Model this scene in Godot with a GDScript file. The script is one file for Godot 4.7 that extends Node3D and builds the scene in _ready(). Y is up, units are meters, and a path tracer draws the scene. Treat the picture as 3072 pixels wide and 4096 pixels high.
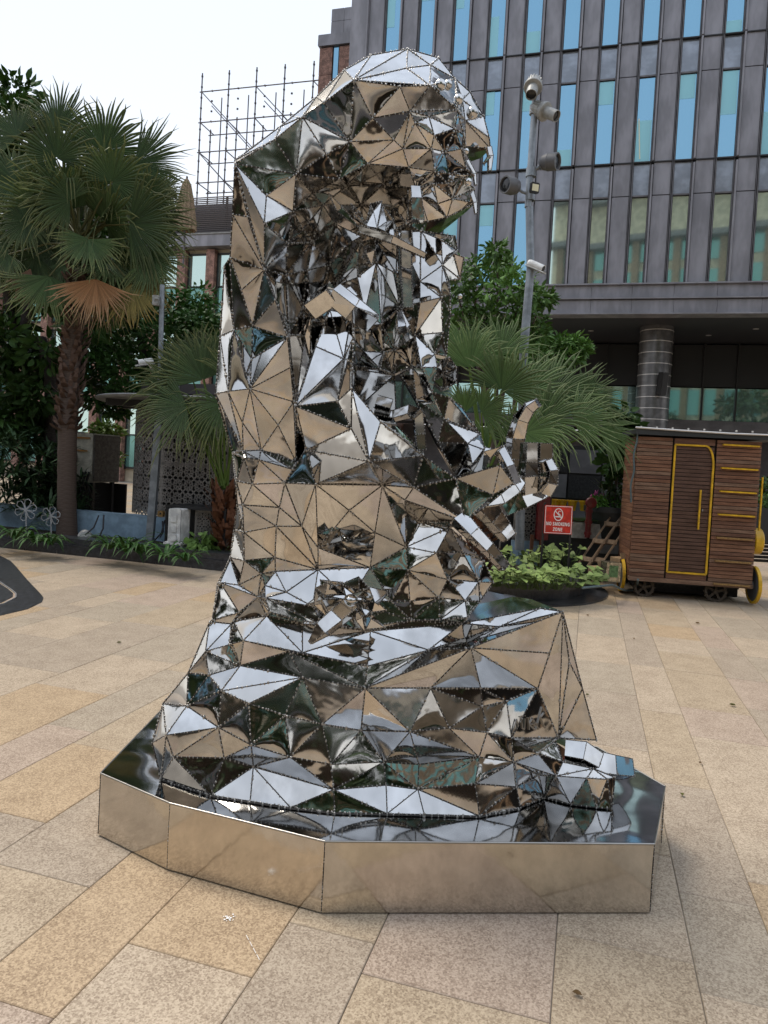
extends Node3D

const FPX := 2841.0            # focal length in pixels of a 3072 x 4096 picture
const EYE := Vector3(0, 1.55, 0)
var cam_basis: Basis
var rng := RandomNumberGenerator.new()
var M := {}
var used := {}
var P := {}

# ---------------------------------------------------------------- setting out
func ray(px: float, py: float) -> Vector3:
	return cam_basis * Vector3((px - 1536.0) / FPX, -(py - 1939.0) / FPX, -1.0)

func at(px: float, py: float, d: float) -> Vector3:
	return EYE + ray(px, py) * d

func ground(px: float, py: float, h := 0.0) -> Vector3:
	var r := ray(px, py)
	return EYE + r * ((h - EYE.y) / r.y)

# ---------------------------------------------------------------- naming
func numbered(called: String) -> String:
	if not used.has(called):
		used[called] = 0
		return called
	used[called] += 1
	return "%s_%03d" % [called, used[called]]

func tag(o: Node, label: String, category: String, group := "") -> Node:
	o.set_meta("label", label)
	o.set_meta("category", category)
	if group:
		o.set_meta("group", group)
	return o

func thing(called: String, label: String, category: String, where := Vector3.ZERO, turn := 0.0, group := "") -> Node3D:
	var o := Node3D.new()
	o.name = numbered(called)
	add_child(o, true)
	o.position = where
	o.rotation.y = turn
	tag(o, label, category, group)
	return o

func structure(called: String) -> Node3D:
	var o := Node3D.new()
	o.name = numbered(called)
	add_child(o, true)
	o.set_meta("kind", "structure")
	return o

# ---------------------------------------------------------------- mesh building
class MB:
	var v := PackedVector3Array()
	var n := PackedVector3Array()
	var c := PackedColorArray()
	var col := Color.WHITE

	func tri(a: Vector3, b: Vector3, d: Vector3) -> void:
		var m := (d - a).cross(b - a)
		if m.length_squared() < 1e-16:
			return
		m = m.normalized()
		v.append(a); v.append(b); v.append(d)
		n.append(m); n.append(m); n.append(m)
		c.append(col); c.append(col); c.append(col)

	func tris(a: Vector3, b: Vector3, d: Vector3, na: Vector3, nb: Vector3, nd: Vector3) -> void:
		if (d - a).cross(b - a).dot(na + nb + nd) < 0.0:   # keep the winding with the normals
			v.append(a); v.append(d); v.append(b)
			n.append(na); n.append(nd); n.append(nb)
		else:
			v.append(a); v.append(b); v.append(d)
			n.append(na); n.append(nb); n.append(nd)
		c.append(col); c.append(col); c.append(col)

	func quad(a: Vector3, b: Vector3, d: Vector3, e: Vector3) -> void:
		tri(a, b, d)
		tri(a, d, e)

	func hexa(q: Array) -> void:   # q: four corners of the back face, then the same of the front face, clockwise seen from the front
		quad(q[4], q[5], q[6], q[7])
		quad(q[3], q[2], q[1], q[0])
		for i in 4:
			var j := (i + 1) % 4
			quad(q[i], q[j], q[j + 4], q[i + 4])

	func box(mid: Vector3, size: Vector3, b := Basis.IDENTITY, ch := 0.0) -> void:
		var h := size * 0.5
		if ch <= 0.0:
			var q := []
			for z in [-1, 1]:
				for k in [[-1, 1], [1, 1], [1, -1], [-1, -1]]:
					q.append(mid + b * Vector3(k[0] * h.x, k[1] * h.y, z * h.z))
			hexa(q)
			return
		var s := [h - Vector3(ch, ch, 0), h - Vector3(ch, 0, ch), h - Vector3(0, ch, ch)]
		for sg in [-1.0, 1.0]:   # six faces
			face(mid, b, Vector3(0, 0, sg), Vector3(s[0].x, 0, 0), Vector3(0, s[0].y, 0), h.z)
			face(mid, b, Vector3(0, sg, 0), Vector3(s[1].x, 0, 0), Vector3(0, 0, s[1].z), h.y)
			face(mid, b, Vector3(sg, 0, 0), Vector3(0, s[2].y, 0), Vector3(0, 0, s[2].z), h.x)
		for i in [-1.0, 1.0]:
			for j in [-1.0, 1.0]:
				edge(mid, b, Vector3(0, i * h.y, j * s[0].z), Vector3(0, i * s[0].y, j * h.z), Vector3(s[0].x, 0, 0), Vector3(0, i, j), ch)
				edge(mid, b, Vector3(i * h.x, 0, j * s[0].z), Vector3(i * s[0].x, 0, j * h.z), Vector3(0, s[0].y, 0), Vector3(i, 0, j), ch)
				edge(mid, b, Vector3(i * h.x, j * s[0].y, 0), Vector3(i * s[0].x, j * h.y, 0), Vector3(0, 0, s[1].z), Vector3(i, j, 0), ch)

	func face(mid: Vector3, b: Basis, dir: Vector3, e: Vector3, f: Vector3, h: float) -> void:
		var m := mid + b * (dir * h)
		quad_out(m - b * e - b * f, m - b * e + b * f, m + b * e + b * f, m + b * e - b * f, b * dir)

	func edge(mid: Vector3, b: Basis, p: Vector3, q: Vector3, along: Vector3, out: Vector3, ch: float) -> void:
		var pp := p
		var qq := q
		if absf(out.z) > 0.5 and absf(p.z) < absf(q.z):
			pp.z = q.z - signf(q.z) * ch
		quad_out(mid + b * (pp - along), mid + b * (pp + along), mid + b * (qq + along), mid + b * (qq - along), b * out)

	func quad_out(a: Vector3, b: Vector3, d: Vector3, e: Vector3, out: Vector3) -> void:
		if (d - a).cross(b - a).dot(out) >= 0.0:
			quad(a, b, d, e)
		else:
			quad(e, d, b, a)

	func tube(path: Array, radii: Array, sides := 8, caps := true) -> void:
		var rings := []
		var norms := []
		var up := Vector3.UP
		for i in path.size():
			var d: Vector3 = (path[mini(i + 1, path.size() - 1)] - path[maxi(i - 1, 0)]).normalized()
			if absf(d.dot(up)) > 0.95:
				up = Vector3.RIGHT if absf(d.x) < 0.9 else Vector3.BACK
			var x := up.cross(d).normalized()
			var y := d.cross(x).normalized()
			up = y
			var ring := []
			var nr := []
			for k in sides:
				var a := TAU * k / sides
				var o := x * cos(a) + y * sin(a)
				nr.append(o)
				ring.append(path[i] + o * radii[i if radii.size() > 1 else 0])
			rings.append(ring)
			norms.append(nr)
		for i in path.size() - 1:
			for k in sides:
				var j := (k + 1) % sides
				tris(rings[i][k], rings[i][j], rings[i + 1][j], norms[i][k], norms[i][j], norms[i + 1][j])
				tris(rings[i][k], rings[i + 1][j], rings[i + 1][k], norms[i][k], norms[i + 1][j], norms[i + 1][k])
		if caps:
			for k in range(1, sides - 1):
				tri(rings[0][0], rings[0][k + 1], rings[0][k])
				tri(rings[-1][0], rings[-1][k], rings[-1][k + 1])

	func bar(a: Vector3, b: Vector3, w: float, h: float, face_to := Vector3.BACK) -> void:   # a square bar from a to b
		var d := (b - a).normalized()
		var x := face_to.cross(d)
		if x.length() < 0.05:
			x = Vector3.RIGHT.cross(d)
		x = x.normalized()
		var z := x.cross(d).normalized()
		box((a + b) * 0.5, Vector3(w, a.distance_to(b), h), Basis(x, d, z))

	func lathe(origin: Vector3, prof: Array, sides := 20, b := Basis.IDENTITY) -> void:   # prof: [radius, height] from bottom to top
		for i in prof.size() - 1:
			var r0: float = prof[i][0]
			var r1: float = prof[i + 1][0]
			var y0: float = prof[i][1]
			var y1: float = prof[i + 1][1]
			var sl := Vector2(y1 - y0, r0 - r1)
			sl = sl.normalized() if sl.length() > 1e-9 else Vector2(1, 0)
			for k in sides:
				var a := TAU * k / sides
				var e := TAU * (k + 1) / sides
				var ua := Vector3(cos(a), 0, sin(a))
				var ue := Vector3(cos(e), 0, sin(e))
				var na := b * (ua * sl.x + Vector3.UP * sl.y)
				var ne := b * (ue * sl.x + Vector3.UP * sl.y)
				var p := origin + b * (ua * r0 + Vector3.UP * y0)
				var q := origin + b * (ue * r0 + Vector3.UP * y0)
				var r := origin + b * (ue * r1 + Vector3.UP * y1)
				var s := origin + b * (ua * r1 + Vector3.UP * y1)
				if r0 > 1e-6:
					tris(p, q, r, na, ne, ne)
				if r1 > 1e-6:
					tris(p, r, s, na, ne, na)

	func prism(poly: PackedVector2Array, b: Basis, origin: Vector3, depth: float) -> void:   # an outline in the basis' x, y, pushed from 0 to depth along its z
		var idx := Geometry2D.triangulate_polygon(poly)
		for i in range(0, idx.size(), 3):
			var t := []
			for k in 3:
				t.append(origin + b * Vector3(poly[idx[i + k]].x, poly[idx[i + k]].y, 0))
			var f := b.z * depth
			tri_out(t[0] + f, t[1] + f, t[2] + f, b.z * signf(depth))
			tri_out(t[0], t[1], t[2], b.z * -signf(depth))
		var cc := Geometry2D.is_polygon_clockwise(poly)
		for i in poly.size():
			var j := (i + 1) % poly.size()
			var p := origin + b * Vector3(poly[i].x, poly[i].y, 0)
			var q := origin + b * Vector3(poly[j].x, poly[j].y, 0)
			var out2 := (poly[j] - poly[i]).orthogonal() * (1.0 if not cc else -1.0)
			quad_out(p, q, q + b.z * depth, p + b.z * depth, b * Vector3(out2.x, out2.y, 0))

	func tri_out(a: Vector3, b: Vector3, d: Vector3, out: Vector3) -> void:
		if (d - a).cross(b - a).dot(out) >= 0.0:
			tri(a, b, d)
		else:
			tri(a, d, b)

	func mesh() -> ArrayMesh:
		var arr := []
		arr.resize(Mesh.ARRAY_MAX)
		arr[Mesh.ARRAY_VERTEX] = v
		arr[Mesh.ARRAY_NORMAL] = n
		arr[Mesh.ARRAY_COLOR] = c
		var m := ArrayMesh.new()
		if v.size():
			m.add_surface_from_arrays(Mesh.PRIMITIVE_TRIANGLES, arr)
		return m

func put(called: String, mb, mat: Material, parent: Node, stuff := false) -> MeshInstance3D:
	var o := MeshInstance3D.new()
	o.mesh = mb.mesh() if mb is MB else mb
	o.material_override = mat
	o.name = called if parent != self else numbered(called)
	parent.add_child(o, true)
	if stuff:
		o.set_meta("kind", "stuff")
	return o

func many(called: String, mesh: Mesh, mat: Material, parent: Node, where: Array, tints := []) -> MultiMeshInstance3D:
	var mm := MultiMesh.new()
	mm.transform_format = MultiMesh.TRANSFORM_3D
	mm.use_colors = tints.size() > 0
	mm.mesh = mesh
	mm.instance_count = where.size()
	for i in where.size():
		mm.set_instance_transform(i, where[i])
		if tints.size():
			mm.set_instance_color(i, tints[i])
	var o := MultiMeshInstance3D.new()
	o.multimesh = mm
	o.material_override = mat
	o.name = called
	parent.add_child(o, true)
	o.set_meta("kind", "stuff")
	return o

# ---------------------------------------------------------------- materials
func lin(r: float, g: float, b: float) -> Color:
	return Color(r, g, b).linear_to_srgb()

func noise_image(size: int, seed_: int, layers: Array) -> Image:   # layers: [frequency, weight, octaves]; grey 0..1, tiles
	var sum := PackedFloat32Array()
	sum.resize(size * size)
	for l in layers:
		var fn := FastNoiseLite.new()
		fn.seed = seed_ + int(l[0] * 1000.0)
		fn.noise_type = FastNoiseLite.TYPE_SIMPLEX_SMOOTH
		fn.frequency = l[0]
		fn.fractal_octaves = l[2]
		var im := fn.get_seamless_image(size, size)
		im.convert(Image.FORMAT_L8)
		var d := im.get_data()
		for i in d.size():
			sum[i] += (d[i] / 255.0 - 0.5) * l[1]
	var out := PackedByteArray()
	out.resize(size * size)
	for i in sum.size():
		out[i] = clampi(int((sum[i] + 0.5) * 255.0), 0, 255)
	return Image.create_from_data(size, size, false, Image.FORMAT_L8, out)

func ramp(im: Image, a: Color, b: Color, lo := 0.2, hi := 0.8) -> ImageTexture:
	var d := im.get_data()
	var out := PackedByteArray()
	out.resize(d.size() * 3)
	var table := []
	for i in 256:
		var q := a.lerp(b, smoothstep(lo, hi, i / 255.0))
		table.append([int(q.r * 255.0), int(q.g * 255.0), int(q.b * 255.0)])
	for i in d.size():
		var q: Array = table[d[i]]
		out[i * 3] = q[0]
		out[i * 3 + 1] = q[1]
		out[i * 3 + 2] = q[2]
	var r := Image.create_from_data(im.get_width(), im.get_height(), false, Image.FORMAT_RGB8, out)
	r.generate_mipmaps()
	return ImageTexture.create_from_image(r)

func bump(im: Image, strength: float) -> ImageTexture:
	var r: Image = im.duplicate()
	r.convert(Image.FORMAT_RGBA8)
	r.bump_map_to_normal_map(strength)
	return ImageTexture.create_from_image(r)

func std(color: Color, rough: float, metal := 0.0) -> StandardMaterial3D:
	var m := StandardMaterial3D.new()
	m.albedo_color = color
	m.roughness = rough
	m.metallic = metal
	return m

func textured(color: Color, rough: float, metal: float, tex: Texture2D, size: float, nrm: Texture2D = null, nscale := 1.0, stretch := Vector3.ONE, world := true) -> StandardMaterial3D:
	var m := std(color, rough, metal)
	m.albedo_texture = tex
	m.uv1_triplanar = true
	m.uv1_world_triplanar = world
	m.uv1_scale = stretch / size
	if nrm:
		m.normal_enabled = true
		m.normal_texture = nrm
		m.normal_scale = nscale
	return m

func make_materials() -> void:
	var soft := noise_image(256, 11, [[0.012, 0.7, 3], [0.06, 0.25, 2]])
	var grain := noise_image(2048, 5, [[0.004, 0.34, 4], [0.03, 0.14, 2]])
	var speck := FastNoiseLite.new()
	speck.seed = 17
	speck.noise_type = FastNoiseLite.TYPE_CELLULAR
	speck.cellular_return_type = FastNoiseLite.RETURN_CELL_VALUE
	speck.frequency = 0.17
	var cells := speck.get_image(2048, 2048)
	cells.convert(Image.FORMAT_L8)
	var cd := cells.get_data()
	var gd := grain.get_data()
	for i in cd.size():
		gd[i] = clampi(int(cd[i] * 0.62 + gd[i] * 0.42), 0, 255)
	grain = Image.create_from_data(2048, 2048, false, Image.FORMAT_L8, gd)
	var fine := noise_image(256, 23, [[0.09, 0.6, 3], [0.02, 0.5, 2]])
	var wave := noise_image(256, 31, [[0.014, 1.1, 1]])
	var ripple := noise_image(256, 37, [[0.02, 0.8, 2], [0.08, 0.12, 1]])
	var t_soft := ramp(soft, Color(0.82, 0.82, 0.82), Color.WHITE)
	var t_grain := ramp(grain, Color(0.66, 0.63, 0.61), Color(1, 1, 1), 0.12, 0.74)
	var t_faint := ramp(soft, Color(0.93, 0.93, 0.93), Color.WHITE)
	var t_fine := ramp(fine, Color(0.6, 0.6, 0.6), Color.WHITE)
	var n_wave := bump(wave, 6.0)
	var n_ripple := bump(ripple, 6.0)
	var n_fine := bump(fine, 3.0)
	M.n_fine = n_fine
	# steel: mirror sheets of slightly different polish
	var polish := [[0.035, 0.06, 1.3], [0.05, 0.11, 0.8], [0.075, 0.07, 1.1], [0.11, 0.12, 0.6]]
	for i in 4:
		M["steel%d" % i] = textured(lin(0.70, 0.685, 0.66), polish[i][0], 1.0, t_soft, polish[i][2], n_ripple if i % 2 else n_wave, polish[i][1])
	M.plinth_side = textured(lin(0.62, 0.58, 0.52), 0.12, 1.0, t_faint, 0.7, n_fine, 0.025, Vector3(1.6, 0.7, 1.6))
	M.plinth_top = textured(lin(0.56, 0.56, 0.56), 0.07, 1.0, t_soft, 0.9, n_wave, 0.12)
	M.groove = std(lin(0.05, 0.045, 0.04), 0.6, 0.6)
	M.bead = std(lin(0.42, 0.40, 0.37), 0.3, 1.0)
	# paving
	var tone := [[0.51, 0.41, 0.29], [0.51, 0.405, 0.315], [0.475, 0.40, 0.305], [0.53, 0.40, 0.26], [0.465, 0.385, 0.295], [0.545, 0.445, 0.33]]
	for i in tone.size():
		M["slab%d" % i] = textured(lin(tone[i][0], tone[i][1], tone[i][2]), 0.4, 0.0, t_grain, 1.9)
		M["slab%d" % i].metallic_specular = 0.32
	M.bed = std(lin(0.26, 0.235, 0.20), 0.9)
	M.granite = textured(lin(0.062, 0.064, 0.07), 0.28, 0.0, t_fine, 0.4, n_fine, 0.05)
	M.granite_line = std(lin(0.16, 0.16, 0.16), 0.6)
	M.soil = textured(lin(0.06, 0.04, 0.028), 0.95, 0.0, t_fine, 0.3, n_fine, 1.0)
	# buildings
	M.clad = textured(lin(0.275, 0.27, 0.295), 0.42, 0.2, t_soft, 2.2, n_fine, 0.03, Vector3(1, 0.3, 1))
	M.clad_dark = textured(lin(0.15, 0.145, 0.155), 0.5, 0.2, t_soft, 2.0)
	M.spandrel = textured(lin(0.32, 0.36, 0.42), 0.18, 0.35, t_soft, 2.5)
	M.glass = std(lin(0.20, 0.385, 0.52), 0.03, 0.85)  # blue of the mirrored sky is put into the tint
	M.glass_pale = std(lin(0.50, 0.64, 0.60), 0.03, 0.85)  # same glass, tinted paler where cream walls should be mirrored
	M.blind = std(lin(0.26, 0.54, 0.60), 0.25, 0.3)
	M.glass_dark = std(lin(0.36, 0.54, 0.52), 0.03, 0.75)
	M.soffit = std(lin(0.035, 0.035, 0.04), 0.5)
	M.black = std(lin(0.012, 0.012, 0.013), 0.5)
	M.col = textured(lin(0.15, 0.148, 0.15), 0.3, 0.4, t_soft, 1.0)
	M.ring = std(lin(0.62, 0.6, 0.58), 0.35, 0.3)
	M.pink = textured(lin(0.40, 0.23, 0.18), 0.8, 0.0, t_fine, 1.6, n_fine, 0.2)
	M.cream = textured(lin(0.68, 0.58, 0.42), 0.85, 0.0, t_soft, 3.0)
	M.louvre = std(lin(0.13, 0.12, 0.125), 0.5, 0.2)
	M.opp_glass = std(lin(0.16, 0.34, 0.31), 0.08, 0.5)
	M.brown_stone = textured(lin(0.34, 0.22, 0.13), 0.8, 0.0, t_fine, 1.6)
	M.canvas = textured(lin(0.62, 0.6, 0.56), 0.85, 0.0, t_soft, 2.0)
	M.parasol = textured(lin(0.42, 0.31, 0.2), 0.9, 0.0, t_fine, 0.6)
	# metals and paint
	M.pole = textured(lin(0.28, 0.31, 0.34), 0.45, 0.4, t_soft, 0.6)
	M.scaffold = std(lin(0.13, 0.12, 0.13), 0.6, 0.3)
	M.lamp_grey = textured(lin(0.40, 0.40, 0.38), 0.45, 0.2, t_soft, 0.3)
	M.lamp_dark = std(lin(0.12, 0.12, 0.125), 0.5, 0.2)
	M.lens = std(lin(0.02, 0.02, 0.022), 0.15)
	M.white = textured(lin(0.8, 0.8, 0.78), 0.5, 0.0, t_soft, 0.5)
	M.led = std(lin(0.75, 0.72, 0.5), 0.4)
	M.beige = textured(lin(0.62, 0.59, 0.49), 0.55, 0.0, t_soft, 0.5)
	M.tape = std(lin(0.42, 0.2, 0.06), 0.7)
	M.ac_dark = textured(lin(0.16, 0.155, 0.15), 0.6, 0.0, t_fine, 0.5)
	M.fan = std(lin(0.17, 0.155, 0.13), 0.6)
	M.screen = textured(lin(0.33, 0.31, 0.29), 0.5, 0.3, t_soft, 0.8)
	M.blue = textured(lin(0.30, 0.43, 0.54), 0.8, 0.0, t_soft, 0.9)
	M.roof = textured(lin(0.30, 0.30, 0.29), 0.7, 0.0, t_soft, 1.0)
	M.yellow = textured(lin(0.80, 0.47, 0.02), 0.4, 0.0, t_soft, 0.4)
	M.yellow_worn = textured(lin(0.46, 0.27, 0.09), 0.7, 0.0, t_fine, 0.15)
	M.red = textured(lin(0.66, 0.035, 0.02), 0.38, 0.0, t_soft, 0.4)
	M.maroon = textured(lin(0.16, 0.012, 0.014), 0.4, 0.0, t_soft, 0.4)
	M.print = std(lin(0.85, 0.83, 0.8), 0.5)
	M.iron = textured(lin(0.03, 0.03, 0.032), 0.55, 0.3, t_fine, 0.3)
	M.rust = textured(lin(0.11, 0.085, 0.06), 0.8, 0.2, t_fine, 0.12)
	M.hose = std(lin(0.09, 0.13, 0.14), 0.6)
	M.cable = std(lin(0.03, 0.03, 0.035), 0.7)
	M.tin = textured(lin(0.62, 0.56, 0.42), 0.2, 0.85, t_fine, 0.3, n_ripple, 0.5)
	M.paper = textured(lin(0.18, 0.32, 0.12), 0.7, 0.0, t_fine, 0.2)
	M.carton = textured(lin(0.33, 0.22, 0.12), 0.9, 0.0, t_soft, 0.4)
	M.pot_dark = std(lin(0.03, 0.034, 0.036), 0.5)
	M.pot_white = textured(lin(0.5, 0.5, 0.47), 0.6, 0.0, t_soft, 0.3)
	M.turf = textured(lin(0.06, 0.20, 0.08), 0.95, 0.0, t_fine, 0.08)
	M.wire_white = std(lin(0.45, 0.45, 0.44), 0.5)
	var wood := noise_image(256, 61, [[0.02, 0.7, 3], [0.12, 0.4, 2]])
	var t_wood := ramp(wood, Color(0.80, 0.77, 0.75), Color(1, 1, 1), 0.25, 0.75)
	var n_wood := bump(wood, 3.0)
	var wtone := [[0.225, 0.106, 0.06], [0.185, 0.09, 0.055], [0.26, 0.13, 0.075], [0.24, 0.145, 0.095]]
	for i in 4:
		M["plank%d" % i] = textured(lin(wtone[i][0], wtone[i][1], wtone[i][2]), 0.5, 0.0, t_wood, 0.5, n_wood, 0.25, Vector3(0.3, 1.6, 0.3))
	M.door_plank = textured(lin(0.115, 0.06, 0.041), 0.5, 0.0, t_wood, 0.5, n_wood, 0.25, Vector3(0.3, 1.6, 0.3))
	M.pallet = textured(lin(0.24, 0.165, 0.10), 0.8, 0.0, t_wood, 0.3, n_wood, 0.4, Vector3(1, 1, 1))
	M.bark = textured(lin(0.13, 0.095, 0.075), 0.9, 0.0, t_wood, 0.35, n_wood, 1.2, Vector3(0.6, 5.0, 0.6))
	M.boot = textured(lin(0.15, 0.095, 0.07), 0.85, 0.0, t_wood, 0.2, n_wood, 1.0)
	M.boot_red = textured(lin(0.16, 0.065, 0.03), 0.85, 0.0, t_wood, 0.2, n_wood, 1.0)
	M.tree_bark = textured(lin(0.06, 0.05, 0.045), 0.9, 0.0, t_wood, 0.3, n_wood, 1.0)
	# leaves: vertex colours, light passes through
	for k in [["leaf", 0.5], ["frond", 0.55], ["dry", 0.7]]:
		var m := std(Color.WHITE, k[1])
		m.vertex_color_use_as_albedo = true
		m.metallic_specular = 0.3
		m.backlight_enabled = true
		m.backlight = Color(0.35, 0.4, 0.2)
		M[k[0]] = m
	M.flower = std(lin(0.6, 0.12, 0.35), 0.6)

# ================================================================ the place
func _ready() -> void:
	rng.seed = 7
	var cam := Camera3D.new()
	cam.name = "camera"
	cam_basis = Basis(Vector3.RIGHT, deg_to_rad(-1.8)) * Basis(Vector3.BACK, deg_to_rad(3.1))
	cam.projection = Camera3D.PROJECTION_FRUSTUM
	cam.near = 0.1
	cam.far = 400.0
	cam.size = 4096.0 / FPX * 0.1
	cam.frustum_offset = Vector2(0, -109.0 / FPX * 0.1)
	cam.transform = Transform3D(cam_basis, EYE)
	add_child(cam)
	cam.current = true
	var sky_m := ProceduralSkyMaterial.new()
	sky_m.sky_top_color = Color(0.87, 0.92, 1.0)
	sky_m.sky_horizon_color = Color(1.0, 0.995, 0.98)
	sky_m.sky_curve = 0.25
	sky_m.ground_bottom_color = Color(0.35, 0.32, 0.28)
	sky_m.ground_horizon_color = Color(0.6, 0.58, 0.55)
	sky_m.sky_energy_multiplier = 0.755
	sky_m.sun_angle_max = 1.0
	var sky := Sky.new()
	sky.sky_material = sky_m
	var env := Environment.new()
	env.background_mode = Environment.BG_SKY
	env.sky = sky
	env.tonemap_mode = Environment.TONE_MAPPER_LINEAR
	env.tonemap_exposure = 2.3
	env.sdfgi_enabled = true
	env.ssao_enabled = true
	env.ssil_enabled = true
	var we := WorldEnvironment.new()
	we.name = "surroundings"
	we.environment = env
	add_child(we)
	var sun := DirectionalLight3D.new()
	sun.name = "sun"
	sun.light_energy = 0.4
	sun.light_color = Color(1.0, 0.97, 0.93)
	sun.light_angular_distance = 22.0
	sun.shadow_enabled = true
	sun.look_at_from_position(Vector3.ZERO, -Vector3(-0.42, 0.88, -0.22))
	add_child(sun)
	make_materials()
	build_paving()
	build_beds()
	build_tower()
	build_low_building()
	build_opposite()
	build_scaffold()
	build_screen_corner()
	build_left_plants()
	build_mast()
	build_right_plants()
	build_wagon()
	build_corner_things()
	P = statue_points()
	build_statue()
	build_litter()

# ================================================================ ground
const PU := Vector3(0.2756, 0, -0.9613)   # the paving runs this way, square to the tower
const PW := Vector3(0.9613, 0, 0.2756)

func slab(mb: MB, w0: float, w1: float, u0: float, u1: float, top: float) -> void:
	var g := 0.0014
	var ch := 0.0025
	var q := []
	for y in [-0.03, top - ch]:
		for k in [[w0 + g, u0 + g], [w1 - g, u0 + g], [w1 - g, u1 - g], [w0 + g, u1 - g]]:
			q.append(PW * k[0] + PU * k[1] + Vector3.UP * y)
	var t := []
	for k in [[w0 + g + ch, u0 + g + ch], [w1 - g - ch, u0 + g + ch], [w1 - g - ch, u1 - g - ch], [w0 + g + ch, u1 - g - ch]]:
		t.append(PW * k[0] + PU * k[1] + Vector3.UP * top)
	mb.quad_out(t[0], t[1], t[2], t[3], Vector3.UP)
	for i in 4:
		var j := (i + 1) % 4
		var out: Vector3 = (q[i] + q[j]) * 0.5 - (q[0] + q[2]) * 0.5
		mb.quad_out(q[i], q[j], q[j + 4], q[i + 4], out)
		mb.quad_out(q[i + 4], q[j + 4], t[j], t[i], out + Vector3.UP)

func build_paving() -> void:
	var g := MB.new()
	g.quad_out(Vector3(-260, -0.007, 260), Vector3(260, -0.007, 260), Vector3(260, -0.007, -260), Vector3(-260, -0.007, -260), Vector3.UP)
	put("ground", g, M.bed, self).set_meta("kind", "structure")
	var paving := structure("paving")
	var r := RandomNumberGenerator.new()
	r.seed = 21
	# rows: the joints that the photograph shows near the plinth, then on in the same widths
	var joints := [-1.30, -0.87, -0.57, -0.01, 0.42, 0.69]
	var widths := [0.45, 0.30, 0.56, 0.43, 0.30, 0.60]
	while joints[0] > -26.0:
		joints.push_front(joints[0] - widths[r.randi() % 6])
	while joints[-1] < 26.0:
		joints.append(joints[-1] + widths[r.randi() % 6])
	var known := {-1.30: [1.25, 1.9, 2.6], -0.87: [1.5, 2.17, 3.0], -0.57: [1.2, 2.03, 2.7], -0.01: [1.6, 2.44, 3.1], 0.42: [1.75, 2.31, 2.85, 3.85]}
	var far_stuff := []
	for i in 6:
		far_stuff.append(MB.new())
	var all := []
	for i in joints.size() - 1:
		var cuts := []
		if known.has(joints[i]):
			cuts = known[joints[i]].duplicate()
		else:
			cuts = [r.randf_range(-0.5, 0.5)]
		while cuts[0] > -24.0:
			cuts.push_front(cuts[0] - r.randf_range(0.55, 1.2))
		while cuts[-1] < 27.0:
			cuts.append(cuts[-1] + r.randf_range(0.55, 1.2))
		for k in cuts.size() - 1:
			var mid: Vector3 = PW * (joints[i] + joints[i + 1]) * 0.5 + PU * (cuts[k] + cuts[k + 1]) * 0.5
			var seen: float = mid.length() if mid.z < -1.2 and absf(mid.x) < -mid.z * 0.64 + 0.6 else mid.length() + 100.0
			all.append([seen, joints[i], joints[i + 1], cuts[k], cuts[k + 1], r.randi() % 6, r.randf_range(-0.0012, 0.0012)])
	all.sort_custom(func(a, b): return a[0] < b[0])
	for i in all.size():
		var s: Array = all[i]
		if i < 290:
			var mb := MB.new()
			slab(mb, s[1], s[2], s[3], s[4], s[6])
			put("stone_slab", mb, M["slab%d" % s[5]], paving)
		else:
			slab(far_stuff[s[5]], s[1], s[2], s[3], s[4], s[6])
	for i in 6:
		put("distant_slabs", far_stuff[i], M["slab%d" % i], paving, true)
	# the dark granite inlay that enters on the left
	var inlay := structure("granite_inlay")
	var outer := []
	for q in [[0, 2222], [42, 2243], [66, 2268], [110, 2320], [160, 2372], [174, 2390], [168, 2408], [110, 2436], [0, 2462]]:
		outer.append(ground(q[0], q[1], 0.004))
	outer.append(Vector3(-7.2, 0.004, -6.1))
	outer.append(Vector3(-7.2, 0.004, -10.0))
	var mid := Vector3(-5.6, 0.004, -7.9)
	var band := 0.36
	var inner := []
	for p in outer:
		inner.append(mid + (p - mid) * (1.0 - band / p.distance_to(mid)))
	for i in outer.size():
		var j: int = (i + 1) % outer.size()
		var mb := MB.new()
		var e := 0.006
		var a: Vector3 = outer[i]
		var b: Vector3 = outer[j]
		var c: Vector3 = inner[j]
		var d: Vector3 = inner[i]
		var m := (a + b + c + d) * 0.25
		mb.quad_out(a, b, c + (m - c) * e * 4.0, d + (m - d) * e * 4.0, Vector3.UP)
		put("border_stone", mb, M.granite, inlay)
		var mc := MB.new()
		mc.tri_out(d + (mid - d) * 0.02, c + (mid - c) * 0.02, mid, Vector3.UP)
		put("field_stone", mc, M.granite, inlay)
	var ln := MB.new()
	for i in outer.size():
		var j: int = (i + 1) % outer.size()
		ln.bar(inner[i] + Vector3.UP * 0.001, inner[j] + Vector3.UP * 0.001, 0.012, 0.006, Vector3.UP)
	put("pale_joint", ln, M.granite_line, inlay)

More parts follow.
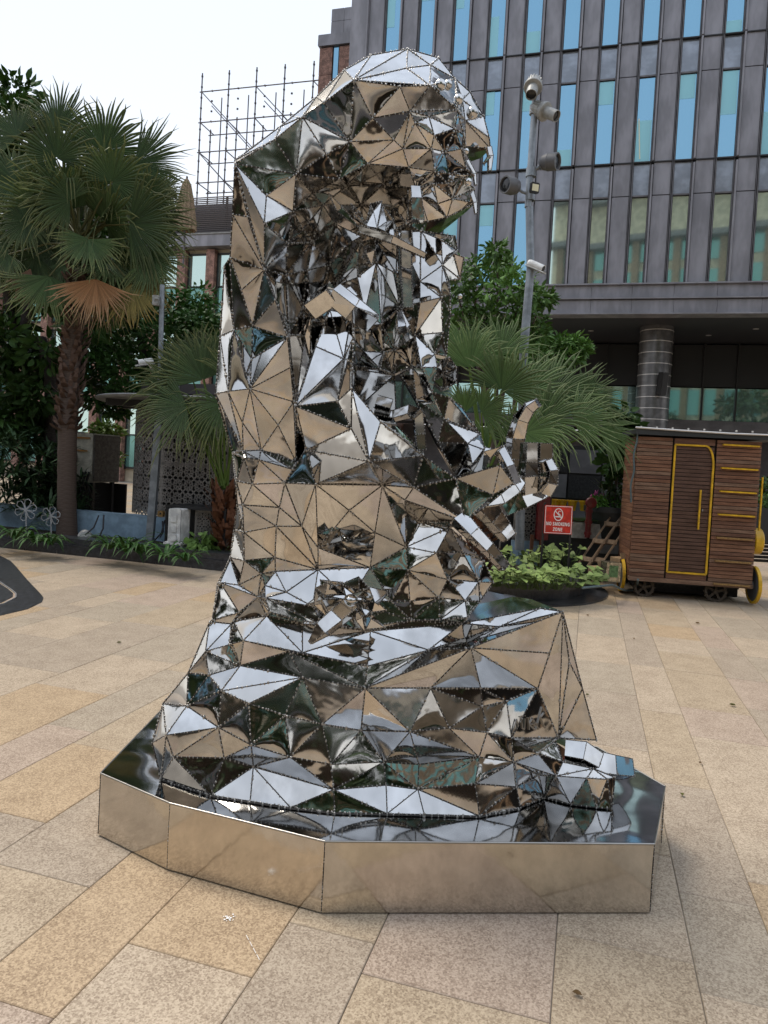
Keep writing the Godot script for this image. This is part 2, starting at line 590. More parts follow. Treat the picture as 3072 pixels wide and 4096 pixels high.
# ================================================================ planting beds
func build_beds() -> void:
	# left: a long straight kerb of black granite, stepped
	var bed := structure("planting_bed")
	var a := Vector3(-9.3, 0, -11.45)
	var b := Vector3(0.6, 0, -8.53)
	var d := (b - a).normalized()
	var back := Vector3(d.z, 0, -d.x)
	if back.z > 0.0:
		back = -back
	var bs := Basis(d, Vector3.UP, -back)
	var n := 19
	var len_ := a.distance_to(b) / n
	for i in n:
		var m := a + d * (i + 0.5) * len_
		var mb := MB.new()
		mb.box(m + back * 0.14 + Vector3.UP * 0.07, Vector3(len_ - 0.004, 0.14, 0.25), bs, 0.006)
		put("kerb_stone", mb, M.granite, bed)
		mb = MB.new()
		mb.box(m + back * 0.19 + Vector3.UP * 0.185, Vector3(len_ - 0.004, 0.085, 0.30), bs, 0.008)
		put("coping_stone", mb, M.granite, bed)
	var s := MB.new()
	s.quad_out(a + back * 0.3 + Vector3.UP * 0.19, b + back * 0.3 + Vector3.UP * 0.19, b + back * 3.5 + Vector3.UP * 0.19, a + back * 3.5 + Vector3.UP * 0.19, Vector3.UP)
	put("soil", s, M.soil, bed, true)
	# right: the curved end, two courses on a flat black apron
	var bed2 := structure("planting_bed")
	var pts := []
	for q in [[-0.2, -8.62], [0.5, -8.42], [1.16, -8.28], [1.67, -8.30], [2.1, -8.45], [2.42, -8.72], [2.62, -9.05], [2.72, -9.5], [2.6, -10.2], [1.6, -10.9], [0.0, -11.0], [-0.6, -9.6]]:
		pts.append(Vector3(q[0], 0, q[1]))
	var path := []
	for i in pts.size():
		var p0: Vector3 = pts[(i + pts.size() - 1) % pts.size()]
		var p3: Vector3 = pts[(i + 2) % pts.size()]
		for k in 3:
			path.append(pts[i].cubic_interpolate(pts[(i + 1) % pts.size()], p0, p3, k / 3.0))
	var mid := Vector3(1.0, 0, -9.6)
	var ring := func(grow: float, y: float) -> Array:
		var o := []
		for p in path:
			o.append(p + (p - mid).normalized() * grow + Vector3.UP * y)
		return o
	for lay in [[0.30, 0.0, 0.02, "apron_stone"], [0.0, 0.02, 0.13, "kerb_stone"], [0.035, 0.13, 0.21, "coping_stone"]]:
		var lo: Array = ring.call(lay[0], lay[1])
		var hi: Array = ring.call(lay[0], lay[2])
		var inn: Array = ring.call(-0.30, lay[2])
		for i in range(0, path.size(), 2):
			var mb := MB.new()
			for e in 2:
				var k: int = (i + e) % path.size()
				var j: int = (i + e + 1) % path.size()
				var g: Vector3 = (hi[j] - hi[k]) * 0.006
				var s0: Vector3 = g if e == 0 else Vector3.ZERO
				var s1: Vector3 = g if e == 1 else Vector3.ZERO
				mb.quad_out(lo[k] + s0, lo[j] - s1, hi[j] - s1, hi[k] + s0, hi[k] - mid)
				mb.quad_out(hi[k] + s0, hi[j] - s1, inn[j], inn[k], Vector3.UP)
			put(lay[3], mb, M.granite, bed2)
	var top: Array = ring.call(-0.2, 0.185)
	var s2 := MB.new()
	for i in path.size():
		s2.tri_out(top[i], top[(i + 1) % path.size()], mid + Vector3.UP * 0.2, Vector3.UP)
	put("soil", s2, M.soil, bed2, true)

# ================================================================ the dark office block
func build_tower() -> void:
	var t := thing("office_block", "tall dark grey clad office block with narrow blue windows and a deep dark undercroft", "building", Vector3(8.674, 0, -23.106), deg_to_rad(-15.79))
	var r := RandomNumberGenerator.new()
	r.seed = 5
	var top := 27.2
	var levels := [7.75, 11.68, 15.52, 19.36, 23.2]
	var body := MB.new()
	body.box(Vector3(2.0, (top + 6.9) * 0.5, -7.6), Vector3(26.3, top - 6.9, 14.9))
	put("wall", body, M.black, t)
	var lo_clad := MB.new()
	lo_clad.box(Vector3(2.0, 1.7, -12.0), Vector3(26.3, 3.4, 9.0))
	put("base_wall", lo_clad, M.clad_dark, t)
	for k in range(-6, 15):
		var fin := -3.08 + 1.24 * k
		var thin := fin + 0.62
		for f in levels.size():
			var y0: float = levels[f]
			var y1: float = y0 + 3.84
			if f == 0:
				y1 = 11.68
			var sp: float = y1 - 1.06
			var mb := MB.new()
			# solid strip: two sheets
			if fin + 0.3 < 15.0:
				mb.box(Vector3(fin + 0.315, (y0 + sp) * 0.5, 0.01), Vector3(0.52, sp - y0 - 0.03, 0.06), Basis.IDENTITY, 0.008)
				put("cladding_panel", mb, M.clad, t)
				mb = MB.new()
				mb.box(Vector3(fin + 0.315, (y1 + sp) * 0.5, 0.01), Vector3(0.52, y1 - sp - 0.03, 0.06), Basis.IDENTITY, 0.008)
				put("cladding_panel", mb, M.clad, t)
			# window to the left of the fin
			var w0 := fin - 0.60
			if w0 < -10.2:
				continue
			var fr := MB.new()
			for x in [w0 + 0.02, fin - 0.055]:
				fr.box(Vector3(x, (y0 + y1) * 0.5, -0.02), Vector3(0.035, y1 - y0 - 0.02, 0.09))
			fr.box(Vector3((w0 + fin) * 0.5, sp, -0.015), Vector3(0.5, 0.05, 0.09))
			fr.box(Vector3((w0 + fin) * 0.5, y0 + 0.03, -0.015), Vector3(0.5, 0.04, 0.09))
			var win := put("window", fr, M.clad_dark, t)
			var pn := MB.new()
			pn.box(Vector3((w0 + fin) * 0.5 - 0.015, (y0 + sp) * 0.5, -0.04), Vector3(0.47, sp - y0 - 0.1, 0.02), Basis(Vector3.UP, r.randfn(0.0, 0.003)) * Basis(Vector3.RIGHT, r.randfn(0.0, 0.002)))
			put("pane", pn, M.glass_pale if f == 0 and k > -1 else M.glass, win)  # paler tint imitates the cream reflection in the lowest row
			var bl := MB.new()
			var hb := r.randf_range(0.25, 1.5)
			var ww := 0.455 if r.randf() < 0.7 else 0.28
			var low := r.randf() < 0.3
			if f > 0 or k < -1:
				bl.box(Vector3(w0 + 0.045 + ww * 0.5, y0 + 0.06 + hb * 0.5 if low else sp - 0.05 - hb * 0.5, -0.026), Vector3(ww, hb, 0.003))
				put("blind", bl, M.blind, win)
			var sd := MB.new()
			sd.box(Vector3((w0 + fin) * 0.5 - 0.015, (sp + y1) * 0.5, -0.035), Vector3(0.48, y1 - sp - 0.05, 0.02))
			put("spandrel_panel", sd, M.spandrel, t)
			if f == 1 and k == 2:
				var tube := MB.new()
				tube.bar(Vector3(w0 + 0.2, y0 + 0.15, -0.02), Vector3(w0 + 0.1, y0 + 1.45, -0.02), 0.03, 0.006)
				put("light_tube", tube, M.led, win)
		var fn := MB.new()
		for f in levels.size():
			fn.box(Vector3(fin, levels[f] + 1.91, 0.07), Vector3(0.055, 3.80, 0.20), Basis.IDENTITY, 0.008)
		put("fin", fn, M.clad, t)
		fn = MB.new()
		for e in [-0.022, 0.022]:
			fn.box(Vector3(thin + e, 15.4, 0.045), Vector3(0.018, 15.3, 0.07))
		put("mullion", fn, M.clad_dark, t)
	for y in levels:
		var ln := MB.new()
		ln.box(Vector3(2.0, y, 0.035), Vector3(26.2, 0.035, 0.10))
		put("floor_line", ln, M.black, t)
	# corner strip on the left
	var c := MB.new()
	c.box(Vector3(-10.82, 17.2, 0.02), Vector3(0.70, 19.0, 0.10), Basis.IDENTITY, 0.01)
	put("corner_panel", c, M.clad, t)
	# two projecting bands under the windows, in sheets
	for i in 21:
		var x := -11.1 + 1.27 * i
		for q in [[7.50, 0.44, 0.16], [6.99, 0.44, 0.30]]:
			var mb := MB.new()
			mb.box(Vector3(x + 0.6, q[0], q[2] - 0.3), Vector3(1.262, q[1], 0.6), Basis.IDENTITY, 0.01)
			put("band_panel", mb, M.clad, t)
	var led := MB.new()
	led.box(Vector3(2.0, 7.255, 0.12), Vector3(26.5, 0.045, 0.55), Basis.IDENTITY, 0.008)
	led.box(Vector3(2.0, 6.745, 0.16), Vector3(26.5, 0.045, 0.62), Basis.IDENTITY, 0.008)
	led.box(Vector3(2.0, 7.745, 0.02), Vector3(26.5, 0.045, 0.5), Basis.IDENTITY, 0.008)
	put("ledge", led, M.clad, t)
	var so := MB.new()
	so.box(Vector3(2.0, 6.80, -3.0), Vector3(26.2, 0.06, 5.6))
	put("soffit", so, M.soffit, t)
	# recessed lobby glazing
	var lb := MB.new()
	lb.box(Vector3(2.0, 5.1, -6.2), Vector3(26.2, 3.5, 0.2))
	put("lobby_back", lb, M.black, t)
	for i in 21:
		var x := -11.0 + 1.185 * i
		var mb := MB.new()
		mb.box(Vector3(x, 5.08, -4.95), Vector3(0.06, 3.3, 0.12))
		var w := put("lobby_window", mb, M.black, t)
		for q in [[3.82, 5.05], [5.10, 6.70]]:
			var g := MB.new()
			g.box(Vector3(x + 0.59, (q[0] + q[1]) * 0.5, -5.0), Vector3(1.12, q[1] - q[0], 0.02), Basis(Vector3.UP, r.randfn(0, 0.004)))
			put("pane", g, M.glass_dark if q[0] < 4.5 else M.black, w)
	var tr := MB.new()
	tr.box(Vector3(2.0, 3.6, -4.9), Vector3(26.2, 0.40, 0.2))
	put("lobby_sill", tr, M.clad_dark, t)
	# the round column with its pale rings, and a loudspeaker hung on it
	var col := MB.new()
	col.lathe(Vector3(0.03, 0, -2.0), [[0.55, 0.0], [0.55, 6.78]], 40)
	var cn := put("column", col, M.col, t)
	for i in 17:
		var rg := MB.new()
		rg.lathe(Vector3(0.03, 6.62 - 0.385 * i, -2.0), [[0.551, -0.012], [0.562, -0.012], [0.562, 0.012], [0.551, 0.012]], 40)
		put("ring", rg, M.ring, cn)
	var sp := MB.new()
	sp.box(Vector3(0.25, 4.72, -1.25), Vector3(0.22, 0.78, 0.26), Basis(Vector3.UP, 0.6) * Basis(Vector3.RIGHT, 0.12), 0.02)
	put("loudspeaker", sp, M.black, t)
	for q in [[3.2, 6.765, -2.2], [-2.2, 6.765, -2.6], [1.9, 6.765, -3.4]]:
		var dl := MB.new()
		dl.lathe(Vector3(q[0], q[1], q[2]), [[0.0, 0.0], [0.10, 0.0], [0.10, 0.006]], 16)
		put("downlight", dl, M.ring, t)
	# the stepped wing of pink stone behind
	var wing := thing("stepped_wing", "stepped grey and pink stone wing with one slit window behind the dark office block", "building", Vector3(8.674, 0, -23.106), deg_to_rad(-15.79))
	var wb := MB.new()
	wb.box(Vector3(-12.6, 10.2, -9.0), Vector3(4.5, 20.4, 5.7))
	put("wall", wb, M.pink, wing)
	for iy in 12:
		for q in [[-14.52, 0.62], [-13.62, 0.52]]:
			var mb := MB.new()
			mb.box(Vector3(q[0], 19.55 - 1.22 * iy, -6.02), Vector3(q[1], 1.20, 0.16), Basis.IDENTITY, 0.012)
			put("stone_panel", mb, M.pink, wing)
	var wf := MB.new()
	wf.box(Vector3(-14.04, 15.0, -6.06), Vector3(0.31, 10.4, 0.12))
	var wn := put("window", wf, M.black, wing)
	for iy in 3:
		var g := MB.new()
		g.box(Vector3(-14.04, 18.6 - 3.4 * iy, -5.99), Vector3(0.22, 3.2, 0.02))
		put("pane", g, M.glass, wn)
	var cp := MB.new()
	cp.box(Vector3(-13.0, 20.46, -8.9), Vector3(3.8, 0.50, 6.1), Basis.IDENTITY, 0.02)
	put("coping", cp, M.clad, wing)
	for q in [[-14.06, 0.60], [-13.45, 0.60], [-12.8, 0.66]]:
		for iy in 2:
			var mb := MB.new()
			mb.box(Vector3(q[0], 21.05 + 0.56 * iy, -8.6), Vector3(q[1], 0.545, 5.2), Basis.IDENTITY, 0.012)
			put("parapet_panel", mb, M.clad, wing)

# ================================================================ the low building on the left
func build_low_building() -> void:
	var t := thing("low_building", "low pink and cream building with tall windows and a dark slatted parapet behind the palms", "building", Vector3(8.674, 0, -23.106) + Vector3(-0.272, 0, 0.962) * -4.0, deg_to_rad(-15.79))
	var b := MB.new()
	b.box(Vector3(-34.0, 5.4, -4.2), Vector3(40.0, 10.8, 8.0))
	put("wall", b, M.cream, t)
	var fa := MB.new()
	fa.box(Vector3(-34.0, 10.92, -3.9), Vector3(40.2, 0.50, 8.6), Basis.IDENTITY, 0.02)
	put("fascia", fa, M.clad, t)
	var cap := MB.new()
	cap.box(Vector3(-34.0, 11.21, 0.30), Vector3(40.4, 0.06, 0.30))
	put("ledge", cap, M.roof, t)
	var n := 20
	for i in n:
		var sl := MB.new()
		sl.box(Vector3(-34.0, 11.30 + 0.084 * i, 0.12), Vector3(40.0, 0.045, 0.07), Basis(Vector3.RIGHT, 0.5))
		put("slat", sl, M.louvre, t)
	for i in 23:
		var po := MB.new()
		po.box(Vector3(-14.6 - 1.72 * i, 12.05, 0.05), Vector3(0.07, 1.72, 0.10))
		put("parapet_post", po, M.louvre, t)
	var pw := MB.new()
	pw.box(Vector3(-34.0, 12.0, -0.5), Vector3(40.0, 1.6, 0.2))
	put("parapet_wall", pw, M.louvre, t)
	for i in 16:
		var x := -14.3 - 1.46 * i
		var pl := MB.new()
		pl.box(Vector3(x, 5.3, 0.0), Vector3(0.42, 10.6, 0.34), Basis.IDENTITY, 0.02)
		put("pilaster", pl, M.pink, t)
		for f in 3:
			var y0 := 0.6 + 3.4 * f
			var fr := MB.new()
			for e in [-0.50, 0.50]:
				fr.box(Vector3(x - 0.73 + e, y0 + 1.55, -0.12), Vector3(0.06, 3.1, 0.12))
			for e in [0.05, 1.6, 3.05]:
				fr.box(Vector3(x - 0.73, y0 + e, -0.12), Vector3(1.0, 0.06, 0.12))
			var w := put("window", fr, M.black, t)
			for e in [0.83, 2.33]:
				var g := MB.new()
				g.box(Vector3(x - 0.73, y0 + e, -0.14), Vector3(0.94, 1.46, 0.02), Basis(Vector3.UP, rng.randfn(0, 0.01)))
				put("pane", g, M.opp_glass if e < 1.0 else M.glass_pale, w)
	# the folded parasol on its roof terrace
	var p := thing("folded_parasol", "folded beige parasol standing on the roof behind the slatted parapet", "parasol", at(744, 800, 27.5))
	var c := MB.new()
	var prof := [[1.0, -1.15], [0.93, -0.8], [0.62, 0.1], [0.38, 0.6], [0.16, 0.78], [0.0, 0.84]]
	for i in prof.size() - 1:
		for k in 24:
			var q := []
			for e in [[i, k], [i, k + 1], [i + 1, k + 1], [i + 1, k]]:
				var rr: float = prof[e[0]][0] * 0.46 * (1.0 if e[1] % 2 else 0.80)
				var an: float = TAU * e[1] / 24.0
				q.append(Vector3(cos(an) * rr, prof[e[0]][1], sin(an) * rr))
			c.quad_out(q[0], q[1], q[2], q[3], Vector3(q[0].x, 0.1, q[0].z))
	put("canopy", c, M.parasol, p)
	var po2 := MB.new()
	po2.tube([Vector3(0, -2.6, 0), Vector3(0, 0.9, 0)], [0.04], 8)
	put("pole", po2, M.scaffold, p)

func build_scaffold() -> void:
	var t := thing("scaffold_frame", "bare tube scaffold standing on the roof of the low building against the white sky", "scaffold", Vector3(8.674, 0, -23.106), deg_to_rad(-15.79))
	var z := -6.0
	for row in 2:
		var zz := z - 1.3 * row
		var x0 := -20.82 - 0.2 * row
		for i in 8:
			var x := x0 + 1.43 * i
			var mb := MB.new()
			mb.tube([Vector3(x, 12.6, zz), Vector3(x, 19.65 if row == 0 else 17.6 + 0.5 * (i % 2), zz)], [0.032], 6)
			for k in 14:
				mb.lathe(Vector3(x, 13.0 + 0.5 * k, zz), [[0.03, -0.03], [0.055, -0.03], [0.055, 0.03], [0.03, 0.03]], 6)
			put("upright", mb, M.scaffold, t)
		if row == 0:
			for i in 7:
				var x := x0 + 0.72 + 1.43 * i
				var mb := MB.new()
				mb.tube([Vector3(x, 12.6, zz - 0.65), Vector3(x, 18.76, zz - 0.65)], [0.028], 6)
				put("upright", mb, M.scaffold, t)
		for y in [14.46, 15.91, 17.32, 18.77]:
			if row == 1 and y > 17.5:
				continue
			var mb := MB.new()
			mb.tube([Vector3(x0 - 0.1, y, zz), Vector3(x0 + 10.2, y, zz)], [0.028], 6)
			put("ledger", mb, M.scaffold, t)
		for i in 4:
			for j in 4:
				if row == 1 and j == 3:
					continue
				var mb := MB.new()
				var xa := x0 + 1.43 * (i * 2 - j)
				for s in 2:
					if xa + 0.7 * s >= x0 - 0.05 and xa + 0.7 * s < x0 + 9.3:
						var ya := 18.77 - 1.44 * j
						mb.tube([Vector3(xa + 0.72 * s, ya - 0.72 * s, zz), Vector3(xa + 0.72 * (s + 1), ya - 0.72 * (s + 1), zz)], [0.025], 6)
				if mb.v.size():
					put("brace", mb, M.scaffold, t)
	var dn := MB.new()
	for i in 7:
		var x := -20.82 + 1.43 * i
		for y in [14.46, 15.91, 17.32]:
			dn.tube([Vector3(x, y, z), Vector3(x, y, z - 1.3)], [0.026], 6)
	put("transom", dn, M.scaffold, t)

# ================================================================ what stands behind the photographer (seen in the mirrors, partly added to darken them)
func build_opposite() -> void:
	var t := thing("opposite_block", "cream stone block with brown piers and green glass, mirrored in the office windows", "building", Vector3(4, 0, 46))
	var w := 46.0
	var b := MB.new()
	b.box(Vector3(0, 18.75, 6), Vector3(w, 37.5, 12))
	put("wall", b, M.cream, t)
	for i in 19:
		var x := -w * 0.5 + 1.3 + i * 2.42
		var mb := MB.new()
		mb.box(Vector3(x, 15.5, -0.35), Vector3(0.85, 31.0, 0.7), Basis.IDENTITY, 0.03)
		put("pier", mb, M.brown_stone, t)
		for f in 7:
			var g := MB.new()
			g.box(Vector3(x + 1.21, 2.6 + 4.6 * f, -0.08), Vector3(1.4, 3.4, 0.1))
			put("window", g, M.opp_glass, t)
	var arc := MB.new()
	arc.box(Vector3(0, 2.7, -0.4), Vector3(w - 0.4, 5.4, 0.9))
	put("ground_floor", arc, M.clad_dark, t)  # dark storey added so the steel mirrors darkness low down
	for y in [31.4, 37.2]:
		var mb := MB.new()
		mb.box(Vector3(0, y, -0.6), Vector3(w + 1.0, 0.7, 1.6), Basis.IDENTITY, 0.05)
		put("cornice", mb, M.clad_dark, t)
	# dark wings added for darker steel reflections, each over a deep arcade
	for q in [[-27.0, 12.0, 90.0, "left"], [27.0, 14.0, -90.0, "right"]]:
		var sd := thing("added_side_block", "added dark clad block over a deep arcade, there for dark reflections, at the %s, behind the photographer" % q[3], "building", Vector3(q[0], 0, q[1]), deg_to_rad(q[2]), "added side blocks")
		var sb := MB.new()
		sb.box(Vector3(0, 8.2, -4.0), Vector3(40, 8.4, 8))
		put("wall", sb, M.clad, sd)
		sb = MB.new()
		sb.box(Vector3(0, 2.0, -6.0), Vector3(40, 4.0, 4))
		put("arcade_back", sb, M.black, sd)
		for k in 11:
			sb = MB.new()
			sb.box(Vector3(-19.0 + 3.8 * k, 2.0, -0.4), Vector3(0.6, 4.0, 0.6), Basis.IDENTITY, 0.03)
			put("pier", sb, M.brown_stone, sd)
			for f in 2:
				sb = MB.new()
				sb.box(Vector3(-17.1 + 3.8 * k, 6.2 + 3.7 * f, 0.0), Vector3(2.2, 2.4, 0.1))
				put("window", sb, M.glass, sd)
	# white tensile canopy near the cafe, on one mast
	var c := thing("tensile_canopy", "white stretched fabric canopy on a single steel mast, mirrored in the lobby glass", "canopy", Vector3(11.5, 0, 6.5))
	var mb2 := MB.new()
	for i in 8:
		for k in 12:
			var q := []
			for e in [[i, k], [i, k + 1], [i + 1, k + 1], [i + 1, k]]:
				var rr: float = 0.35 + 4.4 * e[0] / 8.0
				var an: float = TAU * e[1] / 12.0
				var sag: float = 1.0 + 0.12 * cos(an * 4.0) * e[0] / 8.0
				q.append(Vector3(cos(an) * rr * sag, 5.6 - 2.2 * pow(e[0] / 8.0, 0.6) + 0.35 * cos(an * 4.0) * e[0] / 8.0, sin(an) * rr * sag))
			mb2.quad(q[0], q[1], q[2], q[3])
	put("fabric", mb2, M.canvas, c)
	var m3 := MB.new()
	m3.tube([Vector3.ZERO, Vector3(0, 5.9, 0)], [0.12, 0.09], 12)
	put("mast", m3, M.pole, c)
	# a row of dark trees behind the photographer, over an added hedge
	var r := RandomNumberGenerator.new()
	r.seed = 99
	var hd := thing("added_hedge", "long dark hedge added behind the photographer as a dark reflection", "hedge", Vector3(0, 0, 13.5))  # added so the steel mirrors dark leaves near eye level
	var hb := MB.new()
	hb.box(Vector3(0, 0.75, 0), Vector3(34, 1.5, 1.1), Basis.IDENTITY, 0.1)
	put("core", hb, M.soil, hd)
	var hout := []
	var htint := []
	for k in 46:
		sprays(r, [[Vector3(-17.0 + 34.0 * k / 45.0, 0.95, -0.2), 0.85]], 70, 1.0, hout, htint, Color(0.042, 0.065, 0.032))
	many("leaves", leaf_mesh(0.3, 0.16), M.leaf, hd, hout, htint)
	var i := 0
	for q in [[-13, 15, 6.4], [-8, 19, 7.5], [-3.5, 16.5, 6.2], [2.0, 20, 7.8], [7.5, 17, 6.6], [13.5, 21, 7.4], [-17, 6, 6.0], [18, 12, 6.8], [-11, -5, 7.0], [-12.5, 0.5, 7.4], [-10.5, 9, 6.4], [-10.2, -13.5, 9.0], [12.0, -6.0, 7.0]]:
		tree("shade_tree", "dense dark shade tree out of frame, %s" % ["second from the left", "third from the left", "fourth from the left", "third from the right", "second from the right", "rightmost of the back row", "far out to the left", "far out to the right", "left of the frame, nearest the low building", "left of the frame, beside the photographer", "behind the photographer's left shoulder", "left of the frame, behind the tall palm", "right of the frame, beyond the wagon"][i], Vector3(q[0], 0, q[1]), q[2], 2.9, 2600, 0.36, Color(0.042, 0.068, 0.030), r, "trees behind the photographer")
		i += 1

# ================================================================ plants
func leaf_mesh(len_: float, wid: float) -> ArrayMesh:   # one bent leaf, grows along +y
	var mb := MB.new()
	var p := [[0.0, 0.06, 0.0], [0.3, 0.5, 0.03], [0.65, 0.42, 0.02], [1.0, 0.0, -0.10]]
	for i in 3:
		for s in [-1.0, 1.0]:
			var a := Vector3(0, p[i][0] * len_, p[i][2] * len_)
			var b := Vector3(s * p[i][1] * wid, p[i][0] * len_, (p[i][2] + 0.06 * p[i][1]) * len_)
			var d := Vector3(s * p[i + 1][1] * wid, p[i + 1][0] * len_, (p[i + 1][2] + 0.06 * p[i + 1][1]) * len_)
			var e := Vector3(0, p[i + 1][0] * len_, p[i + 1][2] * len_)
			if s > 0:
				mb.quad(a, b, d, e)
			else:
				mb.quad(e, d, b, a)
	return mb.mesh()

func rand_dir(r: RandomNumberGenerator) -> Vector3:
	var z := r.randf_range(-1, 1)
	var a := r.randf() * TAU
	var k := sqrt(1.0 - z * z)
	return Vector3(k * cos(a), z, k * sin(a))

func basis_y(d: Vector3, roll: float) -> Basis:
	var x := d.cross(Vector3(0.31, 0.2, 0.93)).normalized()
	var z := x.cross(d).normalized()
	return Basis(x, d, z) * Basis(Vector3.UP, roll)

func sprays(r: RandomNumberGenerator, clumps: Array, per: int, size: float, out: Array, tints: Array, col: Color) -> void:   # clumps: [centre, radius]
	for c in clumps:
		var tone := r.randf_range(0.65, 1.35)
		for i in per:
			var d := rand_dir(r)
			d.y = d.y * 0.7 + 0.1
			var pos: Vector3 = c[0] + d * c[1] * pow(r.randf(), 0.5)
			var g := (d + Vector3(0, -0.35, 0) + rand_dir(r) * 0.6).normalized()
			var s := size * r.randf_range(0.7, 1.3)
			out.append(Transform3D(basis_y(g, r.randf() * TAU).scaled(Vector3.ONE * s), pos))
			var v := tone * r.randf_range(0.75, 1.25)
			tints.append(Color(col.r * v, col.g * v, col.b * v * 0.9))

func tree(called: String, label: String, where: Vector3, high: float, wide: float, leaves: int, leaf: float, col: Color, r: RandomNumberGenerator, group := "") -> void:
	var t := thing(called, label, "tree", where, 0.0, group)
	var tr := MB.new()
	var fork := high * 0.36
	tr.tube([Vector3.ZERO, Vector3(0.05, fork * 0.5, 0.04), Vector3(0.0, fork, 0.0)], [high * 0.03, high * 0.022, high * 0.02], 8)
	var clumps := []
	var n := 22
	for i in n:
		var d := rand_dir(r)
		var p := Vector3(d.x * wide, high * 0.68 + d.y * high * 0.3, d.z * wide) * Vector3(1, 1, 1)
		var k := pow(r.randf(), 0.4)
		p.x *= k
		p.z *= k
		clumps.append([p, wide * r.randf_range(0.26, 0.42)])
		if i % 2 == 0:
			var mid := Vector3(p.x * 0.4, lerpf(fork, p.y, 0.55), p.z * 0.4)
			tr.tube([Vector3(0, fork * 0.95, 0), mid, p], [high * 0.014, high * 0.008, high * 0.003], 5)
	put("trunk", tr, M.tree_bark, t)
	var out := []
	var tints := []
	sprays(r, clumps, leaves / n, 1.0, out, tints, col)
	many("crown", leaf_mesh(leaf, leaf * 0.45), M.leaf, t, out, tints)

func fan(parent: Node, hub: Vector3, axis: Vector3, nrm: Vector3, radius: float, spread: float, col: Color, droop: float, r: RandomNumberGenerator, segs := 40, tipcol := Color(0.22, 0.22, 0.09), mat := "frond", split := 0.55) -> void:
	var mb := MB.new()
	var a := axis.normalized()
	var n := (nrm - a * nrm.dot(a)).normalized()
	var t := n.cross(a)
	var rs := [0.02, 0.22, 0.42, 0.6, 0.8, 1.0]
	var dth := spread / segs
	var age := r.randf_range(0.75, 1.3)
	for i in segs:
		var th := -spread * 0.5 + dth * (i + 0.5)
		var dir := a * cos(th) + t * sin(th)
		var side := -a * sin(th) + t * cos(th)
		var L := radius * (0.86 + 0.14 * cos(th * 0.8)) * r.randf_range(0.84, 1.08)
		var dr := droop * r.randf_range(0.5, 1.5) * (2.6 if r.randf() < 0.2 else 1.0)
		var bend := r.randf_range(-0.14, 0.14)
		var v := r.randf_range(0.75, 1.25) * age
		var prev := []
		for k in rs.size():
			var q: float = rs[k]
			var w: float = L * dth * 0.52 * (q if q < split else split * pow(maxf(0.0, (1.03 - q) / (1.03 - split)), 0.8))
			var out: float = maxf(0.0, q - split) / (1.0 - split)
			var c := hub + dir * L * q + side * bend * L * out * out - Vector3.UP * L * dr * (out * out * 0.5 + q * q * 0.12) + n * L * 0.10 * q * q
			var cur := [c - side * w, c + n * w * 0.55, c + side * w]
			if k:
				var mixc: Color = col.lerp(tipcol, pow(q, 4.0) * 0.55)
				mb.col = Color(mixc.r * v, mixc.g * v, mixc.b * v)
				mb.quad(prev[0], prev[1], cur[1], cur[0])
				mb.quad(prev[1], prev[2], cur[2], cur[1])
			prev = cur
	put("frond", mb, M[mat], parent)

func screen_dir(ang: float, toward: float) -> Vector3:   # a direction given by its angle in the picture plane and how far it leans to the viewer
	return (Vector3(cos(deg_to_rad(ang)), sin(deg_to_rad(ang)), 0) + Vector3.BACK * toward).normalized()

func petiole(mb: MB, from: Vector3, to: Vector3, lift := 0.08) -> void:
	var mid := (from + to) * 0.5 + Vector3.UP * from.distance_to(to) * lift
	mb.tube([from, mid, to], [0.022, 0.016, 0.010], 5)

func palm_trunk(base: Vector3, top: Vector3, r0: float, r1: float, smooth_part: float, parent: Node, boot: String, r: RandomNumberGenerator, bow := 0.0) -> void:
	var tr := MB.new()
	var path := []
	var radii := []
	for i in 41:
		var k := i / 40.0
		path.append(base.lerp(top, k) + Vector3(sin(k * 5.0) * 0.015 - bow * sin(k * PI), 0, 0))
		radii.append(lerpf(r0, r1, pow(k, 0.7)) * (1.0 + 0.42 * exp(-k * 14.0)) * (1.0 + 0.02 * sin(i * 2.4)))
	tr.tube(path, radii, 18)
	put("trunk", tr, M.bark, parent)
	var rows := 30
	for i in rows:
		var k := smooth_part + (1.0 - smooth_part) * i / rows
		var mb := MB.new()
		for j in 7:
			var an := TAU * j / 7.0 + i * 0.9 + r.randf_range(-0.2, 0.2)
			var o := Vector3(cos(an), 0, sin(an))
			var p := base.lerp(top, k) + o * lerpf(r0, r1, k) * 0.92 + Vector3.LEFT * bow * sin(k * PI)
			var ln := r.randf_range(0.13, 0.26)
			var tip := p + (o * r.randf_range(0.25, 1.0) + Vector3.UP * r.randf_range(0.5, 1.0) + rand_dir(r) * 0.25).normalized() * ln
			var sd := o.cross(Vector3.UP) * r.randf_range(0.035, 0.07)
			var m2 := (p + tip) * 0.5 + o * 0.03
			mb.quad(p - sd, m2 - sd * 0.8, m2 + sd * 0.8, p + sd)
			mb.quad(m2 - sd * 0.8, tip - sd * 0.15, tip + sd * 0.35, m2 + sd * 0.8)
		put("leaf_stub", mb, M[boot], parent)

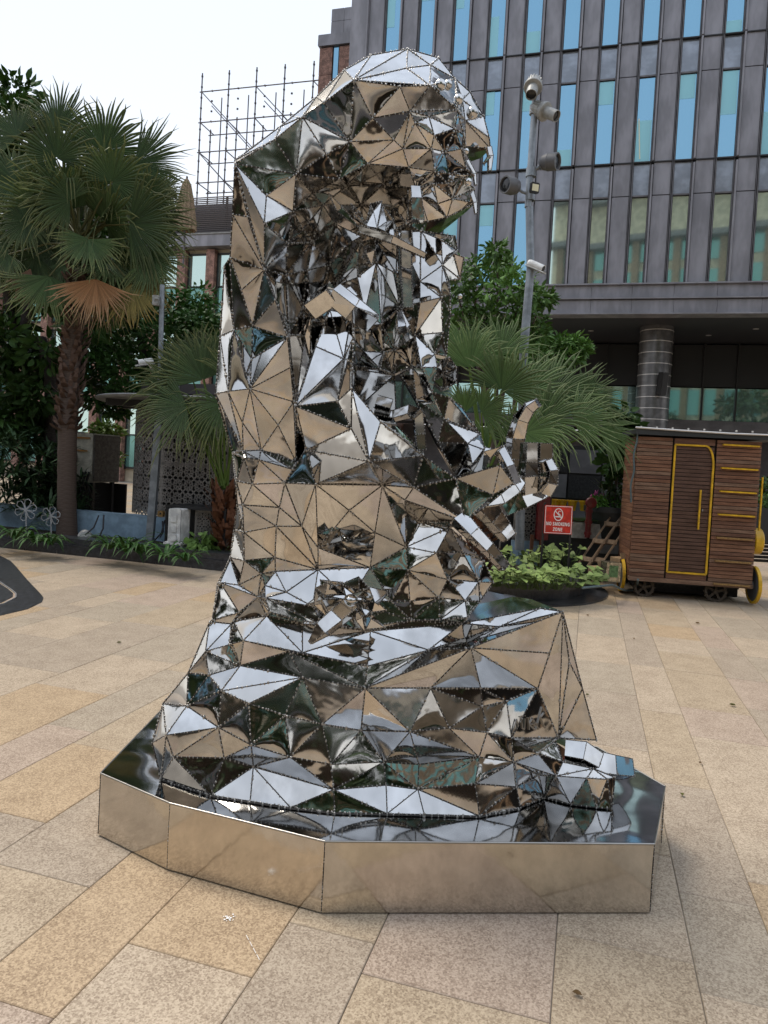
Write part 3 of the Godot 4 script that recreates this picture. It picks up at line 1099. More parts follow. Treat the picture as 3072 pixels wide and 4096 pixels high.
func strap_plant(called: String, label: String, where: Vector3, n: int, len_: float, wid: float, up: float, col: Color, r: RandomNumberGenerator, group: String, category := "plant") -> Node3D:
	var t := thing(called, label, category, where, 0.0, group)
	for i in n:
		var mb := MB.new()
		var an := TAU * i / n + r.randf_range(-0.4, 0.4)
		var o := Vector3(cos(an), 0, sin(an))
		var rise := up * r.randf_range(0.6, 1.3)
		var L := len_ * r.randf_range(0.7, 1.15)
		var sd := o.cross(Vector3.UP) * wid * r.randf_range(0.8, 1.2)
		var v := r.randf_range(0.6, 1.4)
		mb.col = Color(col.r * v, col.g * v, col.b * v)
		var prev := []
		for k in 6:
			var q := k / 5.0
			var c := o * L * (0.05 + q * 0.85) + Vector3.UP * L * (rise * q * 1.3 - (0.55 + rise * 0.55) * q * q)
			var w: float = [0.6, 1.0, 1.0, 0.85, 0.55, 0.05][k]
			var cur := [c - sd * w, c + Vector3.DOWN * wid * 0.25 * w, c + sd * w]
			if k:
				mb.quad(prev[0], prev[1], cur[1], cur[0])
				mb.quad(prev[1], prev[2], cur[2], cur[1])
			prev = cur
		put("leaf", mb, M.leaf, t)
	return t

func build_left_plants() -> void:
	var r := RandomNumberGenerator.new()
	r.seed = 314
	var green := Color(0.045, 0.078, 0.030)
	# ---- the tall fan palm
	var d := 10.9
	var t := thing("fan_palm", "tall fan palm with a rough trunk and one orange dead frond at the left", "palm tree")
	var base := at(268, 2182, d)
	var top := at(325, 1090, d)
	palm_trunk(base, top, 0.128, 0.145, 0.42, t, "boot", r, 0.10)
	var crown := at(322, 960, d)
	var s := 0.0022   # metres per picture unit used in the list below
	# hub x, hub y, angle in the picture, lean to the viewer, radius, spread, colour, droop
	var list := [
		[395, 480, 98, -0.35, 400, 3.4, green, 0.15], [725, 612, 50, -0.2, 400, 4.0, green, 0.15], [395, 670, 120, 0.3, 330, 5.0, green, 0.2], [785, 832, 40, 0.35, 320, 5.0, green, 0.2],
		[1000, 950, 50, 0.1, 270, 4.6, green, 0.2], [940, 700, 8, -0.1, 420, 2.6, green, 0.15], [490, 962, 150, 0.5, 310, 4.2, green, 0.5], [620, 1232, 268, 0.55, 270, 3.6, green, 0.1],
		[900, 1130, -5, 0.35, 470, 2.9, green, 0.25], [1035, 1362, -38, 0.3, 320, 3.6, green, 0.15], [345, 1492, 262, 0.35, 360, 2.7, green, 0.05], 
		[190, 1110, 200, 0.35, 270, 4.6, green, 0.3], [100, 820, 150, 0.1, 330, 4.4, green, 0.2], [60, 1340, 215, 0.4, 220, 4.0, green, 0.3], [120, 520, 145, -0.2, 330, 3.4, green, 0.2],
		[560, 640, 80, -0.6, 330, 4.0, green, 0.1], [250, 900, 185, -0.4, 380, 4.0, green, 0.2], [870, 900, 15, -0.5, 420, 3.6, green, 0.2], [600, 900, 60, -0.7, 360, 4.4, green, 0.2],
		[1010, 1080, -10, -0.3, 380, 3.0, green, 0.2], [420, 1250, 220, -0.3, 350, 4.0, green, 0.3], [700, 1300, -60, -0.4, 330, 4.0, green, 0.3], [250, 1350, 240, 0.1, 280, 3.0, green, 0.3], [1090, 900, 25, -0.4, 260, 3.4, green, 0.2]]
	var pet := MB.new()
	pet.col = Color(0.12, 0.12, 0.05)
	for q in list:
		var hub := at(q[0] * 0.5726, 250.0 + q[1] * 0.5726, d - 0.8 * q[3] - 0.1)
		var ax := screen_dir(q[2], q[3] * 0.5)
		petiole(pet, crown + rand_dir(r) * 0.08, hub)
		fan(t, hub, ax, Vector3(0.1, 0.15, 1.0) + rand_dir(r) * 0.3, q[4] * s, q[5], q[6], q[7], r, 42)
	var hub2 := at(670 * 0.5726, 250 + 1512 * 0.5726, d - 0.45)
	petiole(pet, crown, hub2)
	fan(t, hub2, screen_dir(268, 0.3), Vector3(0.1, 0.1, 1), 335 * s, 2.5, Color(0.25, 0.125, 0.055), 0.08, r, 40, Color(0.34, 0.24, 0.14), "dry", 0.62)
	fan(t, hub2 + Vector3(0.06, -0.04, -0.06), screen_dir(288, 0.1), Vector3(0.3, 0.1, 1), 350 * s, 1.8, Color(0.22, 0.13, 0.07), 0.12, r, 26, Color(0.32, 0.22, 0.12), "dry", 0.5)
	var hub3 := at(920 * 0.5726, 250 + 1545 * 0.5726, d - 0.35)
	petiole(pet, crown, hub3)
	fan(t, hub3, screen_dir(-62, 0.3), Vector3(0.1, 0.1, 1), 350 * s, 2.7, Color(0.15, 0.125, 0.04), 0.06, r, 42, Color(0.3, 0.2, 0.06), "dry", 0.6)
	for k in 22:   # the crowded inner fronds of the crown
		var o := rand_dir(r)
		var hubk := crown + Vector3(o.x * 0.75, 0.18 + o.y * 0.75, o.z * 0.4 - 0.25)
		petiole(pet, crown + rand_dir(r) * 0.06, hubk)
		fan(t, hubk, Vector3(o.x, o.y * 0.9 + 0.15, o.z * 0.5), Vector3(0.1, 0.3, 1.0) + rand_dir(r) * 0.5, r.randf_range(0.65, 0.92), r.randf_range(3.0, 4.6), green, r.randf_range(0.1, 0.35), r, 36)
	fan(t, at(215 * 0.5726, 250 + 1440 * 0.5726, d - 0.3), screen_dir(255, 0.2), Vector3(0.8, 0, 0.6), 220 * s, 1.2, Color(0.24, 0.14, 0.10), 0.2, r, 20, Color(0.3, 0.2, 0.14), "dry", 0.7)
	put("petioles", pet, M.frond, t)
	# ---- the short fan palm between the screen and the statue
	d = 9.9
	t = thing("fan_palm", "short fan palm with a shaggy red-brown trunk in front of the pierced screen", "palm tree")
	palm_trunk(at(905, 2205, d), at(893, 1960, d), 0.13, 0.11, 0.0, t, "boot_red", r)
	crown = at(895, 1945, d)
	pet = MB.new()
	pet.col = Color(0.09, 0.14, 0.03)
	for q in [[1300, 660, 200, 0.4, 420, 3.0, green, 0.45], [1240, 545, 165, 0.1, 400, 2.6, green, 0.3], [1420, 480, 115, -0.1, 460, 3.0, green, 0.2], [1530, 420, 80, -0.2, 430, 2.6, green, 0.2], [1560, 650, 235, 0.5, 330, 3.2, green, 0.6],
			[1330, 420, 130, -0.4, 380, 3.0, green, 0.2], [1640, 520, 60, 0.0, 420, 3.0, green, 0.2], [1690, 700, -10, 0.2, 380, 3.0, green, 0.4], [1450, 700, 215, 0.2, 380, 2.6, green, 0.5], [1400, 330, 95, -0.5, 330, 3.0, green, 0.2]]:
		var hub := at(q[0] * 0.5726, 1245.0 + q[1] * 0.5726, d - 0.5 * q[3])
		petiole(pet, crown + rand_dir(r) * 0.05, hub, 0.02)
		fan(t, hub, screen_dir(q[2], q[3] * 0.5), Vector3(0.1, 0.25, 1.0) + rand_dir(r) * 0.3, q[4] * 0.00175, q[5], q[6], q[7] * 0.7, r, 40)
	put("petioles", pet, M.frond, t)
	# ---- dark frangipani-like tree behind the tall palm, with bent limbs
	t = thing("broadleaf_tree", "dark broadleaf tree with a bent black limb behind the tall fan palm", "tree")
	d = 12.3
	var tr := MB.new()
	tr.tube([at(195, 2150, d), at(215, 1700, d), at(205, 1480, d), at(165, 1365, d), at(75, 1350, d), at(50, 1290, d), at(20, 1150, d)], [0.17, 0.14, 0.12, 0.11, 0.10, 0.08, 0.05], 10)
	tr.tube([at(95, 1350, d), at(110, 1200, d), at(140, 1000, d), at(170, 700, d + 0.4), at(90, 420, d + 0.4)], [0.09, 0.08, 0.06, 0.04, 0.02], 8)
	tr.tube([at(140, 1000, d), at(260, 900, d + 0.6), at(420, 850, d + 0.6)], [0.05, 0.035, 0.015], 6)
	put("trunk", tr, M.tree_bark, t)
	var clumps := []
	for q in [[60, 380, 0.4], [40, 480, 0.5], [100, 560, 0.5], [30, 680, 0.5], [150, 760, 0.5], [250, 850, 0.5], [60, 900, 0.6], [400, 900, 0.45], [170, 1020, 0.5], [330, 1040, 0.45], [20, 1080, 0.5], [440, 1080, 0.4], [110, 1180, 0.45], [30, 1290, 0.4], [250, 1200, 0.4],
			[30, 1430, 0.4], [110, 1500, 0.4], [40, 1560, 0.45], [150, 1600, 0.4], [60, 1660, 0.4], [180, 1680, 0.35], [420, 1230, 0.4], [560, 1150, 0.4], [20, 1350, 0.5], [90, 1420, 0.45], [190, 1420, 0.45], [250, 1500, 0.4], [20, 1700, 0.4], [110, 1740, 0.4], [330, 1180, 0.4], [480, 1180, 0.4], [350, 1290, 0.4]]:
		clumps.append([at(q[0], q[1], d + r.randf_range(-0.4, 0.7)), q[2]])
	var out := []
	var tints := []
	sprays(r, clumps, 170, 1.0, out, tints, Color(0.04, 0.085, 0.022))
	many("crown", leaf_mesh(0.21, 0.085), M.leaf, t, out, tints)
	# ---- hanging small-leaved tree over the screen roof
	t = thing("small_leaved_tree", "small-leaved tree with hanging sprays above the round screen roof", "tree")
	d = 13.2
	tr = MB.new()
	tr.tube([at(610, 2000, d + 1.0), at(600, 1600, d + 0.8), at(560, 1330, d + 0.4), at(480, 1250, d)], [0.12, 0.10, 0.07, 0.03], 8)
	tr.tube([at(600, 1600, d + 0.8), at(700, 1400, d + 0.6), at(800, 1240, d + 0.5)], [0.08, 0.05, 0.02], 6)
	for i in 9:
		var p0 := at(700 + 25 * i, 1420, d + 2.0)
		tr.tube([p0, p0 + Vector3(r.randf_range(-0.3, 0.4), 0.7, 0), p0 + Vector3(r.randf_range(-0.6, 0.9), r.randf_range(1.1, 1.9), 0)], [0.02, 0.012, 0.004], 4)
	put("trunk", tr, M.tree_bark, t)
	clumps = []
	for q in [[380, 1350, 0.4], [440, 1390, 0.4], [500, 1360, 0.4], [410, 1460, 0.35], [480, 1480, 0.4], [430, 1550, 0.3], [500, 1570, 0.3], [460, 1640, 0.25], [550, 1420, 0.4], [600, 1480, 0.35], [640, 1350, 0.45], [720, 1250, 0.45], [790, 1200, 0.4], [850, 1260, 0.45], [760, 1320, 0.45], [840, 1360, 0.45], [700, 1390, 0.4], [880, 1420, 0.35], [620, 1560, 0.3], [540, 1300, 0.4], [350, 1400, 0.4], [350, 1500, 0.35], [390, 1600, 0.3], [560, 1230, 0.4], [660, 1270, 0.4], [800, 1290, 0.4], [660, 1430, 0.4], [820, 1440, 0.4], [900, 1330, 0.4]]:
		clumps.append([at(q[0], q[1], d + r.randf_range(-0.3, 0.8)), q[2]])
	out = []
	tints = []
	sprays(r, clumps, 260, 1.0, out, tints, Color(0.045, 0.105, 0.028))
	many("crown", leaf_mesh(0.12, 0.055), M.leaf, t, out, tints)
	# ---- sunlit bushes far behind the chiller
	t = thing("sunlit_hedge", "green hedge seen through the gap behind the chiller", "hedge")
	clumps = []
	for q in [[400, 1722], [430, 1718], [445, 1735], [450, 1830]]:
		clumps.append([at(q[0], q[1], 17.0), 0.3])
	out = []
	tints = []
	sprays(r, clumps, 120, 1.0, out, tints, Color(0.09, 0.14, 0.03))  # yellow-green leaf tone carries some of the sunlight
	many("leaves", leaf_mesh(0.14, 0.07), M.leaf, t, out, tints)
	# ---- tall strap-leaved bushes at the far left
	var i := 0
	for q in [[40, 2090, 11.6, 1.5, "leftmost"], [150, 2110, 11.3, 1.35, "second from the left"], [215, 2080, 11.7, 0.9, "half behind the trunk"], [70, 1930, 12.0, 1.5, "rear left"], [190, 1900, 12.2, 0.8, "rear right"]]:
		var p := at(q[0], q[1], q[2])
		p.y = 0.2
		var bush := thing("screw_pine_bush", "dense dark strap-leaved bush left of the palm trunk, %s" % q[4], "bush", p, 0.0, "strap-leaved bushes at the left")
		for k in 40:
			var mb := MB.new()
			var o := Vector3(r.randf_range(-0.55, 0.55), r.randf_range(0.15, 1.0) * q[3], r.randf_range(-0.4, 0.4))
			for j in 13:
				var g := rand_dir(r)
				g.y = g.y * 0.5 + 0.35
				g = g.normalized()
				var sd := g.cross(Vector3.UP).normalized() * 0.022
				var L := r.randf_range(0.26, 0.42)
				var v := r.randf_range(0.6, 1.4)
				mb.col = Color(0.05 * v, 0.09 * v, 0.042 * v)
				var p1 := o + g * L * 0.5
				var p2 := o + g * L + Vector3.DOWN * L * 0.18
				mb.quad(o - sd * 0.5, p1 - sd, p1 + sd, o + sd * 0.5)
				mb.quad(p1 - sd, p2 - sd * 0.2, p2 + sd * 0.2, p1 + sd)
			put("rosette", mb, M.leaf, bush)
		i += 1
	# ---- spider lilies along the kerb
	for q in [[60, 2150, 0.5, "at the left edge of the bed"], [140, 2165, 0.45, "below the left wire flower"], [200, 2172, 0.42, "against the foot of the palm trunk"], [440, 2190, 0.50, "against the blue wall, left of the middle"], [505, 2200, 0.60, "against the blue wall, the largest"], [560, 2210, 0.45, "just left of the grey post"], [660, 2225, 0.40, "right of the grey post"], [740, 2238, 0.38, "beside the outdoor unit stand"]]:
		var p := ground(q[0], q[1] + 6, 0.2)
		strap_plant("spider_lily", "green spider lily clump %s" % q[3], p, 24, q[2], 0.02, 0.85, Color(0.035, 0.085, 0.02), r, "spider lilies in the left bed")
	# ---- pale creeper at the foot of the short palm
	var c := thing("creeper_patch", "pale green creeper growing round the foot of the short palm", "ground cover")
	clumps = []
	for q in [[790, 2200], [830, 2215], [870, 2225], [915, 2232], [960, 2240], [800, 2170]]:
		clumps.append([at(q[0], q[1], 9.75), 0.15])
	out = []
	tints = []
	sprays(r, clumps, 45, 1.0, out, tints, Color(0.12, 0.2, 0.06))
	many("leaves", leaf_mesh(0.11, 0.08), M.leaf, c, out, tints)

func build_right_plants() -> void:
	var r := RandomNumberGenerator.new()
	r.seed = 2718
	# ---- small trees behind the mast
	var t := thing("feather_leaved_tree", "green tree with feathery leaves directly behind the floodlight mast", "tree")
	var d := 11.5
	var tr := MB.new()
	for q in [[1880, 1060], [1990, 1020], [2080, 1150], [1830, 1180], [2150, 1250]]:
		tr.tube([at(1990 + r.randf_range(-60, 60), 1900, d), at((1990 + q[0]) * 0.5, 1450, d), at(q[0], q[1], d)], [0.05, 0.035, 0.01], 6)
	put("trunk", tr, M.bark, t)
	var clumps := []
	for q in [[1985, 1010, 0.22], [1990, 1070, 0.3], [2040, 1090, 0.25], [1880, 1080, 0.28], [1850, 1140, 0.3], [1930, 1120, 0.35], [2000, 1160, 0.4], [2080, 1160, 0.35], [2130, 1200, 0.3], [1830, 1220, 0.35], [1900, 1220, 0.4], [1980, 1250, 0.4], [2060, 1260, 0.4], [2130, 1280, 0.3], [2170, 1200, 0.2], [1850, 1300, 0.35], [1930, 1330, 0.4], [2010, 1350, 0.4], [2090, 1340, 0.4], [2150, 1340, 0.25], [2070, 1420, 0.35], [1980, 1420, 0.35], [2130, 1400, 0.3]]:
		clumps.append([at(q[0], q[1], d + r.randf_range(-0.5, 0.5)), q[2]])
	var out := []
	var tints := []
	sprays(r, clumps, 150, 1.0, out, tints, Color(0.085, 0.165, 0.045))
	many("crown", leaf_mesh(0.12, 0.045), M.leaf, t, out, tints)
	t = thing("young_tree", "young leafy shoots right of the mast in front of the dark undercroft", "tree")
	tr = MB.new()
	tr.tube([at(2190, 1800, 10.5), at(2210, 1550, 10.5), at(2290, 1390, 10.5)], [0.03, 0.02, 0.008], 6)
	put("trunk", tr, M.bark, t)
	clumps = []
	for q in [[2200, 1400, 0.2], [2250, 1380, 0.2], [2300, 1375, 0.18], [2330, 1400, 0.14], [2160, 1450, 0.22], [2230, 1450, 0.2], [2280, 1440, 0.15], [2120, 1500, 0.22], [2200, 1500, 0.2]]:
		clumps.append([at(q[0], q[1], 10.5 + r.randf_range(-0.2, 0.2)), q[2]])
	out = []
	tints = []
	sprays(r, clumps, 110, 1.0, out, tints, Color(0.085, 0.17, 0.045))
	many("crown", leaf_mesh(0.11, 0.04), M.leaf, t, out, tints)
	t = thing("glossy_shrub", "glossy broad-leaved shrub at the top left corner of the wooden wagon", "shrub")
	tr = MB.new()
	tr.tube([at(2470, 2150, 10.6), at(2480, 1800, 10.6), at(2500, 1660, 10.6)], [0.03, 0.02, 0.01], 6)
	put("stem", tr, M.bark, t)
	clumps = []
	for q in [[2500, 1660, 0.16], [2470, 1720, 0.2], [2520, 1720, 0.14], [2440, 1780, 0.22], [2490, 1800, 0.2], [2450, 1860, 0.2], [2500, 1880, 0.18], [2480, 1950, 0.2]]:
		clumps.append([at(q[0], q[1], 10.4), q[2]])
	out = []
	tints = []
	sprays(r, clumps, 60, 1.0, out, tints, Color(0.05, 0.10, 0.03))
	many("leaves", leaf_mesh(0.16, 0.09), M.leaf, t, out, tints)
	# ---- the big fan palm behind the raised hand
	var green := Color(0.062, 0.108, 0.034)
	d = 9.0
	t = thing("fan_palm", "bushy fan palm with drooping tips behind the raised steel hand", "palm tree")
	palm_trunk(at(1905, 2290, d), at(1930, 1960, d), 0.15, 0.12, 0.0, t, "boot_red", r)
	var crown := at(1940, 1930, d)
	var pet := MB.new()
	pet.col = Color(0.10, 0.16, 0.03)
	# hub x, hub y (picture), angle, lean, radius in metres, spread, colour, droop
	for q in [[2005, 1560, 70, 0.25, 0.62, 3.6, green, 0.15], [1925, 1650, 25, 0.4, 0.45, 3.0, green, 0.4], [2170, 1680, 14, 0.3, 0.62, 3.4, green, 0.3], [1880, 1470, 95, -0.2, 0.60, 2.8, green, 0.2], [2290, 1680, 10, 0.1, 0.58, 2.6, green, 0.2],
			[2100, 1730, 0, 0.5, 0.52, 3.0, green, 0.35], [2080, 1580, 45, -0.3, 0.75, 3.0, green, 0.2], [2190, 1590, 35, -0.3, 0.8, 2.6, green, 0.2], [1860, 1650, 130, 0.0, 0.45, 3.0, green, 0.3], [2060, 1780, 60, 0.1, 0.6, 3.6, green, 0.3],
			[1870, 1420, 100, -0.5, 0.6, 2.6, green, 0.3], [2000, 1420, 80, -0.6, 0.65, 2.6, green, 0.3], [2330, 1600, 25, -0.4, 0.6, 2.4, green, 0.2], [2400, 1720, -10, -0.2, 0.55, 2.4, green, 0.35], [1960, 1800, 180, 0.1, 0.5, 3.0, green, 0.3]]:
		var hub := at(q[0], q[1], d - 0.6 * q[3])
		petiole(pet, crown + rand_dir(r) * 0.05, hub, 0.02)
		fan(t, hub, screen_dir(q[2], q[3] * 0.5), Vector3(-0.1, 0.25, 1.0) + rand_dir(r) * 0.3, q[4] * 1.05, q[5], q[6], q[7] * 0.75, r, 34, Color(0.24, 0.28, 0.14), "frond", 0.55)
	put("petioles", pet, M.frond, t)
	# ---- heart-leaved plants in the curved bed
	var names := ["left end, under the steel fingers", "second from the left end", "in front of the left sign post", "middle of the bed", "in front of the right sign post", "right of the sign", "right end, beside the tin", "rear row, left of the sign", "rear row, behind the sign post", "rear row, right end"]
	var k := 0
	for q in [[1985, 2345, 0.28], [2050, 2352, 0.3], [2110, 2358, 0.32], [2170, 2360, 0.32], [2230, 2358, 0.3], [2290, 2350, 0.28], [2345, 2335, 0.26], [2070, 2290, 0.38], [2160, 2290, 0.42], [2260, 2280, 0.44]]:
		var p := ground(q[0], q[1], 0.19)
		var b := thing("arrowhead_plant", "heart-leaved plant in the curved black bed, %s" % names[k], "plant", p, 0.0, "heart-leaved plants in the curved bed")
		for j in 34:
			var mb := MB.new()
			var an := r.randf() * TAU
			var rad := pow(r.randf(), 0.5) * 0.24
			var c := Vector3(cos(an) * rad, r.randf_range(0.35, 1.0) * q[2] * (1.0 - rad * 1.0), sin(an) * rad)
			var g := (Vector3(cos(an), -0.25, sin(an) + 0.55) + rand_dir(r) * 0.4).normalized()
			var nn := (Vector3.UP * 0.8 + Vector3.BACK * 0.5 + rand_dir(r) * 0.3)
			var x := nn.cross(g).normalized()
			var z := g.cross(x).normalized()
			var L := r.randf_range(0.07, 0.12)
			var v := r.randf_range(0.6, 1.35)
			mb.col = Color(0.20 * v, 0.27 * v, 0.085 * v)
			var rim := [[-0.12, 0.28], [-0.05, 0.46], [0.2, 0.45], [0.55, 0.28], [1.0, 0.0]]
			for s in [-1.0, 1.0]:
				for e in 4:
					var a: Vector3 = c + g * rim[e][0] * L + x * s * rim[e][1] * L + z * 0.12 * rim[e][1] * L
					var bb: Vector3 = c + g * rim[e + 1][0] * L + x * s * rim[e + 1][1] * L + z * 0.12 * rim[e + 1][1] * L
					mb.tri(c, a, bb)
			mb.col = Color(0.08, 0.12, 0.04)
			mb.tube([Vector3(c.x * 0.3, 0, c.z * 0.3), c], [0.004, 0.003], 3, false)
			put("leaf", mb, M.leaf, b)
		k += 1

# ================================================================ left corner: chiller, pierced screen, post
func pierced_panel(parent: Node, org: Callable, w: float, h: float, cell: float) -> void:   # org(x, y, z) -> place on the (curved) sheet; one sheet with its star lattice built from bars
	var mb := MB.new()
	var nx := int(round(w / cell))
	var ny := int(round(h / cell))
	var sx := w / nx
	var sy := h / ny
	var seg := func(x0: float, y0: float, x1: float, y1: float, wd: float) -> void:
		var d := Vector2(x1 - x0, y1 - y0)
		var o := d.orthogonal().normalized() * wd * 0.5
		var e := d.normalized() * wd * 0.3
		var a := Vector2(x0, y0) - e
		var b := Vector2(x1, y1) + e
		var q := []
		for z in [-0.006, 0.006]:
			for p in [a + o, b + o, b - o, a - o]:
				q.append(org.call(p.x, p.y, z))
		var out: Vector3 = org.call(a.x, a.y, 0.1) - org.call(a.x, a.y, 0.0)
		mb.quad_out(q[4], q[5], q[6], q[7], out)
		mb.quad_out(q[0], q[1], q[5], q[4], q[0] - q[3])
		mb.quad_out(q[3], q[2], q[6], q[7], q[3] - q[0])
	var t := cell * 0.10
	for i in nx:
		for j in ny:
			var x := i * sx
			var y := j * sy
			var c := Vector2(x + sx * 0.5, y + sy * 0.5)
			var last := Vector2.ZERO
			for rr in [0.17, 0.40]:   # two eight-sided rings and the arms between them
				for k in 9:
					var an := TAU * (k + 0.5) / 8.0
					var p: Vector2 = c + Vector2(cos(an) * sx, sin(an) * sy) * rr
					if k:
						seg.call(last.x, last.y, p.x, p.y, t)
					last = p
			for k in 8:
				var an := TAU * (k + 0.5) / 8.0
				var p := c + Vector2(cos(an) * sx, sin(an) * sy) * 0.17
				var q := c + Vector2(cos(an) * sx, sin(an) * sy) * 0.40
				seg.call(p.x, p.y, q.x, q.y, t)
			for k in 4:   # bridges to the neighbours
				var an := TAU * (k + 0.5) / 4.0
				seg.call(c.x + cos(an) * sx * 0.40, c.y + sin(an) * sy * 0.40, c.x + cos(an) * sx * 0.72, c.y + sin(an) * sy * 0.72, t)
				var an2 := TAU * k / 4.0
				seg.call(c.x + cos(an2) * sx * 0.37, c.y + sin(an2) * sy * 0.37, c.x + cos(an2) * sx * 0.5, c.y + sin(an2) * sy * 0.5, t)
	for e in [[0, 0, w, 0], [0, h, w, h], [0, 0, 0, h], [w, 0, w, h]]:
		seg.call(e[0], e[1], e[2], e[3], 0.035)
	put("pierced_panel", mb, M.screen, parent)

func build_screen_corner() -> void:
	# low blue wall behind the bed
	var wall := thing("blue_wall", "low pale blue rendered wall behind the planting bed", "wall")
	var a := ground(-60, 2150, 0.2)
	a = at(-60, 2150, 11.6)
	var b := at(960, 2215, 10.25)
	a.y = 0.0
	b.y = 0.0
	var dir := (b - a).normalized()
	var back := Vector3(dir.z, 0, -dir.x)
	if back.z > 0:
		back = -back
	var bs := Basis(dir, Vector3.UP, -back)
	var ln := a.distance_to(b)
	var mb := MB.new()
	mb.box((a + b) * 0.5 + Vector3.UP * 0.26 + back * 0.12, Vector3(ln, 0.56, 0.24), bs, 0.02)
	put("render_coat", mb, M.blue, wall)
	# curved pierced screen standing on it
	var sc := thing("pierced_screen", "tall grey metal screen pierced with a star lattice, its left end curved", "screen")
	var p0 := at(460, 2055, 11.2)
	var flat0 := at(640, 2075, 10.75)
	var y0 := 0.55
	var hh := 1.62
	p0.y = y0
	flat0.y = y0
	var fdir := (b - flat0)
	fdir.y = 0
	fdir = fdir.normalized()
	var fback := Vector3(fdir.z, 0, -fdir.x)
	if fback.z > 0:
		fback = -fback
	var flat_org := func(x0: float, yy: float) -> Callable:
		return func(x: float, y: float, z: float) -> Vector3: return flat0 + fdir * (x0 + x) + Vector3.UP * (yy + y) - fback * z
	var rad := 1.15
	var cen := flat0 + fback * rad
	var curve_org := func(yy: float) -> Callable:
		return func(x: float, y: float, z: float) -> Vector3:
			var an := (x - 1.81) / rad
			return cen + (fdir * sin(an) - fback * cos(an)) * (rad + z) + Vector3.UP * (yy + y)
	for row in 2:
		var yy := row * hh * 0.5
		pierced_panel(sc, curve_org.call(yy), 1.80, hh * 0.5 - 0.008, 0.20)
		for k in 2:
			pierced_panel(sc, flat_org.call(0.01 + 1.16 * k, yy), 1.15, hh * 0.5 - 0.008, 0.20)
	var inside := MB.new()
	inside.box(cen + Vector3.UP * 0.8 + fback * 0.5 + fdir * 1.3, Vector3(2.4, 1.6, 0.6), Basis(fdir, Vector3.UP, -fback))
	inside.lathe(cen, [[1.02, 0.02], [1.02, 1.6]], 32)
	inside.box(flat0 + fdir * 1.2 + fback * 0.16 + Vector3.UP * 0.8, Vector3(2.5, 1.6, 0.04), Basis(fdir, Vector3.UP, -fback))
	put("backing", inside, M.black, sc)  # black sheets stand in for the dark inside, behind the holes
	# round flat roof above
	var rf := thing("round_roof", "thin grey round roof on dark beams over the pierced screen", "roof", cen + Vector3.UP * 1.78)
	mb = MB.new()
	mb.lathe(Vector3.ZERO, [[0.0, -0.02], [1.75, -0.03], [1.78, 0.0], [1.75, 0.02], [0.0, 0.10]], 40)
	put("disc", mb, M.roof, rf)
	for k in 3:
		var bm := MB.new()
		bm.box(Vector3(0.1, -0.08 - 0.0 * k, -0.8 + 0.7 * k), Vector3(3.0, 0.1, 0.08), Basis(Vector3.UP, 0.2))
		put("beam", bm, M.black, rf)
	mb = MB.new()
	mb.box(Vector3(0.35, 0.32, -1.2), Vector3(3.4, 0.18, 1.6), Basis(fdir, Vector3.UP, -fback), 0.02)
	mb.box(Vector3(0.35, 0.16, -1.2), Vector3(3.1, 0.16, 1.4), Basis(fdir, Vector3.UP, -fback), 0.02)
	put("rear_slab", mb, M.louvre, rf)
	# chiller behind the palm trunk
	var ac := thing("chiller_unit", "large beige air conditioning unit with a round fan grille behind the tall palm", "air conditioner")
	var c0 := at(178, 1826, 12.4)
	var c1 := at(368, 1836, 12.1)
	var cd := (c1 - c0)
	cd.y = 0
	cd = cd.normalized()
	var cb := Vector3(cd.z, 0, -cd.x)
	var cbs := Basis(cd, Vector3.UP, -cb)
	var cw := 1.0
	mb = MB.new()
	mb.box(c0 + cd * cw * 0.5 + cb * 0.36 + Vector3.UP * 0.02, Vector3(cw, 0.84, 0.70), cbs, 0.012)
	put("casing", mb, M.beige, ac)
	mb = MB.new()
	mb.box(c0 + cd * (cw + 0.012) + cb * 0.36 + Vector3.UP * 0.02, Vector3(0.02, 0.80, 0.66), cbs)
	put("side_panel", mb, M.ac_dark, ac)
	var fc := c0 + cd * 0.46 - cb * 0.005
	var fb := Basis(cd, -cb, Vector3.UP)
	mb = MB.new()
	mb.lathe(fc, [[0.0, 0.0], [0.20, 0.0], [0.225, 0.012], [0.24, 0.03], [0.245, 0.0]], 32, fb)
	for k in 6:
		mb.lathe(fc, [[0.03 + 0.033 * k, 0.008], [0.035 + 0.033 * k, 0.014], [0.04 + 0.033 * k, 0.008]], 28, fb)
	put("fan_grille", mb, M.fan, ac)
	for q in [[0.80, 0.36, 0.30], [0.80, 0.14, 0.22]]:
		mb = MB.new()
		mb.box(c0 + cd * q[0] + Vector3.UP * q[1] - cb * 0.012, Vector3(q[2], 0.028, 0.004), cbs)
		put("tape_strip", mb, M.tape, ac)
	for k in 3:
		mb = MB.new()
		var pp := c0 + cd * (0.84 + 0.07 * k) - cb * 0.03 + Vector3.UP * -0.38
		mb.tube([pp + Vector3.UP * 0.16, pp - cb * 0.06, pp + Vector3.DOWN * 0.3 + cd * 0.04 * k, pp + Vector3.DOWN * 0.75 - cd * 0.05], [0.022], 7)
		put("pipe", mb, M.black, ac)
	mb = MB.new()
	for e in [0.05, 0.5, 0.95]:
		mb.box(c0 + cd * e + cb * 0.1 + Vector3.DOWN * 0.78, Vector3(0.06, 0.76, 0.06), cbs)
		mb.box(c0 + cd * e + cb * 0.6 + Vector3.DOWN * 0.78, Vector3(0.06, 0.76, 0.06), cbs)
	mb.box(c0 + cd * 0.5 + cb * 0.1 + Vector3.DOWN * 0.43, Vector3(0.86, 0.06, 0.06), cbs)
	mb.box(c0 + cd * 0.5 + cb * 0.75 + Vector3.DOWN * 0.85, Vector3(1.3, 0.85, 0.03), cbs)
	put("stand", mb, M.black, ac)
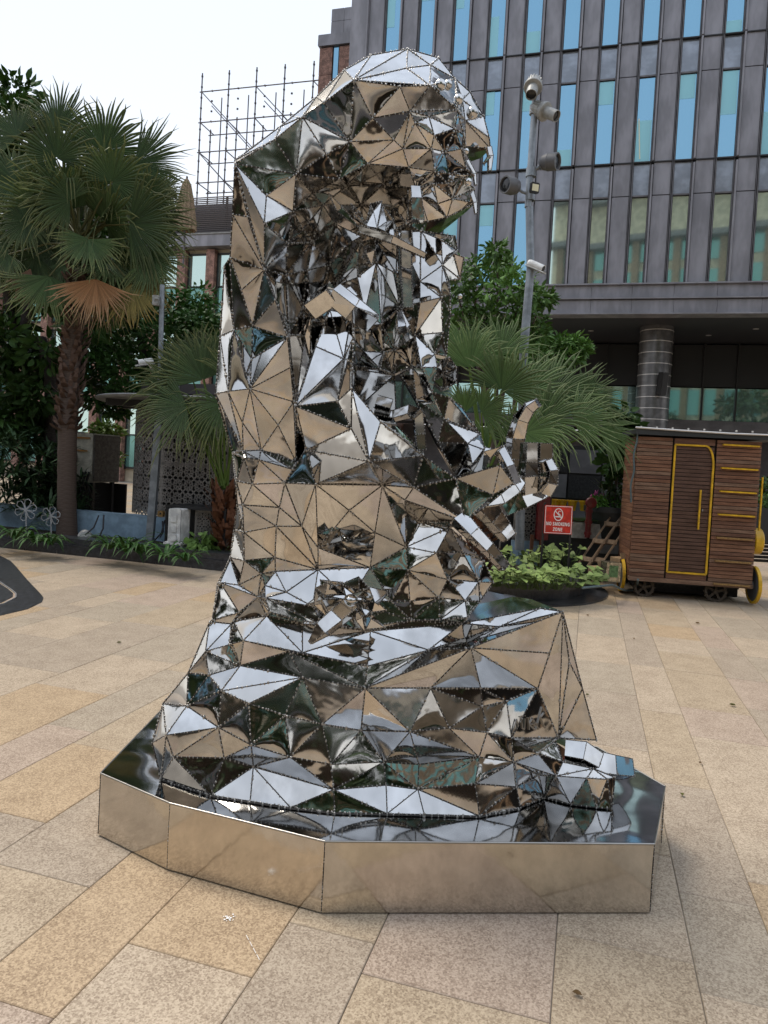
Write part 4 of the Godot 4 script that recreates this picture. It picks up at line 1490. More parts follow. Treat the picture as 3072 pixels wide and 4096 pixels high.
	# grey square post with a camera and a control box
	var po := thing("grey_post", "grey square steel post carrying a control box, in front of the pierced screen", "post")
	var q0 := at(598, 2185, 10.25)
	var q1 := at(649, 1140, 10.25)
	mb = MB.new()
	mb.bar(q0, at(636, 1690, 10.25), 0.10, 0.10)
	put("lower_tube", mb, M.pole, po)
	mb = MB.new()
	mb.tube([at(636, 1690, 10.25), q1], [0.036], 12)
	put("upper_tube", mb, M.pole, po)
	mb = MB.new()
	mb.box(at(668, 1520, 10.3) + Vector3(0.06, 0, 0), Vector3(0.22, 0.30, 0.12), Basis.IDENTITY, 0.008)
	put("control_box", mb, M.pole, po)
	mb = MB.new()
	mb.box(at(625, 1202, 10.2), Vector3(0.09, 0.14, 0.08), Basis.IDENTITY, 0.006)
	mb.lathe(at(627, 1204, 10.14), [[0.0, 0.0], [0.022, 0.0], [0.03, 0.02]], 12, Basis(Vector3.RIGHT, PI / 2))
	put("sensor_box", mb, M.lamp_grey, po)
	cctv("security_camera", "white bullet camera on a short arm of the grey post at the left", at(578, 1448, 10.1), Vector3(-0.85, -0.25, 0.5), at(634, 1482, 10.2), 1.0)
	# junction box, outdoor unit in its pierced frame, cables
	var jb := thing("junction_box", "small yellow junction box beside the grey post", "electrical box", at(645, 2055, 10.25))
	mb = MB.new()
	mb.box(Vector3.ZERO, Vector3(0.085, 0.085, 0.06), Basis(dir, Vector3.UP, -back), 0.008)
	put("case", mb, M.yellow_worn, jb)
	mb = MB.new()
	mb.lathe(Vector3(0, 0.005, 0.03), [[0.0, 0.012], [0.012, 0.012], [0.012, 0.0]], 12, Basis(Vector3.RIGHT, PI / 2))
	put("button", mb, M.black, jb)
	var fr := thing("unit_cage", "open pierced metal cage round the small outdoor unit, seen below the screen", "cage")
	var f0 := at(662, 2220, 10.0)
	var f1 := at(758, 2240, 9.9)
	var fx := (f1 - f0)
	fx.y = 0
	fx = fx.normalized()
	var fy := Vector3(fx.z, 0, -fx.x)
	var fbs := Basis(fx, Vector3.UP, -fy)
	mb = MB.new()
	for e in [[0.0, 0.0], [0.9, 0.0]]:
		mb.box(f0 + fx * e[0] + Vector3.UP * 0.33, Vector3(0.035, 0.70, 0.035), fbs)
	mb.box(f0 + fx * 0.45 + Vector3.UP * 0.69, Vector3(0.95, 0.04, 0.04), fbs)
	mb.box(f0 + fx * 0.45 + Vector3.UP * 0.69 + fy * 0.28, Vector3(0.95, 0.03, 0.5), fbs)
	mb.box(f0 + fx * 0.5 + Vector3.UP * 0.33 + fy * 0.5, Vector3(0.9, 0.66, 0.02), fbs)
	put("frame", mb, M.black, fr)
	pierced_panel(fr, func(x: float, y: float, z: float) -> Vector3: return f0 + fx * (0.40 + x) + Vector3.UP * (0.02 + y) - fy * (z - 0.1), 0.48, 0.62, 0.10)
	var ou := thing("outdoor_unit", "small white outdoor unit on a thin white stand inside the cage", "air conditioner")
	var u0 := at(716, 2100, 9.85)
	mb = MB.new()
	mb.box(u0, Vector3(0.19, 0.46, 0.24), fbs, 0.012)
	put("casing", mb, M.white, ou)
	mb = MB.new()
	mb.box(u0 + Vector3(0.0, 0.10, 0) - fy * 0.13, Vector3(0.09, 0.10, 0.03), fbs, 0.01)
	mb.box(u0 + Vector3(0.0, -0.03, 0) - fy * 0.125, Vector3(0.08, 0.12, 0.02), fbs, 0.006)
	mb.box(u0 + Vector3(0.01, -0.16, 0) - fy * 0.14, Vector3(0.11, 0.09, 0.06), fbs, 0.012)
	put("valve_cover", mb, M.white, ou)
	mb = MB.new()
	for e in [-0.10, 0.11]:
		mb.box(u0 + fx * e + Vector3.DOWN * 0.36 - fy * 0.1, Vector3(0.025, 0.28, 0.025), fbs)
	mb.box(u0 + Vector3.DOWN * 0.245 - fy * 0.05, Vector3(0.27, 0.03, 0.22), fbs)
	put("stand", mb, M.white, ou)
	var kn := thing("round_conduit_box", "small pale round conduit box lying at the foot of the blue wall", "electrical box", at(342, 2148, 10.6))
	mb = MB.new()
	mb.lathe(Vector3.ZERO, [[0.0, -0.05], [0.08, -0.05], [0.10, -0.03], [0.10, 0.05], [0.06, 0.08], [0.0, 0.08]], 20, Basis(Vector3.RIGHT, 1.2))
	put("body", mb, M.lamp_grey, kn)
	var cb2 := thing("wall_cables", "dark cables hanging down the blue wall to the round conduit box", "cable")
	for q in [[395, 2062, 340, 2140], [415, 2060, 395, 2150], [660, 2080, 615, 2165], [650, 2085, 640, 2150]]:
		mb = MB.new()
		var pa := at(q[0], q[1], 10.6)
		var pb := at(q[2], q[3], 10.45)
		mb.tube([pa, (pa + pb) * 0.5 + Vector3(0.04, -0.03, 0.03), pb], [0.012], 6)
		put("cable", mb, M.cable, cb2)
	# two flowers bent from white light tube
	for q in [[103, 2040, 0.17, "left of the two wire flowers"], [203, 2065, 0.15, "right one, touching the palm trunk"]]:
		var fl := thing("wire_flower", "white outlined flower of bent tube, %s" % q[3], "garden ornament", Vector3.ZERO, 0.0, "wire flowers in the left bed")
		var c := at(q[0], q[1], 10.75)
		for k in 6:
			mb = MB.new()
			var loop := []
			for e in 9:
				var u: float = TAU * e / 8.0
				var lp := Vector2(0.5 - 0.5 * cos(u), 0.36 * sin(u) * (0.5 - 0.5 * cos(u)) * 1.3)
				loop.append(c + Vector3(lp.x * q[2], lp.y * q[2], 0.0).rotated(Vector3.BACK, TAU * k / 6.0 + 0.3))
			mb.tube(loop, [0.007], 5, false)
			put("petal", mb, M.wire_white, fl)
		mb = MB.new()
		mb.tube([c, c + Vector3(0.02, -0.3, 0), c + Vector3(0.05, -0.62, 0)], [0.010], 6)
		put("stalk", mb, M.wire_white, fl)

func cctv(called: String, label: String, head: Vector3, look: Vector3, root: Vector3, sc: float) -> void:
	var t := thing(called, label, "security camera")
	var d := look.normalized()
	var x := d.cross(Vector3.UP).normalized()
	var bs := Basis(x, d, x.cross(d))
	var mb := MB.new()
	mb.lathe(head, [[0.0, -0.12 * sc], [0.036 * sc, -0.12 * sc], [0.045 * sc, -0.10 * sc], [0.045 * sc, 0.09 * sc], [0.0, 0.09 * sc]], 16, bs)
	mb.box(head + x.cross(d) * -0.035 * sc, Vector3(0.085 * sc, 0.27 * sc, 0.03 * sc), bs, 0.01 * sc)
	put("housing", mb, M.white, t)
	mb = MB.new()
	mb.lathe(head, [[0.0, 0.092 * sc], [0.036 * sc, 0.092 * sc], [0.036 * sc, 0.08 * sc]], 16, bs)
	put("lens", mb, M.lens, t)
	mb = MB.new()
	mb.tube([head - d * 0.05 * sc, (head + root) * 0.5 + Vector3.DOWN * 0.03 * sc, root], [0.02 * sc, 0.018 * sc, 0.018 * sc], 8)
	mb.lathe(root, [[0.0, -0.05 * sc], [0.035 * sc, -0.05 * sc], [0.035 * sc, 0.05 * sc], [0.0, 0.05 * sc]], 10)
	put("arm", mb, M.white, t)

# ================================================================ floodlight mast
func can_light(parent_label: String, c: Vector3, look: Vector3, r0: float, ln: float, root: Vector3, kind: int, called: String, group: String) -> void:
	var t := thing(called, parent_label, "floodlight", Vector3.ZERO, 0.0, group)
	var d := look.normalized()
	var x := d.cross(Vector3.UP).normalized()
	var bs := Basis(x, d, x.cross(d))
	var mb := MB.new()
	if kind == 0:   # pale projector: finned back, flange, narrow snoot
		mb.lathe(c, [[0.0, -ln * 0.55], [r0 * 0.9, -ln * 0.5], [r0 * 1.0, -ln * 0.1]], 28, bs)
		for k in 16:
			var an := TAU * k / 16.0
			mb.box(c + bs * Vector3(cos(an) * r0 * 0.97, -ln * 0.36, sin(an) * r0 * 0.97), Vector3(r0 * 0.12, ln * 0.3, r0 * 0.12), bs * Basis(Vector3.UP, -an))
		mb.lathe(c, [[r0 * 1.0, -ln * 0.12], [r0 * 1.22, -ln * 0.10], [r0 * 1.25, 0.0], [r0 * 1.2, ln * 0.04], [r0 * 0.7, ln * 0.06]], 28, bs)
		put("body", mb, M.lamp_grey, t)
		mb = MB.new()
		mb.lathe(c, [[r0 * 0.74, 0.0], [r0 * 0.74, ln * 0.62], [r0 * 0.66, ln * 0.62], [r0 * 0.64, ln * 0.4]], 28, bs)
		put("snoot", mb, M.lamp_grey, t)
		mb = MB.new()
		mb.lathe(c, [[r0 * 0.66, ln * 0.52], [r0 * 0.3, ln * 0.55], [0.0, ln * 0.56]], 24, bs)
		put("lens", mb, M.lens, t)
	else:   # round dark spot
		mb.lathe(c, [[0.0, -ln * 0.5], [r0 * 0.45, -ln * 0.48], [r0 * 0.85, -ln * 0.3], [r0, 0.0], [r0 * 0.98, ln * 0.5], [r0 * 0.84, ln * 0.5], [r0 * 0.80, ln * 0.38]], 28, bs)
		mb.lathe(c, [[r0 * 1.01, -0.012], [r0 * 1.03, 0.0], [r0 * 1.01, 0.012]], 28, bs)
		put("body", mb, M.lamp_dark, t)
		mb = MB.new()
		mb.lathe(c, [[r0 * 0.82, ln * 0.40], [r0 * 0.4, ln * 0.43], [0.0, ln * 0.44]], 24, bs)
		put("lens", mb, M.lens, t)
	mb = MB.new()
	mb.tube([c - d * ln * 0.3 if kind else c, (c - d * ln * 0.35).lerp(root, 0.5) + Vector3.DOWN * 0.02, root], [0.025, 0.022, 0.025], 8)
	put("bracket", mb, M.pole, t)

func build_mast() -> void:
	var d := 9.6
	var t := thing("floodlight_mast", "tall grey tubular mast carrying five lights and a camera in front of the office block", "lamp post")
	var b := at(2078, 2200, d)
	var m := at(2122, 1080, d)
	var tp := at(2142, 385, d)
	var mb := MB.new()
	mb.tube([b, at(2095, 1400, d), m], [0.062, 0.060, 0.056], 20)
	put("lower_tube", mb, M.pole, t)
	mb = MB.new()
	mb.tube([at(2112, 830, d), tp], [0.047, 0.045], 18)
	put("upper_tube", mb, M.pole, t)
	for q in [[2121, 785], [2124, 690], [2138, 440]]:
		mb = MB.new()
		mb.lathe(at(q[0], q[1], d), [[0.05, -0.06], [0.068, -0.06], [0.068, 0.06], [0.05, 0.06]], 18)
		put("collar", mb, M.pole, t)
	mb = MB.new()
	mb.tube([m, at(2118, 830, d)], [0.053], 18)
	put("middle_tube", mb, M.pole, t)
	can_light("topmost pale projector floodlight pointing down on the mast", at(2132, 350, d - 0.12), Vector3(-0.18, -0.72, 0.55), 0.10, 0.34, at(2142, 420, d), 0, "projector_light", "projectors on the mast")
	can_light("second pale projector floodlight from the top, pointing down to the right", at(2180, 447, d - 0.1), Vector3(0.62, -0.50, 0.55), 0.10, 0.34, at(2138, 442, d), 0, "projector_light", "projectors on the mast")
	can_light("round dark spotlight on the right arm of the mast", at(2195, 648, d - 0.05), Vector3(0.80, -0.12, 0.55), 0.115, 0.26, at(2130, 682, d), 1, "round_spotlight", "round spotlights on the mast")
	can_light("round dark spotlight on the left arm of the mast", at(2047, 744, d - 0.05), Vector3(-0.80, -0.10, 0.55), 0.115, 0.26, at(2112, 775, d), 1, "round_spotlight", "round spotlights on the mast")
	var f := thing("led_floodlight", "small square black floodlight with a pale face on the mast", "floodlight", at(2138, 752, d - 0.16), 0.35)
	mb = MB.new()
	mb.box(Vector3.ZERO, Vector3(0.125, 0.135, 0.045), Basis(Vector3.RIGHT, 0.15), 0.01)
	put("case", mb, M.black, f)
	mb = MB.new()
	mb.box(Vector3(0, -0.002, 0.024), Vector3(0.095, 0.085, 0.004), Basis(Vector3.RIGHT, 0.15))
	put("face", mb, M.led, f)
	cctv("security_camera", "white bullet camera on the right side of the floodlight mast", at(2148, 1065, d - 0.1), Vector3(0.75, -0.45, 0.5), at(2120, 1058, d), 1.15)

# ================================================================ the wooden wagon
func build_wagon() -> void:
	var w0 := Vector3(3.20, 0, -9.09)
	var ang := -atan2(0.2, 1.49)
	var t := thing("wooden_wagon", "dark plank wagon kiosk on wheels with yellow door frame and yellow step bars", "wagon", w0, ang)
	var r := RandomNumberGenerator.new()
	r.seed = 44
	var W := 1.50
	var y0 := 0.27
	var y1 := 2.06
	var dep := 0.75
	var body := MB.new()
	body.box(Vector3(W * 0.5 + 0.02, (y0 + y1) * 0.5, -dep * 0.5 - 0.02), Vector3(W - 0.05, y1 - y0 - 0.01, dep - 0.04))
	put("body", body, M.black, t)
	var n := 37
	var ph := (y1 - y0) / n
	for i in n:
		var y := y0 + ph * (i + 0.5)
		for s in [[0.0, 0.435], [0.455, 0.945], [0.965, W]]:
			var door: bool = s[0] > 0.4 and s[0] < 0.5
			if door and (y > 1.98 or y < 0.35):
				continue
			var mb := MB.new()
			mb.box(Vector3((s[0] + s[1]) * 0.5, y, -0.006 if door else 0.0), Vector3(s[1] - s[0] - 0.006, ph - 0.0075, 0.02), Basis(Vector3.RIGHT, r.randfn(0, 0.015)), 0.0015)
			put("plank", mb, M.door_plank if door else M["plank%d" % (r.randi() % 4)], t)
		var sd := MB.new()
		sd.box(Vector3(0.012, y, -dep * 0.5 - 0.02), Vector3(0.02, ph - 0.004, dep - 0.02), Basis.IDENTITY, 0.002)
		put("plank", sd, M["plank%d" % (r.randi() % 3)], t)
	for q in [[1.98, y1], [y0, 0.35]]:
		var mb := MB.new()
		mb.box(Vector3(0.70, (q[0] + q[1]) * 0.5, -0.002), Vector3(0.49, q[1] - q[0] - 0.004, 0.018))
		put("plank", mb, M.plank1, t)
	var rail := MB.new()
	rail.box(Vector3(W * 0.5, y0 - 0.03, -0.01), Vector3(W + 0.01, 0.055, 0.05), Basis.IDENTITY, 0.004)
	put("bottom_rail", rail, M.plank3, t)
	# door frame: square left, rounded right shoulder
	var fr := []
	for q in [[0.462, 0.355], [0.462, 1.975], [0.83, 1.975]]:
		fr.append(Vector3(q[0], q[1], 0.02))
	for k in range(1, 8):
		var an := PI / 2 - k * PI / 2 / 7.0
		fr.append(Vector3(0.83 + 0.105 * cos(an), 1.975 - 0.26 + 0.26 * sin(an), 0.02))
	fr.append(Vector3(0.935, 0.355, 0.02))
	fr.append(fr[0])
	var dr := MB.new()
	for i in fr.size() - 1:
		dr.bar(fr[i], fr[i + 1], 0.022, 0.022)
	put("door_frame", dr, M.yellow, t)
	var hd := MB.new()
	hd.bar(Vector3(0.80, 0.92, 0.035), Vector3(0.80, 1.42, 0.035), 0.018, 0.03)
	put("door_handle", hd, M.yellow, t)
	var ky := MB.new()
	ky.box(Vector3(0.845, 1.165, 0.012), Vector3(0.012, 0.03, 0.006), Basis.IDENTITY, 0.002)
	put("keyhole", ky, M.lamp_grey, t)
	for k in 7:
		var y := 2.0 - 0.292 * k
		var mb := MB.new()
		mb.box(Vector3(1.245, y, 0.03), Vector3(0.435, 0.02, 0.05), Basis(Vector3.BACK, -0.006), 0.004)
		put("step_bar", mb, M.yellow if k < 4 else M.yellow_worn, t)
	# roof edge with a pale pipe and clips
	var rf := MB.new()
	rf.box(Vector3(W * 0.5 + 0.08, 2.115, -dep * 0.5), Vector3(W + 0.24, 0.07, dep + 0.16), Basis.IDENTITY, 0.006)
	put("roof", rf, M.pot_dark, t)
	rf = MB.new()
	rf.tube([Vector3(-0.05, 2.165, 0.09), Vector3(0.5, 2.150, 0.10), Vector3(1.1, 2.140, 0.10), Vector3(1.75, 2.145, 0.09)], [0.012], 8)
	put("roof_pipe", rf, M.ring, t)
	for k in 9:
		var cl := MB.new()
		cl.box(Vector3(0.02 + 0.19 * k, 2.175, 0.085), Vector3(0.018, 0.022, 0.02), Basis.IDENTITY, 0.003)
		put("clip", cl, M.white, t)
	var hs := MB.new()
	var hp := []
	for k in 14:
		hp.append(Vector3(-0.015 + 0.012 * sin(k * 1.1) - 0.03 * (k / 13.0), 2.12 - k * 0.07, 0.02))
	hs.tube(hp, [0.012], 7)
	put("hose", hs, M.hose, t)
	# cast iron wheels under it and large yellow-rimmed wheels at both sides
	for q in [[0.22, 0.125], [1.10, 0.135]]:
		var wh := MB.new()
		var c := Vector3(q[0], q[1], -0.10)
		var bs := Basis(Vector3.RIGHT, PI / 2)
		wh.lathe(c, [[q[1] - 0.03, -0.025], [q[1], -0.025], [q[1], 0.025], [q[1] - 0.03, 0.025], [q[1] - 0.03, -0.025]], 28, bs)
		wh.lathe(c, [[0.0, -0.03], [0.03, -0.03], [0.03, 0.03], [0.0, 0.03]], 14, bs)
		for k in 5:
			var an := TAU * k / 5.0 + 0.2
			wh.bar(c, c + Vector3(cos(an), sin(an), 0) * (q[1] - 0.02), 0.03, 0.03)
		var hubn := put("wheel", wh, M.rust, t)
		wh = MB.new()
		for k in 14:
			var an := TAU * k / 14.0
			wh.box(c + Vector3(cos(an), sin(an), 0) * (q[1] + 0.002), Vector3(0.02, 0.02, 0.04), Basis(Vector3.BACK, an))
		put("tread", wh, M.rust, hubn)
	for q in [[-0.035, 0.24, 0.22, -0.30], [1.56, 0.25, 0.24, -0.12]]:
		var wh := MB.new()
		var c := Vector3(q[0], q[1], q[3])
		var bs := Basis(Vector3.FORWARD, PI / 2)
		wh.lathe(c, [[q[2] - 0.03, -0.018], [q[2], -0.018], [q[2], 0.018], [q[2] - 0.03, 0.018], [q[2] - 0.03, -0.018]], 36, bs)
		var wn := put("side_wheel", wh, M.yellow, t)
		wh = MB.new()
		wh.lathe(c, [[0.0, -0.008], [q[2] - 0.03, -0.008], [q[2] - 0.03, 0.008], [0.0, 0.008]], 30, bs)
		wh.lathe(c, [[0.0, -0.04], [0.05, -0.03], [0.05, 0.03], [0.0, 0.04]], 16, bs)
		put("disc", wh, M.lamp_dark, wn)
	var ch := MB.new()
	ch.box(Vector3(0.75, 0.20, -0.40), Vector3(1.3, 0.06, 0.5))
	ch.box(Vector3(0.85, 0.13, -0.85), Vector3(1.25, 0.20, 0.9))  # low dark block added for the shade under the wagon
	ch.tube([Vector3(0.22, 0.125, -0.1), Vector3(0.22, 0.125, -0.6)], [0.02], 8)
	ch.tube([Vector3(1.10, 0.135, -0.1), Vector3(1.10, 0.135, -0.6)], [0.02], 8)
	put("chassis_with_shade_block", ch, M.iron, t)
	# yellow drum and rod at the right side
	var dm := MB.new()
	dm.lathe(Vector3(1.52, 0.80, -0.2), [[0.0, 0.0], [0.16, 0.0], [0.17, 0.01], [0.17, 0.10], [0.16, 0.11], [0.0, 0.11]], 28, Basis(Vector3.FORWARD, PI / 2))
	put("side_drum", dm, M.yellow, t)
	dm = MB.new()
	dm.bar(Vector3(1.535, 0.95, 0.0), Vector3(1.535, 1.62, 0.0), 0.016, 0.03)
	put("side_rod", dm, M.yellow, t)

# ================================================================ sign, pots, hydrant and clutter between bed and wagon
func letters(text: String, size: float, font_name: String, bold: bool) -> TextMesh:
	var f := SystemFont.new()
	f.font_names = PackedStringArray([font_name])
	f.font_weight = 700 if bold else 400
	var m := TextMesh.new()
	m.text = text
	m.font = f
	m.font_size = 64
	m.pixel_size = size / 64.0
	m.depth = 0.002
	return m

func build_corner_things() -> void:
	var r := RandomNumberGenerator.new()
	r.seed = 12
	# ---- the sign
	var d := 8.6
	var c := at(2233, 2079, d)
	var t := thing("no_smoking_sign", "red square NO SMOKING ZONE sign on two thin black posts in the curved bed", "sign", c, deg_to_rad(-3.0))
	var tilt := Basis(Vector3.BACK, deg_to_rad(0.6))
	var mb := MB.new()
	mb.box(Vector3.ZERO, Vector3(0.335, 0.345, 0.012), tilt, 0.003)
	put("plate", mb, M.red, t)
	mb = MB.new()
	for q in [[0, 0.162, 0.318, 0.006], [0, -0.162, 0.318, 0.006], [-0.157, 0, 0.006, 0.318], [0.157, 0, 0.006, 0.318]]:
		mb.box(Vector3(q[0], q[1], 0.0075), Vector3(q[2], q[3], 0.003), tilt)
	put("border", mb, M.print, t)
	# the circle with the struck-out cigarette
	mb = MB.new()
	var ring := []
	for k in 33:
		var an := TAU * k / 32.0
		ring.append(Vector3(-0.003 + cos(an) * 0.052, 0.063 + sin(an) * 0.072, 0.008))
	for k in 32:
		mb.bar(ring[k], ring[k + 1], 0.010, 0.003)
	mb.bar(Vector3(-0.042, 0.106, 0.008), Vector3(0.036, 0.02, 0.008), 0.010, 0.003)
	mb.box(Vector3(-0.008, 0.036, 0.008), Vector3(0.062, 0.013, 0.003))
	mb.box(Vector3(0.032, 0.036, 0.008), Vector3(0.008, 0.013, 0.003))
	var sm := []
	for k in 7:
		var an := PI * 1.35 - k * 0.55
		sm.append(Vector3(0.012 + cos(an) * 0.018, 0.088 + sin(an) * 0.018, 0.008))
	for k in 6:
		mb.bar(sm[k], sm[k + 1], 0.007, 0.003)
	mb.bar(sm[0], sm[0] + Vector3(0.026, -0.022, 0), 0.007, 0.003)
	put("emblem", mb, M.print, t)
	for q in [["NO SMOKING", -0.052, 0.058], ["ZONE", -0.118, 0.058]]:
		var lt := put("lettering", letters(q[0], q[2], "Droid Sans", true), M.print, t)
		lt.position = Vector3(-0.002, q[1], 0.008)
		lt.scale = Vector3(0.76, 1.0, 1.0)
	for q in [[-0.172, 0.06], [0.155, 0.0]]:
		mb = MB.new()
		mb.bar(Vector3(q[0], -0.72, -0.02), Vector3(q[0] + 0.006, 0.18 + q[1] * 0.3, -0.02), 0.022, 0.02)
		put("post", mb, M.black, t)
	# ---- planter ledge with artificial turf, behind the bed
	var lg := thing("turf_ledge", "dark raised ledge topped with green artificial turf behind the sign", "ledge")
	var l0 := at(2040, 2080, 10.4)
	l0.y = 0
	var l1 := at(2640, 2140, 10.3)
	l1.y = 0
	var ld := (l1 - l0).normalized()
	var lb := Vector3(ld.z, 0, -ld.x)
	if lb.z > 0:
		lb = -lb
	var lbs := Basis(ld, Vector3.UP, -lb)
	var ll := l0.distance_to(l1)
	mb = MB.new()
	mb.box(l0 + ld * ll * 0.5 + lb * 0.6 + Vector3.UP * 0.32, Vector3(ll, 0.66, 1.2), lbs, 0.02)
	put("block", mb, M.pot_dark, lg)
	mb = MB.new()
	mb.box(l0 + ld * ll * 0.5 + lb * 0.6 + Vector3.UP * 0.66, Vector3(ll - 0.02, 0.02, 1.16), lbs)
	put("turf", mb, M.turf, lg)
	mb = MB.new()
	mb.box(l0 + ld * (ll - 0.45) - lb * 0.02 + Vector3.UP * 0.50, Vector3(0.8, 0.2, 0.03), lbs)
	put("pale_slab", mb, M.roof, lg)
	# ---- dark glazed partition behind
	var gp := thing("dark_partition", "dark gridded partition behind the yellow flower pots", "partition")
	var g0 := l0 + lb * 1.5
	for i in 6:
		for j in 3:
			mb = MB.new()
			mb.box(g0 + ld * (0.28 + 0.55 * i) + Vector3.UP * (0.9 + 0.42 * j), Vector3(0.52, 0.39, 0.03), lbs)
			put("pane", mb, M.clad_dark if (i + j) % 3 else M.iron, gp)
	mb = MB.new()
	mb.box(g0 + ld * 1.7 + Vector3.UP * 1.0 + lb * 0.03, Vector3(3.6, 2.0, 0.03), lbs)
	put("frame", mb, M.black, gp)
	# ---- shelf with five yellow pots
	var sh := thing("slatted_shelf", "pale wooden slatted rack carrying the yellow pots behind the sign", "shelf")
	var s0 := at(2200, 2050, 10.75)
	for k in 4:
		mb = MB.new()
		mb.box(s0 + ld * 0.45 + Vector3.DOWN * (0.10 + 0.115 * k), Vector3(1.0, 0.085, 0.02), lbs, 0.003)
		put("slat", mb, M.pallet, sh)
	mb = MB.new()
	for e in [0.0, 0.9]:
		mb.box(s0 + ld * e + Vector3.DOWN * 0.5 + lb * 0.03, Vector3(0.05, 1.1, 0.03), lbs)
	put("uprights", mb, M.pallet, sh)
	var word := ["hidden behind the top of the sign, leftmost", "over the sign, second from the left", "over the right corner of the sign, third from the left", "fourth from the left, without flowers, just right of the sign", "rightmost, holding pink flowers"]
	var px := [2218, 2248, 2289, 2335, 2374]
	for k in 5:
		var pc := at(px[k], 2018 + 2.0 * k, 10.6)
		var pt := thing("yellow_pot", "small yellow plastic flower pot, %s" % word[k], "flower pot", pc, 0.0, "yellow pots on the rack")
		mb = MB.new()
		mb.lathe(Vector3.ZERO, [[0.0, -0.075], [0.048, -0.075], [0.068, 0.055], [0.078, 0.055], [0.080, 0.078], [0.066, 0.078], [0.06, 0.05], [0.0, 0.05]], 20)
		put("bowl", mb, M.yellow, pt)
		if k == 4:
			var fl := MB.new()
			for j in 60:
				var dd := rand_dir(r)
				var p := Vector3(0.04, 0.17, 0.02) + dd * Vector3(0.10, 0.07, 0.07) * pow(r.randf(), 0.4)
				var q := rand_dir(r) * 0.02
				var w := rand_dir(r).cross(q).normalized() * 0.016
				fl.quad(p - q, p - w, p + q, p + w)
			put("blossom", fl, M.flower, pt)
			fl = MB.new()
			fl.col = Color(0.07, 0.13, 0.03)
			for j in 26:
				var dd := rand_dir(r)
				var p := Vector3(0.02, 0.11, 0.02) + dd * 0.06
				var q := rand_dir(r) * 0.03
				fl.quad(p - q, p + q.cross(dd) * 0.5, p + q, p - q.cross(dd) * 0.5)
			put("leaves", fl, M.leaf, pt)
	# ---- red fire hydrant inlet
	var hy := thing("hydrant_inlet", "dark red fire inlet pipe with a round capped head right of the sign", "fire hydrant")
	var h0 := at(2350, 2150, 10.15)
	mb = MB.new()
	mb.tube([h0, h0 + Vector3.UP * 0.46], [0.042], 18)
	put("pipe", mb, M.maroon, hy)
	mb = MB.new()
	mb.lathe(h0 + Vector3.UP * 0.50 + Vector3.BACK * 0.05, [[0.0, -0.09], [0.05, -0.09], [0.052, -0.02], [0.072, -0.02], [0.08, 0.0], [0.08, 0.03], [0.07, 0.045], [0.0, 0.055]], 28, Basis(Vector3.RIGHT, PI / 2))
	put("cap", mb, M.maroon, hy)
	for k in 3:
		mb = MB.new()
		mb.lathe(h0 + Vector3.UP * (0.06 + 0.16 * k), [[0.043, -0.02], [0.052, -0.02], [0.052, 0.02], [0.043, 0.02]], 18)
		put("coupling", mb, M.maroon, hy)
	# ---- pots
	var bp := thing("black_tub", "large black tub of grassy plants between the hydrant and the wagon", "planter", at(2438, 2150, 10.5))
	mb = MB.new()
	mb.lathe(Vector3.ZERO, [[0.0, 0.0], [0.30, 0.0], [0.38, 0.38], [0.40, 0.38], [0.40, 0.46], [0.36, 0.46], [0.35, 0.40], [0.0, 0.40]], 28)
	put("tub", mb, M.pot_dark, bp)
	var out := []
	var tints := []
	sprays(r, [[Vector3(-0.15, 0.48, 0.1), 0.2], [Vector3(0.1, 0.5, 0.1), 0.22], [Vector3(0.25, 0.5, 0.0), 0.16], [Vector3(-0.25, 0.5, 0.15), 0.14]], 160, 1.0, out, tints, Color(0.08, 0.19, 0.03))
	many("foliage", leaf_mesh(0.05, 0.025), M.leaf, bp, out, tints)
	for k in 26:
		mb = MB.new()
		mb.col = Color(0.10, 0.12, 0.09)
		var an := r.randf() * TAU
		var o := Vector3(cos(an), 0, sin(an))
		var sd := o.cross(Vector3.UP) * 0.014
		var L := r.randf_range(0.3, 0.55)
		var p := Vector3(-0.05, 0.45, 0)
		var p1 := p + o * L * 0.3 + Vector3.UP * L * 0.6
		var p2 := p + o * L * 0.62 + Vector3.UP * L * 0.8
		mb.quad(p - sd, p1 - sd, p1 + sd, p + sd)
		mb.quad(p1 - sd, p2 - sd * 0.1, p2 + sd * 0.1, p1 + sd)
		put("blade", mb, M.leaf, bp)
	mb = MB.new()
	mb.tube([Vector3(0.03, 0.4, 0), Vector3(0.05, 1.0, 0)], [0.02], 7)
	put("stem", mb, M.bark, bp)
	for q in [[2312, 2120, "left of the red hydrant"], [2385, 2125, "right of the red hydrant"]]:
		var wp := thing("white_planter", "pale planter with a fern, %s" % q[2], "planter", at(q[0], q[1] + 25, 10.35), 0.0, "pale fern planters")
		mb = MB.new()
		mb.hexa([Vector3(-0.13, 0.2, -0.1), Vector3(0.13, 0.2, -0.1), Vector3(0.10, -0.02, -0.08), Vector3(-0.10, -0.02, -0.08), Vector3(-0.13, 0.2, 0.1), Vector3(0.13, 0.2, 0.1), Vector3(0.10, -0.02, 0.08), Vector3(-0.10, -0.02, 0.08)])
		put("tub", mb, M.pot_white, wp)
